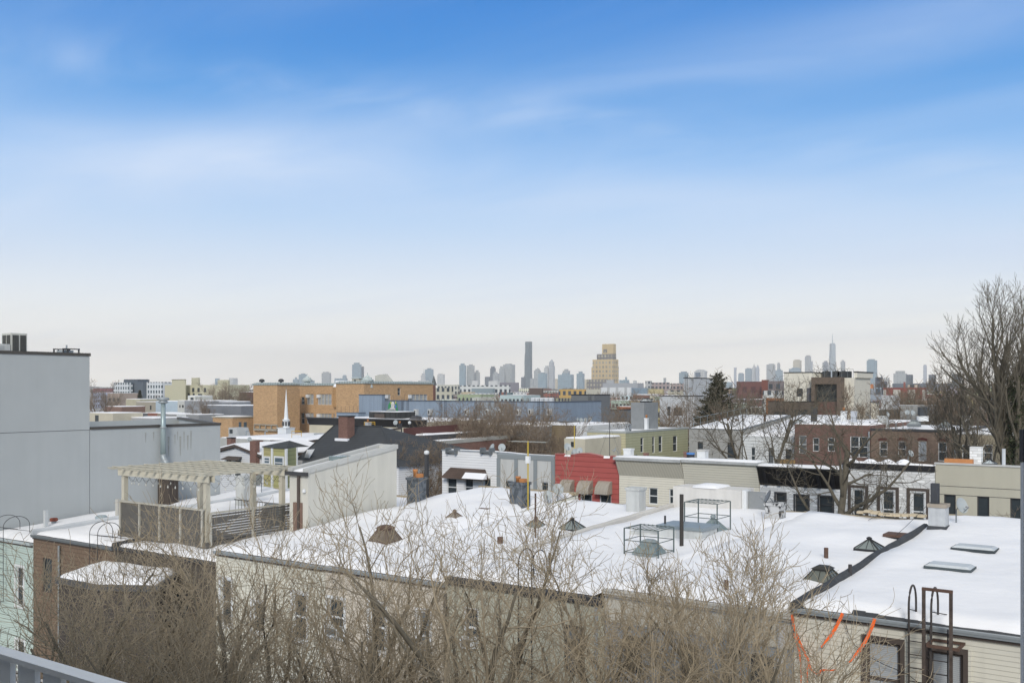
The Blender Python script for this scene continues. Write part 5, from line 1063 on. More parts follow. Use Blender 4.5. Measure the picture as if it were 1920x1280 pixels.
t, *_ = building('warehouse', 'low grey flat roofed block under the right half of the blue wall', 783, 1042, 789, 131, D=8, m=mat((.34, .35, .34), rough=.9, var=.1), cat='warehouse', roof='flat', cop=mat((.2, .2, .2)))
t, *_ = building('warehouse', 'low blue parapet left of the tall blue block', 631, 672, 774, 138, D=7, m=BLU, cat='warehouse', roof='flat', cop=mat((.1, .12, .15)))
k = MB(); a, c = PY(632, 773, 137.9), PY(671, 773, 137.9)
for i in range(6): x = a.x+(c.x-a.x)*i/5; k.tube([(x, 137.9, a.z), (x, 137.9, a.z+1.3)], .03, 4)
tag(k.build('roof_fence', DARK), 'thin dark fence posts on the low blue parapet', 'fence')
# black corniced building with the glass house
t, x0, x1, zt, D = building('house', 'cream building under a long black cornice below the blue wall', 580, 800, 788, 104, D=14, m=mat((.46, .42, .32), rough=.9, var=.1), cop=None, group=G4)
crest(t, x0, x1, 104, zt+.15, 1.0, .55, BLACK); MB().box(x0-.1, x1+.1, 103.3, 104.1, zt+.152, zt+.3).build('cornice_top', DARK, t)
p = PY(718, 788, 109); s = mpp(p); g = thing('roof_greenhouse', 'dark framed glasshouse with snowy roof on the black corniced building', 'glasshouse', (p.x, 109, zt)); a, c = PY(692, 0, 109).x, PY(745, 0, 109).x; z1 = PY(718, 772, 109).z
MB().box(a, c, 109, 113, zt, z1).build('walls', mat((.035, .035, .033), 'vsiding', sp=1.1, rough=.4, var=.4), g); MB().box(a+1.2, a+3.2, 108.9, 108.99, zt+.2, z1-.3).build('door', BROWNM, g)
snowsheet(a, c, 109, 113, lambda x, y: z1, th=.07, amp=.06, step=.7, seed=3).build('roof_snow', SNOW, g, True); MB().frus(((a+c)/2-.2, 111, z1+.05), 1.3, 1.2, .35, .6, .5).build('skylight', SKG, g)
p = PY(780, 788, 108); g = thing('vent_hood', 'dark square vent hood right of the glasshouse', 'vent', footed(p)); MB().frus((p.x, p.y, p.z-1.3), 1.0, 1.0, 1.5, 1.0, 1.0).build('body', DARK, g); MB().frus((p.x, p.y, p.z+.203), 1.4, 1.4, .45, .9, .9).build('hood', DARK, g)
for nm, px0, px1, py, lb in (('a', 683, 703, 791, 'yellow painted guard hoop over the black cornice'), ('b', 547, 565, 808, 'yellow painted guard hoop on the cream house roof')):
    a, c = PY(px0, py, 100 if nm == 'a' else 84), PY(px1, py, 100 if nm == 'a' else 84); h = 6*mpp(a) if nm == 'a' else 12*mpp(a); k = MB(); k.tube([(a.x, a.y, a.z-h), a, c, (c.x, c.y, c.z-h)], .04, 5); k.tube([(a.x, a.y, a.z-h*.5), (c.x, c.y, c.z-h*.5)], .03, 5); tag(k.build('guard_rail', mat((.65, .4, .05), rough=.6)), lb, 'guard rail')
p = PY(688, 800, 98); chimney('pale grey chimney with an orange pot under the yellow hoop', 683, 694, 802, 793, mat((.45, .46, .46)), on=p, pots=(('pot', -.1, .4),), group='chimneys on farther roofs')
chimney('dark square chimney with dishes right of the shingle roof', 744, 752, 810, 791, DARK, on=PY(748, 812, 90), pots=(('pot', 0, .25),), group='chimneys on farther roofs')
dish('pale dish on the dark square chimney', 742, 792, 4.5, p=PY(742, 792, 89.5), az=.3, tilt=.3)
p = PY(768, 800, 95); t = thing('street_lamp', 'small dark lamp post on the roof right of the dark chimney', 'lamp', footed(p)); s = mpp(p); MB().tube([(p.x, p.y, p.z-1.5), (p.x, p.y, p.z+5*s)], .05, 6).build('post', DARK, t); MB().lathe((p.x, p.y, p.z+5*s), [(.12, 0), (.2, .1), (.2, .3), (.05, .4)], 8).build('lamp', WHITE, t)
# snow roofs between
building('house', 'low house with a wide snowy roof right of the shingle roof', 712, 790, 822, 86, D=11, m=DARK, group=G4, ztop=PY(750, 806, 96).z)
building('house', 'low church hall with a wide snowy roof behind the chimneys', 413, 515, 829, 88, D=20, m=mat((.4, .4, .37)), group=G4, ztop=PY(470, 815, 96).z)
# church spire
def spire():
    Y = 112.0; p = PY(529, 816, Y); s = mpp(p); z = p.z; t = thing('church_steeple', 'slender white church steeple in front of the orange school', 'steeple', (p.x, Y, z)); WH = mat((.74, .76, .76), rough=.6, var=.02)
    MB().box(p.x-1.1, p.x+.95, Y, Y+1.9, z-4, z+13.5*s).build('base', WH, t); MB().box(p.x-1.2, p.x+1.05, Y-.1, Y+2.0, z+13.503*s, z+14.5*s).build('base_cornice', WH, t)
    c = (p.x-.08, Y+.95, z+14.6*s); MB().lathe(c, [(.62, 0), (.56, .1), (.54, 13*s), (.70, 13.6*s), (.70, 14.6*s), (.45, 15.2*s), (.36, 18*s)], 8, pi/8).build('lantern', WH, t)
    for i in range(8): q = 2*pi*i/8; MB().box(c[0]+.53*cos(q)-.11, c[0]+.53*cos(q)+.11, c[1]+.53*sin(q)-.11, c[1]+.53*sin(q)+.11, c[2]+3*s, c[2]+11*s).build('louvre', mat((.1, .1, .1), 'siding', sp=.1), t)
    MB().lathe((c[0], c[1], c[2]+18*s+.003), [(.36, 0), (.02, 54*s)], 8, pi/8).build('spire', WH, t)
    MB().box(c[0]-.02, c[0]+.02, c[1]-.02, c[1]+.02, c[2]+72*s, c[2]+77*s).build('finial', STEEL, t)
spire()
# cream house with snowy roof and brown gutter
t, x0, x1, zt, D = building('house', 'cream house with a curved brown gutter and snowy roof left of the shingle roof', 508, 566, 829, 74, D=16, m=mat((.60, .54, .41), 'siding', sp=.25, rough=.6, var=.03), group=G4, rise=1.0, cop=BROWNM, coph=.18, wins=[(516, 833, 521, 845, 'w'), (552, 833, 559, 850, 'w'), (534, 832, 541, 842, 'w')])
p = PY(595, 822, 84); t = thing('roof_unit', 'grey arched ventilation unit on the cream house roof', 'vent', footed(p)); MB().box(p.x-.6, p.x+.45, p.y, p.y+.9, p.z-.5, p.z+.65).build('body', mat((.36, .38, .38)), t); MB().box(p.x-.4, p.x, p.y-.06, p.y-.003, p.z-.2, p.z+.5).build('opening', BLACK, t)
# yellow green angled bay
def bay_house():
    Y = 61.5; ptsx = ((494, 1.2), (511, 0), (537, 0), (556, 2.0)); P_ = [PY(px, 842, Y+dy) for px, dy in ptsx]; zt = PY(524, 840, Y).z; zt -= .0
    t = thing('bay_window_tower', 'yellow green sided angled bay with white corner boards and a dark little roof', 'bay', (P_[1].x, Y, 0))
    cols = (mat((.48, .42, .18), 'siding', sp=.4, rough=.6, var=.04), mat((.40, .38, .17), 'siding', sp=.4, rough=.6, var=.04), mat((.33, .34, .17), 'siding', sp=.4, rough=.6, var=.04))  # one siding in three tones, each facet's shade painted into its colour
    for i in range(3):
        a, c = P_[i], P_[i+1]; MB().add([(a.x, a.y, 0), (c.x, c.y, 0), (c.x, c.y, zt), (a.x, a.y, zt)], [(0, 1, 2, 3)]).build('wall', cols[i], t)
    for p in P_: MB().box(p.x-.12, p.x+.12, p.y-.1, p.y+.05, 0, zt-.01).build('corner_board', WHITE, t)
    c = sum(P_, Vector())/4; b = MB(); q = [(p.x+(p.x-c.x)*.06, p.y-.15, zt) for p in P_]+[(P_[3].x+.2, Y+3.5, zt), (P_[0].x-.2, Y+3.5, zt)]; b.v = q+[(c.x, Y+2, zt+.6)]; b.f = [(i, (i+1) % 6, 6) for i in range(6)]+[(5, 4, 3, 2, 1, 0)]; b.build('roof', mat((.06, .065, .065), 'shingle', sp=.2), t)
    b = MB(); 
    for a, c_, v0, v1, Yw in ((517, 531, 858, 876, Y), (500, 508, 858, 867, None)):
        if Yw: h = (PY(a, 0, Y).x, PY(c_, 0, Y).x, PY(524, v1, Y).z, PY(524, v0, Y).z)
        else: h = (PY(a, 0, Y+.5).x, PY(c_, 0, Y+.5).x, PY(504, v1, Y+.5).z, PY(504, v0, Y+.5).z)
        yy = Y if Yw else Y+.35
        wn = MB().box(h[0]-.16, h[1]+.16, yy-.08, yy+.02, h[2]-.16, h[3]+.16).build('window', WHITE, t); MB().box(h[0], h[1], yy-.1, yy-.082, h[2], h[3]).build('pane', GLASSB, wn); MB().box(h[0], h[1], yy-.12, yy-.102, (h[2]+h[3])/2-.04, (h[2]+h[3])/2+.04).build('sash', WHITE, wn)
bay_house()
# white gabled house with brick chimney
def gable_house():
    Y = 64.0; a, c, r = PY(405, 849, Y), PY(493, 849, Y), PY(444, 838, Y); zb = a.z
    t = thing('house', 'white gabled house with brown eaves and a brick chimney strip behind the pergola', 'house', (a.x, Y, 0), G4); W_ = mat((.64, .65, .65), 'siding', sp=.2, var=.02)
    b = MB(); D = 9; b.add([(a.x, Y, 0), (c.x, Y, 0), (c.x, Y, zb-.2), (r.x, Y, r.z), (a.x, Y, zb), (a.x, Y+D, 0), (c.x, Y+D, 0), (c.x, Y+D, zb-.2), (r.x, Y+D, r.z), (a.x, Y+D, zb)], [(0, 1, 2, 3, 4), (1, 6, 7, 2), (5, 0, 4, 9), (9, 8, 7, 6, 5)]); b.build('wall', W_, t)
    def slope(p, q, m, h0, h1, y0, nm):
        b = MB(); b.add([(p[0], y0, p[1]+h0), (q[0], y0, q[1]+h0), (q[0], Y+D, q[1]+h0), (p[0], Y+D, p[1]+h0), (p[0], y0, p[1]+h1), (q[0], y0, q[1]+h1), (q[0], Y+D, q[1]+h1), (p[0], Y+D, p[1]+h1)], [(0,3,2,1),(4,5,6,7),(0,1,5,4),(1,2,6,5),(2,3,7,6),(3,0,4,7)]); b.build(nm, m, t)
    for p, q in (((a.x-.3, zb), (r.x, r.z)), ((r.x, r.z), (c.x+.1, zb-.2))): slope(p, q, BROWNM, .003, .28, Y-.35, 'roof'); slope(p, q, SNOW, .283, .4, Y-.3, 'roof_snow')
    MB().box(PY(476, 0, Y).x, PY(487, 0, Y).x, Y-.5, Y-.003, 0, PY(480, 826, Y).z).build('chimney_stack', REDBR, t)
    z1, z0 = PY(440, 855, Y).z, PY(440, 861, Y).z; MB().add([(PY(424, 0, Y).x, Y-.8, z0), (PY(458, 0, Y).x, Y-.8, z0), (PY(454, 0, Y).x, Y-.02, z1), (PY(428, 0, Y).x, Y-.02, z1)], [(0, 1, 2, 3)]).build('window_hood', BROWNM, t)
    for u0, u1 in ((426, 435), (442, 452)): h = (PY(u0, 0, Y).x, PY(u1, 0, Y).x, PY(435, 890, Y).z, PY(435, 862, Y).z); wn = MB().box(h[0]-.1, h[1]+.1, Y-.06, Y-.003, h[2]-.1, h[3]+.1).build('window', WHITE, t); MB().box(h[0], h[1], Y-.08, Y-.062, h[2], h[3]).build('pane', GLASS, wn)
gable_house()
chimney('red brick chimney among the snowy roofs left of the steeple', 422, 437, 835, 818, REDBR, on=PY(430, 836, 80), group='chimneys on farther roofs', cap=DARK)
chimney('wide brown brick chimney beside a dish left of the steeple', 472, 488, 840, 824, REDBR, on=PY(480, 841, 74), group='chimneys on farther roofs')
dish('tilted dish beside the wide brown brick chimney', 468, 824, 4.5, p=PY(468, 824, 74), az=.5, tilt=.4)
for px in (461, 497): p = PY(px, 820, 96); s = mpp(p); tag(MB().tube([(p.x, p.y, p.z-.3), (p.x, p.y, p.z+11*s), (p.x+.15, p.y, p.z+12.5*s), (p.x+.5, p.y, p.z+12*s)], .09, 6).build('vent_pipe', GALV), 'gooseneck vent pipe on the hall roof, '+('left' if px < 480 else 'right')+' of two', 'pipe')
p = PY(437, 808, 110); t = thing('roof_bulkhead', 'small grey wedge shaped roof bulkhead before the school annexe', 'bulkhead', footed(p)); MB().add([(p.x-1.2, p.y, p.z-1), (p.x+1.6, p.y, p.z-1), (p.x+.9, p.y, p.z+.6), (p.x-1.2, p.y, p.z+.6), (p.x-1.2, p.y+2.5, p.z-1), (p.x+1.6, p.y+2.5, p.z-1), (p.x+.9, p.y+2.5, p.z+.6), (p.x-1.2, p.y+2.5, p.z+.6)], [(0, 1, 2, 3), (1, 5, 6, 2), (3, 2, 6, 7), (4, 0, 3, 7), (7, 6, 5, 4)]).build('body', mat((.42, .43, .42)), t); MB().box(p.x-.9, p.x-.1, p.y-.05, p.y-.003, p.z-.4, p.z+.3).build('window', GLASS, t)
# dark shingle hip roof
def shingle_house():
    Y = 66.0; z0 = PY(560, 860, Y).z; A, B_ = PY(556, 862, Y), PY(748, 862, Y); r0, r1 = PY(628, 797, Y+7), PY(716, 800, Y+7)
    t = thing('house', 'house with a big dark grey shingled hip roof and brick chimney', 'house', (A.x, Y, 0), G4); D = 15; z0 = A.z; zr = r0.z
    b = MB(); b.v = [(A.x, Y, z0), (B_.x, Y, z0), (B_.x, Y+D, z0), (A.x, Y+D, z0), (r0.x, Y+7, zr), (r1.x, Y+7, zr)]; b.f = [(0, 1, 5, 4), (1, 2, 5), (2, 3, 4, 5), (3, 0, 4)]; b.build('roof', mat((.052, .056, .06), 'siding', sp=.16, rough=.8, var=.15, vs=1), t)
    MB().box(A.x+.4, B_.x-.4, Y+.4, Y+D-.4, 0, z0-.003).build('wall', WSID, t)
    p = PY(643, 812, Y+4.2); s = mpp(p); MB().box(p.x-.62, p.x+.62, p.y, p.y+1.0, p.z-.8, PY(643, 781, p.y).z).build('chimney', REDBR, t); MB().box(p.x-.7, p.x+.7, p.y-.06, p.y+1.06, PY(643, 781, p.y).z+.003, PY(643, 780, p.y).z+.06).build('chimney_cap', DARK, t)
    MB().box(p.x-.85, p.x+.9, p.y-.3, p.y-.003, p.z-.75, p.z-.5).build('chimney_snow', SNOW, t)
    k = MB().tube([(A.x, Y-.05, z0), (r0.x, Y+6.95, zr+.02), (r1.x, Y+6.95, zr+.02), (B_.x, Y-.05, z0)], .07, 5); k.build('ridge_caps', mat((.06, .063, .066)), t)
    p = PY(580, 848, Y+.6); b = MB().add([(p.x-.4, Y+.3, p.z-.5), (p.x+.35, Y+.3, p.z-.5), (p.x, Y+.3, p.z+.3), (p.x, Y+1.3, p.z+.3)], [(0, 1, 2), (1, 3, 2), (0, 2, 3)]); b.build('dormer', WHITE, t)
shingle_house()
# brown brick building and roof with red side parapet
t, x0, x1, zt, D = building('house', 'brown brick building with a pale coping and large dark windows behind bushes', 753, 826, 832, 84, D=16, m=REDBR, group=G4, cop=mat((.38, .37, .33)), coph=.4, wins=[(760, 838, 775, 856, 'd'), (790, 837, 809, 860, 'd')], rise=.2)
b = MB(); xa = x0+.3; b.add([(xa, 84.3, zt), (xa, 99.5, zt), (xa, 99.5, zt+1.9), (xa, 84.3, zt+1.7), (xa-.3, 84.3, zt), (xa-.3, 99.5, zt), (xa-.3, 99.5, zt+1.9), (xa-.3, 84.3, zt+1.7)], [(0, 1, 2, 3), (7, 6, 5, 4), (3, 2, 6, 7), (0, 3, 7, 4), (1, 5, 6, 2)]); b.build('side_parapet', mat((.10, .045, .04), rough=.9, var=.1), t)
building('house', 'pale peach rendered wall seen through brown bushes', 880, 964, 796, 112, D=12, m=mat((.50, .41, .30), rough=.9, var=.08), group=G4, z0=0)
building('house', 'grey shingled back wall behind the brown bushes', 965, 1020, 799, 116, D=12, m=mat((.30, .32, .33), 'shingle', sp=.3, var=.2), group=G4, cop=WHITE, coph=.08)
building('house', 'brown shingled back wall left of the yellow green house', 1021, 1079, 797, 118, D=12, m=mat((.24, .19, .12), 'shingle', sp=.25, var=.15), group=G4, cop=WHITE, coph=.08)
building('house', 'white rendered back wall left of the yellow green house corner', 1080, 1102, 797, 116, D=12, m=WHITE, group=G4)
t, *_ = building('shed', 'small cream shed with a snow covered roof left of the yellow green house', 1058, 1097, 822, 92, D=8, m=mat((.52, .48, .37), rough=.9), cat='shed', wins=[(1070, 828, 1076, 838, 'd')])
for i, (px, py) in enumerate(((1084, 786), (1089, 787), (1098, 787), (1106, 786))): dish(['leftmost', 'second', 'third', 'rightmost'][i]+' of four pale dishes on the white wall before the dark grey house', px, py, 3.6, p=PY(px, py, 116.5), az=[-.4, .9, .4, .7][i], tilt=.3, group='four pale dishes on one wall')
k = MB(); a = PY(966, 812, 100); c = PY(994, 812, 100); n = 18
for i in range(n): x = a.x+(c.x-a.x)*i/n; h = a.z+.6*sin(pi*i/n); k.box(x, x+.08, 100, 100.04, a.z-2.6, h)
k.box(a.x, c.x, 100.041, 100.08, a.z-.3, a.z-.15); k.box(a.x, c.x, 100.041, 100.08, a.z-2.0, a.z-1.85); tag(k.build('lattice_fence', mat((.36, .36, .34))), 'grey slatted lattice fence half hidden by brown bushes', 'fence')
# dark grey modern house, centre
DG = mat((.16, .17, .172), rough=.85, var=.04); CO2 = mat((.03, .03, .032))
t, *_ = building('house', 'dark grey modern house with flat roof terraces and a sliding door', 1050, 1094, 771, 195, pxs=1183, m=DG, smat=mat((.15, .157, .16), rough=.85, var=.04), roof='flat', cop=CO2, coph=.25, wins=[(1053, 787, 1068, 800, 'dn'), (1074, 788, 1084, 800, 'dn')])
x1 = t.location.x
t, *_ = building('penthouse', 'upper storey of the dark grey modern house with a glass sliding door', 1071, 1114, 741, 199, pxs=1144, m=DG, smat=mat((.15, .157, .16), rough=.85, var=.04), roof='flat', cop=CO2, coph=.25, cat='penthouse', wins=[(1076, 756, 1090, 769, 'dmn')])
p = PX(1107, 770, PY(1114, 741, 199).x+.3)
k = MB(); q0 = PY(1106, 744, 198.7); q1 = PY(1106, 769, 198.7)
for dx in (-.3, .3): k.tube([(q0.x+dx, 198.7, q1.z), (q0.x+dx, 198.7, q0.z+.8)], .05, 4)
for i in range(8): z = q1.z+(q0.z-q1.z)*i/7; k.tube([(q0.x-.3, 198.7, z), (q0.x+.3, 198.7, z)], .035, 4)
tag(k.build('wall_ladder', DARK), 'steel ladder on the dark grey modern house', 'ladder')
LG = mat((.50, .51, .51), rough=.85, var=.04)
t, *_ = building('house', 'light grey modern house behind bare trees with dark sliding door', 1237, 1302, 743, 150, pxs=1318, m=LG, roof='flat', cop=CO2, coph=.15, wins=[(1251, 762, 1257, 779, 'dn'), (1263, 764, 1279, 779, 'dmn')])
t, *_ = building('stair_tower', 'pale grey roof tower of the light grey modern house', 1282, 1292, 709, 160, pxs=1336, m=LG, smat=LG, roof='flat', cop=CO2, coph=.15, cat='roof tower')
k = MB(); q0 = PY(1287, 701, 159.7); q1 = PY(1287, 741, 159.7)
for dx in (-.25, .25): k.tube([(q0.x+dx, 159.7, q1.z), (q0.x+dx, 159.7, q0.z)], .035, 4)
for i in range(14): z = q1.z+(q0.z-q1.z)*i/14; k.tube([(q0.x-.25, 159.7, z), (q0.x+.25, 159.7, z)], .025, 4)
tag(k.build('wall_ladder', STEEL), 'ladder on the pale grey roof tower', 'ladder')
# cream modern block with framed window bay
CR = mat((.72, .68, .57), rough=.85, var=.03, vs=.3, streak=.1)
t, x0, x1, zt, D = building('apartment_block', 'cream modern block with a dark timber framed window bay, left of the right hand trees', 1470, 1523, 699, 152, D=9, m=CR, roof='flat', cop=CO2, coph=.15, cat='building', wins=[(1494, 728, 1505, 743, 'dn')])
MB().box(PY(1513, 0, 152).x, PY(1520.5, 0, 152).x, 151.9, 151.997, PY(1516, 752, 152).z, PY(1516, 727, 152).z).build('door', mat((.12, .125, .14)), t)
xr = PY(1578, 0, 152).x; xr2 = PY(1600, 0, 152).x; D2 = PX(1632, 0, xr2).y-152
k = MB(); k.box(x1+.002, xr2, 152.4, 152+D2, 0, PY(1590, 708, 152).z); k.build('east_wing', CR, t); k = MB(); k.box(PY(1598, 0, 152).x, xr2+.3, 153, 152+D2+.3, PY(1590, 708, 152).z+.003, PY(1616, 698, 154).z); k.build('upper_wing', CR, t); k = MB(); zq = PY(1616, 698, 154).z; k.box(PY(1598, 0, 152).x-.1, xr2+.4, 152.9, 152+D2+.4, zq+.002, zq+.15); k.build('coping', CO2, t)
TF = mat((.17, .13, .10), 'vsiding', sp=.18, rough=.8, var=.15); a, c = PY(1521, 0, 150.6).x, PY(1577, 0, 150.6).x; zf = PY(1549, 707, 150.6).z; k = MB(); k.box(a, a+.55, 150.6, 152.3, 0, zf); k.box(c-.65, c, 150.6, 152.3, 0, zf); k.box(a+.551, c-.651, 150.6, 152.3, zf-1.05, zf); k.build('timber_frame', TF, t)
h = (a+.551, c-.651, PY(1549, 753, 151.2).z, zf-1.051); k = MB(); k.box(h[0], h[1], 151.5, 151.6, h[2], h[3]); wn = k.build('window', mat((.05, .055, .052), rough=.15, var=.3), t); k = MB(); k.box(h[0], h[1], 151.38, 151.495, h[3]-.75, h[3]-.62); k.box(h[0], h[1], 151.38, 151.495, h[2]+.85, h[2]+.95); k.box(h[1]-1.0, h[1]-.85, 151.38, 151.495, h[2]+.951, h[3]-.751); k.build('mullions', BLACK, wn)
MB().box(h[0], h[1], 151.45, 151.6, 0, h[2]-.003).build('brick_infill', BRK, t)
t2 = t
k = MB(); zr = PY(1560, 706, 156).z
for i, px in enumerate((1548, 1567, 1580)):
    p = PY(px, 706, 156); u = thing('air_conditioner', ['leftmost', 'middle', 'rightmost'][i]+' black roof unit on the cream modern block', 'air conditioner', footed(p), 'black roof units'); MB().box(p.x-.55-.25*(i == 2), p.x+.55+.6*(i == 2), p.y, p.y+.9, p.z-.3, p.z+.85).build('casing', mat((.05, .055, .06), 'vsiding', sp=.2, var=.2), u); MB().lathe((p.x, p.y+.45, p.z+.853), [(.35, 0), (.3, .08)], 10).build('fan', BLACK, u)
k = MB(); a, c = PY(1525, 0, 155).x, PY(1600, 0, 155).x; zt_ = PY(1550, 692.5, 155).z
for i in range(8): x = a+(c-a)*i/7; k.tube([(x, 155, zt_-1.4), (x, 155, zt_)], .025, 4)
k.tube([(a, 155, zt_), (c, 155, zt_)], .03, 4); tag(k.build('railing', STEEL), 'thin roof railing around the black units', 'railing')
building('house', 'cream low wing stepping down at the right of the modern block', 1633, 1642, 755, 156, pxs=1648, m=CR, roof='flat', cop=CO2, coph=.12)
building('house', 'brown low wing with dark windows left of the timber frame', 1440, 1520, 753, 148, D=5, m=mat((.13, .105, .085), rough=.9, var=.1), roof='flat', cop=CO2, coph=.1, wins=[(1450, 772, 1475, 780, 'dn'), (1485, 768, 1515, 780, 'dn')])
building('house', 'white boxy roof extension right of the cream block', 1652, 1674, 741, 172, pxs=1687, m=mat((.52, .53, .53), var=.03), roof='flat', group=None)
building('house', 'dark low wall under the white boxy extension', 1649, 1690, 768, 168, D=5, m=mat((.12, .115, .105)), roof='flat')
building('house', 'grey streaked wall behind the dishes and the round tank', 1688, 1735, 760, 150, D=8, m=mat((.36, .36, .34), rough=.9, var=.05, streak=.4), roof='flat', cop=WHITE, coph=.08)

# ------------------------------------------------------------------ left distance, between the grey wall and the school
GN = 'town houses beyond the grey building'
OLV = mat((.50, .475, .34), rough=.9, var=.04)
t, *_ = building('apartment_building', 'olive beige stepped apartment building with large windows', 322, 347, 712, 330, pxs=349, m=OLV, cat='building', roof='flat', cop=CO2, coph=.3)
t, *_ = building('apartment_building', 'long lower part of the olive beige apartment building', 309, 428, 721.5, 335, D=14, m=OLV, cat='building', roof='flat', wins=[(343, 727, 347.5, 735, 'dn'), (360, 727, 364.5, 735, 'dn'), (370, 727, 374.5, 735, 'dn'), (382, 727, 386.5, 735, 'dn'), (343, 737, 347.5, 745, 'dn'), (352, 737, 356, 745, 'dn'), (361, 737, 365, 745, 'dn'), (371, 738, 379, 745, 'dn')])
for a_ in ((359, 372, 708, 'square stair tower on the olive beige building'), (408, 428, 712, 'right end block of the olive beige building')):
    building('stair_tower', a_[3], a_[0], a_[1], a_[2], 338, pxs=a_[1]+3, m=OLV, cat='roof tower', roof='flat')
WM = mat((.60, .62, .62), 'windows', sp=3.0, col2=(.05, .07, .08), var=.03); DM = mat((.10, .12, .14), 'windows', sp=3.0, col2=(.04, .05, .06), var=.05)
building('apartment_building', 'white modern apartment building with balconies at the far left', 213, 241, 717, 420, pxs=249, m=WM, cat='building', roof='flat'); building('apartment_building', 'dark glass block beside the white apartment building', 249, 268, 716, 425, D=14, m=mat((.11, .13, .15), var=.05), cat='building', roof='flat')
building('apartment_building', 'white and black gridded apartment slab left of the olive building', 269, 304, 716, 428, D=14, m=mat((.62, .64, .64), 'windows', sp=3.2, col2=(.04, .06, .07), var=.03), cat='building', roof='flat'); building('apartment_building', 'dark upper storey behind the white apartment building', 232, 258, 711, 440, D=10, m=DM, cat='building', roof='flat')
for a_ in ((168, 212, 774, 170, (.5, .46, .36), 'cream low building with a dark doorway at the far left', 10, [(178, 778, 185, 793, 'dn')]), (255, 292, 753, 240, (.34, .31, .25), 'beige grey house with a snowy roof, left of the pale blue one', 12, [(281, 760, 284, 768, 'd')]),
           (292, 333, 752, 235, (.42, .50, .55), 'pale blue house with a snowy roof', 12, []), (333, 346, 751, 232, (.5, .5, .46), 'narrow cream house right of the pale blue one', 12, [(336, 759, 338.5, 764, 'd'), (341, 759, 344.5, 764, 'd')]),
           (346, 396, 751, 230, (.27, .28, .29), 'grey house with a rooftop box, left of the blue grey one', 12, []), (352, 366, 742, 236, (.55, .55, .5), 'small cream rooftop box', 8, [(357, 745, 363, 750, 'dn')]),
           (381, 452, 760, 215, (.19, .20, .215), 'long blue grey building with four small windows', 14, [(383, 768, 387, 774, 'd'), (390, 768, 394, 774, 'd'), (383, 781, 387, 787, 'd'), (390, 781, 394, 787, 'd')]), (409, 436, 753, 222, (.19, .20, .215), 'raised middle of the long blue grey building', 8, []),
           (261, 277, 774, 200, (.12, .12, .125), 'dark grey narrow house front', 10, []), (277, 295, 774, 200, (.24, .11, .08), 'red brick narrow house front', 10, []), (295, 310, 775, 200, (.27, .23, .18), 'brown narrow house front', 10, []), (311, 331, 776, 200, (.28, .28, .275), 'grey house front left of the white one', 10, []),
           (331, 349, 776, 200, (.56, .57, .56), 'white house front with two windows', 10, [(333, 781, 336, 789, 'd'), (344, 781, 347, 788, 'd')]), (349, 373, 777, 200, (.27, .27, .265), 'grey house front right of the white one', 10, []), (227, 290, 783, 176, (.35, .35, .35), 'low snowy roof just behind the grey parapet', 12, []),
           (196, 228, 762, 215, (.22, .14, .11), 'brown brick house with a bright snow roof at the far left', 10, []), (236, 262, 748, 260, (.42, .39, .28), 'yellowish low house under the dark evergreen', 10, []), (452, 474, 772, 230, (.4, .4, .38), 'low snowy house by the school corner', 10, []), (449, 475, 735, 320, (.13, .07, .055), 'dark red brick building left of the school', 16, [])):
    building('house', a_[5], a_[0], a_[1], a_[2], a_[3], D=a_[6], m=mat(a_[4], rough=.9, var=.08), group=GN, wins=a_[7])

# ------------------------------------------------------------------ distinct far buildings
FARG = 'far town buildings'
def far(label, px0, px1, pyt, Y, col, corner=.8, style='windows', sp=3.4, wc=(.05, .06, .07), nm='apartment_building', cat='building', D=None, roof='flat', z0=0, group=None, var=.06):
    pc = px0+(px1-px0)*corner
    return building(nm, label, px0, pc, pyt, Y, D=D, pxs=None if D else px1, m=mat(col, style, sp=sp, col2=wc, rough=.85, var=var), cat=cat, roof=roof, z0=z0, group=group)
far('white hospital like building with black square windows behind the blue wall', 863, 957, 722, 640, (.60, .61, .58), .97, sp=4.6)
far('white roof block on the building with black square windows', 885, 898, 713.5, 645, (.6, .6, .58), .8, 'plain')
far('second white roof block on the building with black square windows', 916, 937, 714, 645, (.6, .6, .58), .8, 'plain')
far('teal grey low block before the white building with square windows', 884, 928, 728, 560, (.26, .31, .32), .9, 'panel', sp=5)
far('yellow low building left of the small brick one', 865, 891, 734.5, 480, (.50, .42, .29), .7, 'plain'); far('dark teal tower block behind the blue wall', 950, 962, 736, 380, (.14, .19, .20), .6, 'plain')
far('red brick low building with a row of small windows', 935, 951, 735, 430, (.25, .12, .09), .9, sp=3); far('purple grey slab behind the white building', 930, 973, 717, 900, (.24, .23, .25), .95, 'plain')
far('brown building with an arched roof gable and snow', 992, 1019, 727, 420, (.13, .10, .085), .9, 'plain', roof='snow'); far('white low annexe with bright snowy roof', 995, 1039, 746, 300, (.55, .57, .58), .95, 'vsiding', sp=2, roof='snow')
far('ochre yellow building with a row of dark windows', 1048, 1099, 729.5, 560, (.50, .33, .12), .97, sp=4.2); far('pale green grey building right of the ochre one', 1099, 1126, 729.5, 560, (.47, .45, .37), .97, 'plain')
far('white and blue vertically striped hospital building', 1126, 1184, 726, 700, (.62, .63, .62), .97, 'vsiding', sp=8, wc=(.2, .3, .4)); far('long grey upper floor above the striped building', 1130, 1207, 718, 720, (.38, .39, .40), .85, 'plain'); far('grey round cornered tower room above the striped building', 1137, 1152, 712, 722, (.42, .43, .43), .9, 'plain'); far('blue grey glass wing right of the striped building', 1184, 1214, 727, 710, (.22, .28, .33), .97, 'plain')
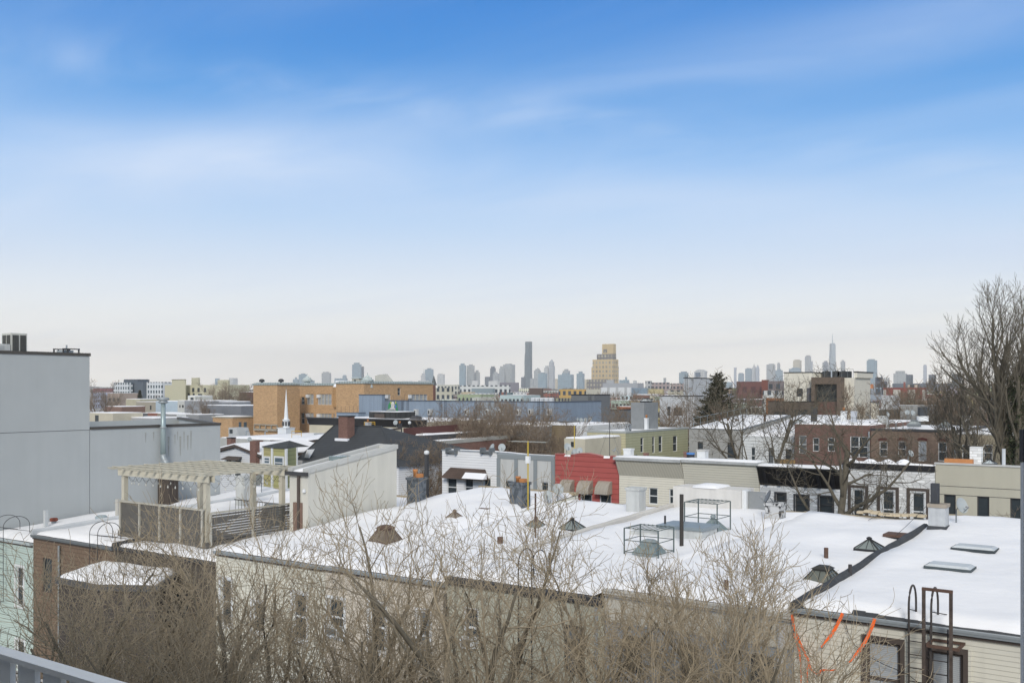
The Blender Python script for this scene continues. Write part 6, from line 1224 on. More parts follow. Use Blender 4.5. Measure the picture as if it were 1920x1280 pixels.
far('long pinkish housing slab right of the golden tower', 1222, 1256, 717, 1300, (.36, .29, .27), .96, sp=6); far('pale domed apartment house left of the pinkish slab', 1210, 1222, 714, 1200, (.48, .48, .46), .7, sp=6); far('second pinkish slab behind the light grey roof tower', 1257, 1282, 718.5, 1350, (.38, .31, .28), .96, sp=6)
far('cream house with arched windows left of the light grey tower', 1252, 1282, 731, 480, (.48, .45, .36), .95, sp=3.6); far('yellow low roofs right of the striped building', 1216, 1245, 729, 600, (.50, .43, .25), .9, 'plain')
far('dark red brick school among bare trees', 1381, 1438, 715, 520, (.17, .085, .075), .9, sp=5, wc=(.09, .05, .05)); far('red brick block right of the dark red school', 1428, 1442, 712, 510, (.20, .08, .06), .8, 'plain'); far('grey brown block left of the cream modern building', 1440, 1470, 714, 500, (.20, .17, .165), .95, sp=4)
far('white low houses with windows seen through the trees', 1430, 1468, 732, 330, (.55, .55, .52), .95, sp=2.6); far('orange brick low building through the trees', 1436, 1470, 746, 260, (.42, .18, .08), .95, 'brick', sp=.3)
far('blue grey house with white chimney behind the cream block', 1631, 1656, 728, 380, (.30, .33, .36), .8, sp=3.4); far('orange block at the corner behind the cream block', 1632, 1638, 720, 460, (.55, .22, .10), .8, 'plain'); far('long red brick building with pale window bands', 1656, 1737, 726.5, 520, (.24, .085, .07), .95, sp=7, wc=(.3, .28, .24)); far('long dark blue slab on the right horizon', 1673, 1786, 718.5, 1500, (.14, .16, .18), .98, 'plain'); far('dark stepped block with an orange panel', 1641, 1655, 707, 900, (.12, .13, .15), .8, sp=6); far('lower dark block right of the stepped block', 1654, 1663, 714.5, 900, (.14, .15, .17), .8, sp=6)
far('tall red brick factory chimney', 1694, 1697, 716, 700, (.30, .11, .08), .6, 'plain', D=3, cat='chimney', nm='factory_chimney'); far('peach low block right of the red brick building', 1702, 1722, 721, 800, (.48, .40, .32), .9, sp=6)
far('pale multi storey houses on the left of the blue wall skyline', 820, 862, 721, 700, (.50, .49, .42), .9, sp=4); far('cream low terraces right of the orange school', 813, 850, 727, 420, (.47, .45, .36), .9, sp=3.6)
t, *_ = far('dark brick church tower right of the school', 810, 817, 722, 330, (.14, .07, .055), .6, 'plain', nm='church_tower', cat='church')
p = PY(813, 722, 331); MB().lathe((p.x+.2, p.y, p.z), [(1.3, 0), (.05, 4.2)], 4, pi/4).build('spire', mat((.12, .13, .13)), t)
for a_ in ((1320, 1332, 745, 300, (.46, .33, .2)), (1232, 1250, 768, 210, (.34, .16, .1)), (1145, 1184, 767, 250, (.33, .15, .1)), (1500, 1512, 690, 900, (.5, .48, .44))): pass
far('orange brick parapet with snow behind the dark grey house', 1157, 1184, 762, 235, (.42, .17, .09), .95, 'brick', sp=.3, roof='snow')

# golden stepped tower
def golden():
    Y = 2150.0; GO = mat((.56, .43, .24), 'windows', sp=9.5, col2=(.24, .22, .18), rough=.8, var=.03); GP = mat((.54, .42, .235), rough=.8, var=.03); GD = mat((.17, .16, .16), 'windows', sp=9, col2=(.3, .27, .2), var=.05)
    t = thing('residential_tower', 'tall golden tan stepped tower with a dark band under its top block', 'tower', (PY(1109, 0, Y).x, Y, 0))
    def blk(a, pc, c, top, bot, m, dy=0, nm='tier'):
        x0, x1 = PY(a, 0, Y+dy).x, PY(pc, 0, Y+dy).x; D = PX(c, 0, x1).y-Y-dy; zb = PY(a, bot, Y+dy).z if bot else 0
        MB().box(x0, x1, Y+dy, Y+dy+D, zb, PY(a, top, Y+dy).z).build(nm, m, t)
    blk(1109, 1149, 1160, 688, None, GO); blk(1111, 1149.6, 1159.4, 674, 687.9, GO, 1); blk(1119, 1150, 1155.5, 664, 673.9, GD, 2); blk(1129, 1150, 1155, 645, 663.9, GP, 3, 'top_block')
    blk(1100, 1137, 1141, 711, None, GD, -30, 'podium')
    a, c = PY(1131.5, 0, Y+2.5).x, PY(1138, 0, Y+2.5).x; MB().box(a, c, Y+2.4, Y+2.99, PY(1135, 661, Y).z, PY(1135, 654.5, Y).z).build('recess', GD, t)
golden()

# ================================================================== SKYLINE
SK = [  # px0, px1, top, distance, colour key, corner fraction, label
 (820, 834, 702, 4200, 'w', .85, 'pale block tower standing alone right of the stepped clock tower'), (861, 874, 684.5, 4200, 'b', .8, 'blue tower, left one of the twin slabs'), (875, 890, 685, 4250, 'g', .9, 'ribbed grey tower, right one of the twin slabs'), (890, 900, 697.5, 4300, 'g', .9, 'shorter grey tower attached right of the twin slabs'),
 (909, 919, 706, 4000, 'd', .8, 'low dark tower left of the wide grey cluster'), (919, 929.5, 690, 4500, 'd', .8, 'dark narrow tower left of the widest grey one'), (924, 936, 700, 4100, 'g', .8, 'short grey tower in front of the dark narrow one'), (936, 946, 690.5, 4300, 'g', .9, 'grey shoulder tower left of the widest grey tower'), (943, 966, 683.5, 4350, 'g', .7, 'widest grey tower with a pale right side'),
 (977, 985, 707, 4200, 'd', .8, 'low dark block at the left foot of the tallest dark tower'), (994, 1001, 709, 4200, 'g', .8, 'small pale block at the right foot of the tallest dark tower'), (1001, 1014, 694, 4400, 'g', .8, 'old grey tower with a small pyramid crown'), (1009, 1026, 700, 4100, 'b', .85, 'blue glass block before the old crowned tower'), (1020, 1030, 689, 4500, 'w', .7, 'pale rounded top tower beside the slim white one'),
 (1038, 1046, 710, 5600, 'y', .7, 'faint yellowish block right of the slim white tower'), (1046, 1076, 702, 4300, 'b', .85, 'wide blue grey block with a raised middle'), (1055, 1069, 695, 4350, 'g', .8, 'raised stepped middle of the wide blue grey block'), (1081, 1096, 700, 4300, 'b', .75, 'angled blue glass block left of the golden tower'), (1096, 1102, 711, 4700, 'y', .7, 'faint cream block left of the golden tower'),
 (1161, 1180, 712, 4800, 'b', .8, 'low pale blue cluster right of the golden tower'), (1172, 1176, 706.5, 4750, 'b', .8, 'thin point of the pale blue cluster'), (1187, 1194, 713, 3000, 'w', .7, 'small pale block on the horizon right of the pale blue cluster'), (1244, 1249, 708, 2600, 'g', .7, 'small dark topped block above the pinkish slab'),
 (1273, 1291, 698.5, 5200, 'b', .6, 'pale blue tower left of the curved top tower'), (1301, 1326, 696, 5200, 'w', .8, 'broad pale tower with a curved top and blue panel'), (1376, 1381, 689, 8500, 'f', .7, 'thin faint tower right of the evergreen'), (1384, 1395, 700, 7800, 'b', .8, 'faint blue block right of the thin faint tower'), (1397, 1410, 691, 7900, 'b', .8, 'faint rounded blue tower left of the pointed spires'),
 (1410, 1417, 689, 8200, 'w', .7, 'faint tower with a pointed spire, left of two'), (1417, 1424, 690, 8200, 'f', .7, 'faint tower with a pointed spire, right of two'), (1437, 1454, 683, 7600, 'g', .9, 'wide faint grey tower left of the cream block'), (1457, 1463, 681.5, 8000, 'g', .7, 'slim faint tower with a dark cap'), (1454, 1468, 694, 7500, 'b', .9, 'faint blue block just left of the cream block'),
 (1479, 1502, 691, 7400, 'b', .9, 'low blue block behind the cream block roof'), (1487, 1503, 675.5, 8000, 'y', .8, 'hazy yellowish tower behind the cream block'), (1509, 1521, 667.5, 7900, 'g', .85, 'tall grey tower left of the spired skyscraper'), (1519, 1524, 677, 7950, 'f', .8, 'pale strip tower attached to the tall grey tower'), (1542, 1554, 679, 7800, 'g', .9, 'grey block at the left foot of the spired skyscraper'),
 (1576, 1585, 677.5, 8000, 'g', .8, 'slim grey tower right of the spired skyscraper'), (1625, 1645, 675.5, 5600, 'b', .93, 'large blue glass tower right of the cream block'), (1656, 1668, 708, 4800, 'w', .8, 'pale stepped block right of the dark stepped block'), (1675, 1701, 700, 4200, 'g', .95, 'broad pale grey slab on the right horizon'), (1699, 1712, 702, 2300, 'd', .75, 'dark brown tower, left one of the matching pair'),
 (1731, 1738, 684.5, 8800, 'f', .7, 'thin white supertall tower far right'), (1741, 1755, 702, 2300, 'd', .75, 'dark brown tower, right one of the matching pair'), (1785, 1802, 700.5, 2300, 'd', .75, 'dark tower behind the branches of the big tree'), (1729, 1742, 716, 4600, 'g', .8, 'low violet grey block at the foot of the thin white tower'),
 (549, 561, 710.5, 4500, 'b', .8, 'low blue block at the left of the hazy cluster above the school'), (560, 576, 701.5, 4500, 'b', .85, 'highest blue block of the hazy cluster above the school'), (575, 590, 713, 4400, 'b', .85, 'low blue block right in the hazy cluster above the school'), (603, 621, 699, 4600, 'g', .85, 'pale grey tower behind the orange school'), (627, 652, 709, 5000, 'b', .8, 'hazy blue block behind the school chimney'), (642, 650, 704.5, 4900, 'b', .8, 'taller piece of the hazy blue block behind the school chimney'),
 (660, 678, 683, 4700, 'b', .9, 'tall blue glass tower behind the school penthouse'), (678, 682.5, 687, 4720, 'd', .6, 'narrow side of the tall blue glass tower'), (695, 704, 714, 5200, 'y', .8, 'faint cream block behind the school turret'), (743, 773, 714.5, 3200, 'b', .98, 'low wide blue slab above the orange school'), (784, 805, 713, 4600, 'w', .8, 'broad base of the stepped clock tower'), (789, 798, 703, 4590, 'w', .8, 'middle stage of the stepped clock tower'), (797, 813, 692, 4700, 'b', .9, 'blue tower right of the stepped clock tower'),
 (403, 412, 709, 3600, 'b', .8, 'small blue tower above the olive apartment building'), (429, 446, 708.5, 3000, 'w', .45, 'white and blue tower left of the orange school'), (553, 557, 707, 4600, 'b', .8, 'small peak of the hazy cluster above the school'), (1640, 1651, 716, 3000, 'g', .8, 'grey block below the large blue glass tower'), (1344, 1374, 716, 5200, 'b', .9, 'low hazy blocks right of the evergreen top')]
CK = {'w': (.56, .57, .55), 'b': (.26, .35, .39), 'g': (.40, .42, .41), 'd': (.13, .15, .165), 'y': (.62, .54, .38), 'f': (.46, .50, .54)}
TW = {}
for a, c, top, Y, k, cf, lb in SK:
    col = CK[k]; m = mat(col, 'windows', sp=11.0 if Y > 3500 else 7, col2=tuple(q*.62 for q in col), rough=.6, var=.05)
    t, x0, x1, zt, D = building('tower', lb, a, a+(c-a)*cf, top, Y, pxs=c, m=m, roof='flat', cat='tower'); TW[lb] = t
    rg = random.Random(int(a*10)); w_ = x1-x0
    if w_ > 18 and top < 705: MB().box(x0+w_*rg.uniform(.1, .3), x1-w_*rg.uniform(.1, .3), Y+2, Y+D*.8, zt-.5, zt+rg.uniform(5, 12)).build('roof_plant', m, t)
def special():
    # tallest dark tower
    Y = 4600; m = mat((.12, .155, .165), 'windows', sp=9, col2=(.09, .12, .13), rough=.5, var=.03); t = thing('tower', 'tallest dark slender tower with a notched crown, centre of the skyline', 'tower', (PY(984, 0, Y).x, Y, 0))
    def blk(a, c, top, dy=0, nm='shaft', D=22, zb=0, m_=m): MB().box(PY(a, 0, Y+dy).x, PY(c, 0, Y+dy).x, Y+dy, Y+dy+D, zb, PY(a, top, Y+dy).z).build(nm, m_, t)
    blk(984.6, 992, 641.5); blk(983.8, 992.3, 663, -2); blk(983.4, 993, 669, -4); blk(982, 994, 705, -6, 'base')
    for q in (985, 988.4, 991.5): blk(q, q+.7, 640, 1, 'crown', 30)
    # slim white tower with domed crown
    Y = 4500; mw = mat((.50, .52, .52), 'windows', sp=8, col2=(.22, .24, .26), rough=.6, var=.03); t = thing('tower', 'slim white tower with a small domed crown', 'tower', (PY(1029, 0, Y).x, Y, 0)); a, c = PY(1029.4, 0, Y).x, PY(1035.8, 0, Y).x
    MB().box(a, c, Y, Y+18, 0, PY(1032, 678, Y).z).build('shaft', mw, t); MB().box(a-.5, PY(1037.3, 0, Y).x, Y-1, Y+17, 0, PY(1032, 686, Y).z).build('lower_shaft', mw, t); MB().lathe(((a+c)/2, Y+9, PY(1032, 678, Y).z), [(7.5, 0), (7, 6), (4, 11), (1, 14)], 10).build('crown', mw, t)
    # spired skyscraper: tapering square with chamfered corners
    Y = 7600; c0 = PY(1561, 645.5, Y); r = 7.2*mpp(c0)*1.05; mg = mat((.36, .41, .42), 'windows', sp=14, col2=(.28, .33, .35), rough=.4, var=.04); t = thing('tower', 'spired tapering skyscraper, tallest of the far right cluster', 'tower', (c0.x, Y, 0)); b = MB(); n = 8
    hgt = c0.z
    for f, rr, tw in ((0, 1.0, 0), (.15, 1.0, 0), (1, .98, pi/4)):
        for k in range(8):
            q = k*pi/4+pi/8; base = pi/4*(k//2*2)+pi/4
            if f < 1: ang = (k//2)*pi/2+pi/4+(.02 if k % 2 else -.02); rad = r
            else: ang = (k//2)*pi/2+pi/4+(pi/4 if k % 2 else -pi/4)*.999; rad = r*.74
            b.v.append((c0.x+rad*cos(ang), Y+rad*sin(ang), hgt*f))
    for i in range(2):
        for k in range(8): k2 = (k+1) % 8; b.f.append((i*8+k, i*8+k2, i*8+8+k2, i*8+8+k))
    b.f.append(tuple(range(16, 24))); b.build('shaft', mg, t); MB().lathe((c0.x, Y, hgt), [(r*.6, 0), (r*.62, 8)], 12).build('ring', mg, t); MB().tube([(c0.x, Y, hgt), (c0.x, Y, PY(1561, 626, Y).z)], [4, 1.6], 6).build('spire', mg, t)
    # spires and crowns on towers above
    def cone(label, px, p0, p1, Y, rpx, col, n=4, nm='tower_spire'):
        a = PY(px, p0, Y); o = MB().lathe((a.x, Y+8, a.z), [(rpx*mpp(a), 0), (.3, (p0-p1)*mpp(a))], n, pi/4).build(nm, mat(col, rough=.6, var=.04), next((v for q, v in TW.items() if q == label), None))
        if o.parent is None: tag(o, label, 'spire', 'spires on far towers')
    cone('faint tower with a pointed spire, left of two', 1413.4, 689, 681, 8210, 3.2, CK['w']); cone('faint tower with a pointed spire, right of two', 1420.3, 690, 682.5, 8210, 3.2, CK['f'])
    cone('old grey tower with a small pyramid crown', 1007, 694, 688.5, 4410, 4.5, CK['g']); cone('middle stage of the stepped clock tower', 793.3, 703, 689.5, 4600, 1.8, CK['w'], 8); cone('steeple above the dark stepped block', 1650, 708, 702, 1500, 1.6, (.3, .32, .33))
    cone('raised stepped middle of the wide blue grey block', 1062, 695, 692.5, 4360, 4, CK['g'])
    p = PY(1313, 697, 5210); b = MB(); w_ = 11.5*mpp(p); n = 8; b.v = []
    for k in range(n+1): u = -1+2*k/n; z = p.z+(1-u*u)*4.3*mpp(p)*(1.15-.3*u); b.v += [(p.x+u*w_*1.05, 5208, z), (p.x+u*w_*1.05, 5240, z), (p.x+u*w_*1.05, 5208, p.z-2), (p.x+u*w_*1.05, 5240, p.z-2)]
    for k in range(n): o = k*4; b.f += [(o, o+4, o+5, o+1), (o, o+2, o+6, o+4)]
    BT = TW['broad pale tower with a curved top and blue panel']; b.build('curved_roof', mat(CK['w'], rough=.6), BT)
    a, c = PY(1304, 0, 5190), PY(1312, 0, 5190); MB().box(a.x, c.x, 5190, 5198, PY(1308, 706, 5190).z, PY(1308, 698, 5190).z).build('glass_panel', mat((.05, .09, .14), rough=.4), BT)
special()

# ================================================================== GENERIC TOWN FILLING THE PLAIN
LM = [(170, 'by the left grey wall'), (215, 'below the white modern flats'), (262, 'under the rounded evergreen'), (300, 'left of the olive building'), (335, 'below the olive building'), (380, 'below the long olive wing'), (415, 'under the three bare trees'), (450, 'beside the dark red brick building'),
 (815, 'right of the church tower'), (845, 'left of the twin slabs'), (880, 'below the twin slabs'), (910, 'below the short grey towers'), (950, 'below the widest grey tower'), (990, 'below the tallest dark tower'), (1030, 'below the slim white tower'),
 (1130, 'below the golden tower'), (1165, 'right of the golden tower'), (1200, 'below the striped hospital'), (1240, 'below the pinkish slab'), (1280, 'left of the pale roof tower'), (1320, 'left of the conical evergreen'), (1360, 'right of the conical evergreen'), (1400, 'below the dark red school'), (1445, 'left of the cream block'),
 (1645, 'right of the cream block'), (1690, 'beside the red factory chimney'), (1735, 'below the matching dark towers'), (1780, 'under the branches of the huge tree'), (1830, 'behind the crown of the huge tree'), (1890, 'behind the ivy trunk')]
def town():
    rg = random.Random(5); cols = [((.52, .48, .39), 'beige'), ((.27, .14, .105), 'red brick'), ((.42, .42, .42), 'grey'), ((.64, .64, .61), 'white'), ((.22, .17, .135), 'brown'), ((.34, .39, .43), 'blue grey'), ((.52, .41, .24), 'ochre'), ((.40, .35, .28), 'olive')]
    zones = [(172, 470, 0), (812, 1048, 1), (1126, 1300, 2), (1300, 1475, 3), (1630, 1920, 4)]; todo = []
    for za, zb, zi in zones:
        for Yb, n in ((235, 5), (290, 6), (360, 9), (450, 10), (570, 11), (760, 12), (1050, 12), (1500, 12)):
            if zi in (0, 1, 3) and Yb < 340: continue
            if zi == 0 and Yb < 430: n = 4
            n = max(2, int(n*(zb-za)/250))
            for i in range(n):
                px = za+(zb-za)*(i+rg.uniform(.05, .6))/n; Y = Yb*rg.uniform(.93, 1.1); hgt = rg.choice((8.0, 9.0, 9.8, 10.6, 12)) if Y < 700 else rg.choice((9, 11, 12, 13, 16))
                wpx = rg.uniform(5.5, 12)/(Y*.9)*1850 if Y < 500 else rg.uniform(8, 24)/(Y*.9)*1850; wpx = min(wpx, 55)
                (col, cn) = rg.choice(cols); sn = rg.random() < .78 and Y < 1300
                lm = min(LM, key=lambda q: abs(q[0]-px-wpx/2))[1]
                lb = '%s house %s %s, %s' % (cn, 'with snowy roof' if sn else 'without snow', lm, 'at middle distance' if Yb < 400 else 'far off' if Yb < 1000 else 'near the horizon')
                col = tuple(min(.7, q*rg.uniform(.8, 1.2)) for q in col); todo.append([lb, px, wpx, Y, hgt, col, sn, rg.random(), rg.uniform(9, 14)])
    cnt = {}
    for q in todo: cnt.setdefault(q[0], []).append(q)
    for lb, qs in cnt.items():
        qs.sort(key=lambda q: q[1])
        for i, q in enumerate(qs):
            q[0] = lb if len(qs) == 1 else ('leftmost ' if i == 0 else 'rightmost ' if i == len(qs)-1 else ('second ', 'third ', 'fourth ', 'fifth ')[min(i, 4)-1])+lb
    for lb, px, wpx, Y, hgt, col, sn, rr, D in todo:
        wins = []; k = int(wpx*.8/7); s_ = 1850/(Y/.85)
        if Y < 420:
            for j in range(k): u = px+wpx*.8*(j+.5)/k; zt_ = 730+(14.5-hgt)*s_; wins.append((u-.5*s_, zt_+1.3*s_, u+.5*s_, zt_+2.9*s_, 'wn' if rr < .5 else 'dn'))
        building('house', lb, px, px+wpx*.8, 0, Y, D=D, m=mat(tuple(round(q, 2) for q in col), 'windows' if Y > 420 else 'plain', sp=3.1, col2=(.07, .07, .075), rough=.9, var=.06), ztop=hgt, roof='snow' if sn else 'flat', group='low houses filling the distance', wins=wins, cop=mat((.35, .35, .34)) if Y < 400 else None)
town()
def hills():
    b = MB(); n = 60
    for j, (Y, hh) in enumerate(((5200, 0), (5600, 1), (6400, .6))):
        for i in range(n+1):
            px = -200+760*i/n; p = PY(px, 0, Y); u = i/n; h = (46*(1-max(0, u-.45)*1.75)+16*noise.noise(Vector((i*.23, j, 0)))+5*noise.noise(Vector((i*1.3, j, 2))))*hh if hh else 0; b.v.append((p.x, Y, max(0, h)))
    for j in range(2):
        for i in range(n): o = j*(n+1)+i; b.f.append((o, o+1, o+n+2, o+n+1))
    kind(b.build('hills', mat((.10, .10, .085), rough=1, var=.3, vs=.02)), 'structure')
hills()

# ================================================================== VEGETATION
def tuft(b, rg, c, rx, rz, n, ln, wd, up=.5):
    for _ in range(n):
        q = rg.uniform(0, 2*pi); r_ = rg.random()**.45; e = rg.uniform(-.6, 1.2); dirp = Vector((cos(q)*cos(e), sin(q)*cos(e), sin(e)))
        p = Vector((c[0]+dirp.x*rx*r_, c[1]+dirp.y*rx*r_, c[2]+dirp.z*rz*r_)); d = (dirp+Vector((rg.uniform(-.5, .5), rg.uniform(-.5, .5), up+rg.uniform(-.3, .5)))).normalized()*ln*rg.uniform(.5, 1.3)
        sd_ = Vector((CN, SN, rg.uniform(-.4, .4))).normalized()*wd; o = len(b.v); b.v += [tuple(p-sd_), tuple(p+sd_), tuple(p+d)]; b.f.append((o, o+1, o+2))
def woods():
    rg = random.Random(8)
    def mass(name, label, spots, m, dens=150, sc_=1.0):
        b = MB()
        for px, Y, h, r_ in spots:
            p = PY(px, 0, Y); k = Y/300; tuft(b, rg, (p.x, Y, h*.52), r_, h*.5, int(dens), 1.8*k**.5*sc_, .045*max(1, k)*sc_)
            b.tube([(p.x, Y, 0), (p.x, Y, h*.55)], [.3*max(1, k*.7), .12*max(1, k*.7)], 4, False)
        kind(b.build(name, m), 'stuff')
    MW = mat((.16, .13, .105), rough=1, var=.25, vs=.15); MW2 = mat((.17, .14, .11), rough=1, var=.25, vs=.2)
    def spots(a, c, Ys, n, hr=(8, 13)): return [(rg.uniform(a, c), rg.uniform(*Ys), rg.uniform(*hr), rg.uniform(3, 5)) for _ in range(n)]
    mass('distant_woods', '', spots(165, 475, (330, 700), 75)+spots(165, 475, (800, 2600), 90, (11, 17)), MW)
    mass('distant_woods', '', spots(812, 1130, (330, 700), 60)+spots(812, 1130, (800, 2600), 70, (11, 17)), MW)
    mass('distant_woods', '', spots(1125, 1425, (330, 700), 70)+spots(1125, 1480, (800, 2600), 90, (11, 17)), MW2)
    mass('distant_woods', '', spots(1650, 1930, (260, 600), 60, (9, 12))+spots(1630, 1930, (650, 2600), 90, (11, 17)), MW)
    b = MB()
    for _ in range(420):
        px = rg.uniform(-100, 2050); Y = rg.uniform(2600, 5200); p = PY(px, 0, Y); h = rg.uniform(12, 22); wd = rg.uniform(30, 70); n = 7
        for k in range(n+1): u = k/n; b.v += [(p.x+(u-.5)*wd, Y, h*sqrt(max(0, 1-(2*u-1)**2))*rg.uniform(.8, 1)), (p.x+(u-.5)*wd, Y+25, 0)]
        o = len(b.v)-2*(n+1)
        for k in range(n): b.f.append((o+2*k, o+2*k+2, o+2*k+3, o+2*k+1))
        for k in range(n): z0 = len(b.v)
        o2 = len(b.v)
        for k in range(n+1): b.v.append((b.v[o+2*k][0], Y-25, 0))
        for k in range(n): b.f.append((o2+k, o2+k+1, o+2*k+2, o+2*k))
    kind(b.build('horizon_woods', mat((.09, .08, .07), rough=1, var=.3, vs=.01)), 'stuff')
woods()

def grow(seed, height, spread, levels, kids, trunk_r, fork_z=.3, zmin=-1, up=.25, twig=.006, lens=None, angle=(28, 50), gnarl=.12, lead=1, steps=5, multi=1, limbs=5, taper=.5):
    """returns (trunk MB, crown MB) round the origin"""
    rg = random.Random(seed); T, B_ = MB(), MB()
    def perp(d):
        a = d.cross(Vector((0, 0, 1)) if abs(d.z) < .95 else Vector((1, 0, 0))).normalized(); return a, d.cross(a)
    def br(p, d, ln, r0, lv, phase):
        n = steps if lv < levels-1 else 3
        pts, rs = [p.copy()], [r0]; r1 = max(twig*.7, r0*(.28 if lv else taper)); q = p.copy(); dd = d.copy()
        g = gnarl*(1+.35*lv)
        for i in range(n):
            dd = (dd+Vector((rg.gauss(0, g), rg.gauss(0, g), rg.gauss(0, g)+up*.22*(1 if lv else .2)))).normalized(); q = q+dd*(ln/n); pts.append(q.copy()); rs.append(r0+(r1-r0)*(i+1)/n)
        if pts[-1].z > zmin or lv == 0: (T if lv <= 1 else B_).tube(pts, rs, 8 if r0 > .08 else 5 if r0 > .03 else 3, lv < 2)
        if lv >= levels: return
        nk = kids[lv]; t0 = fork_z if lv == 0 else .22
        for k in range(nk):
            u = t0+(1-t0)*((k+rg.uniform(.1, .9))/nk); i = min(n-1, int(u*n)); f = u*n-i; bp = pts[i].lerp(pts[i+1], f); tan = (pts[i+1]-pts[i]).normalized(); a, c = perp(tan)
            ph = phase+k*2.4+rg.uniform(-.5, .5); an = R(rg.uniform(*angle)); nd = (tan*cos(an)+(a*cos(ph)+c*sin(ph))*sin(an)).normalized()
            nl = lens[lv+1]*(1.15-.55*u)*rg.uniform(.7, 1.25); rr = (rs[i]+(rs[i+1]-rs[i])*f)*(rg.uniform(.5, .72) if lv == 0 else rg.uniform(.42, .62))
            if lv+1 >= levels: rr = twig
            if bp.z+nl < zmin: continue
            br(bp, nd, nl, max(twig, rr), lv+1, ph)
    for m_ in range(multi):
        if multi > 1: q = 2*pi*m_/multi+rg.uniform(-.4, .4); e = R(rg.uniform(58, 82)); d = Vector((cos(q)*cos(e), sin(q)*cos(e), sin(e))); st = Vector((cos(q)*.12, sin(q)*.12, 0))
        else: d = Vector((rg.uniform(-.04, .04), rg.uniform(-.04, .04), 1)).normalized(); st = Vector((0, 0, 0))
        br(st, d, lens[0]*rg.uniform(.88, 1.08), trunk_r*(1 if multi == 1 else rg.uniform(.7, 1)), 0, rg.uniform(0, 6))
    return T, B_
def tree(label, T, B_, loc, m, name='bare_tree', group=None, rz=0, sc_=1):
    t = thing(name, label, 'tree', (0, 0, 0), group); T.build('trunk', BARKT if m is BARK else m, t, True); B_.build('crown', m, t); t.location = loc; t.rotation_euler.z = rz; t.scale = (sc_,)*3; return t
# the thicket of bare yard trees right below the balcony
GT = 'bare yard trees in front of the near row'
PR = []
for sd_, lens in ((21, [9.0, 4.2, 2.3, 1.15, .55]), (34, [9.5, 4.4, 2.2, 1.1, .55]), (47, [9, 4.0, 2.3, 1.2, .55])):
    T, B_ = grow(sd_, 13, 3, 4, [6, 6, 5, 3], .20, fork_z=.5, zmin=6.0, up=.46, twig=.0052, lens=lens, angle=(24, 50), gnarl=.115, multi=3, steps=6)
    PR.append(tree('x', T, B_, (0, 0, 0), BARK, group=GT))
FG = [ # px, top py, depth, proto, rot, label
 (640, 850, 18.5, 0, .3, 'bare many stemmed yard tree with the highest crown, left of centre'), (320, 950, 16.5, 1, 1.2, 'bare yard tree in front of the rear bay'), (90, 960, 19.5, 2, 2.2, 'bare yard tree at the far left above the railing'),
 (860, 850, 18.5, 1, 3.4, 'bare yard tree standing before the khaki house'), (1060, 935, 17.5, 2, 4.5, 'bare yard tree between the khaki and grey houses'), (470, 895, 20.0, 2, 5.1, 'bare yard tree before the house with the deck'),
 (1200, 955, 18.5, 0, 1.9, 'bare yard tree before the blue grey wall, left one'), (215, 1010, 16.5, 0, 4.0, 'nearest bare yard tree above the balcony railing'), (730, 985, 17.0, 2, .9, 'bare yard tree leaning in the lower middle'),
 (415, 1000, 17.0, 1, 2.9, 'bare yard tree right of the rear bay, low crown'), (960, 1010, 17.0, 0, 2.1, 'bare yard tree before the khaki wall, low crown'), (1110, 1070, 17.0, 1, .2, 'low bare yard tree by the downpipe of the khaki house'),  (800, 945, 16.5, 0, .8, 'bare yard tree below the peeling chimney')]
for i, (px, py, d, k, rz, lb) in enumerate(FG):
    g = PD(px, 730, d); ztop = PD(px, py, d).z; src = PR[k]; hsrc = max(v.co.z for ch in src.children for v in ch.data.vertices); s_ = ztop/hsrc
    if i in (0, 1, 2) and False: pass
    copy_tree(src, (g.x, g.y, 0), rz, (s_*1.0, s_*1.0, s_), lb, GT)
for o in PR:
    for ch in list(o.children): bpy.data.objects.remove(ch)
    bpy.data.objects.remove(o)
T, B_ = grow(77, 13, 3, 4, [8, 8, 6, 5], .16, fork_z=.42, zmin=5, up=.5, twig=.007, lens=[9.5, 4.2, 2.1, 1.1, .5], angle=(24, 46), gnarl=.08, multi=2)
g = PD(1415, 730, 21); zt_ = PD(1415, 962, 21).z; h_ = max(v[2] for v in B_.v+T.v); tree('slender bare tree forking before the blue grey house corner', T, B_, (g.x, g.y, 0), BARK, group=GT, rz=2.0, sc_=zt_/h_)
T, B_ = grow(78, 13, 3, 4, [7, 6, 5, 4], .10, fork_z=.5, zmin=6, up=.4, twig=.006, lens=[8, 2.2, 1.3, .8, .4], angle=(24, 50), gnarl=.1, multi=2)
for px, py, d, lb in ((1690, 1235, 20, 'low bare shrub tips before the vinyl clad windows'), (1590, 1262, 18, 'low bare shrub tips left of the vinyl clad windows')):
    g = PD(px, 730, d); zt_ = PD(px, py, d).z; h_ = max(v[2] for v in B_.v+T.v); b2 = MB(); b2.v = list(T.v); b2.f = list(T.f); tree(lb, T, B_, (g.x, g.y, 0), BARK, group=GT, rz=px, sc_=zt_/h_)
# street tree before the white brick fronts
T, B_ = grow(101, 16, 6, 4, [10, 6, 5, 3], .33, fork_z=.42, zmin=3, up=.30, twig=.012, lens=[11.5, 6.0, 3.0, 1.6, .8], angle=(38, 66), gnarl=.10)
tree('wide spreading dark bare street tree before the white brick fronts', T, B_, (PY(1583, 0, 56).x, 56, 0), BARKD, sc_=.92)
# yard tree behind the cream cornice, in front of the grey rear walls
T, B_ = grow(113, 16, 6, 4, [8, 6, 5, 3], .3, fork_z=.35, zmin=3, up=.34, twig=.014, lens=[11, 7.0, 3.2, 1.6, .8], angle=(26, 55), gnarl=.09, multi=2)
P1 = tree('spreading bare tree in front of the grey and white rear walls', T, B_, (PY(1432, 0, 92).x, 92, 0), BARKD, sc_=1.06)
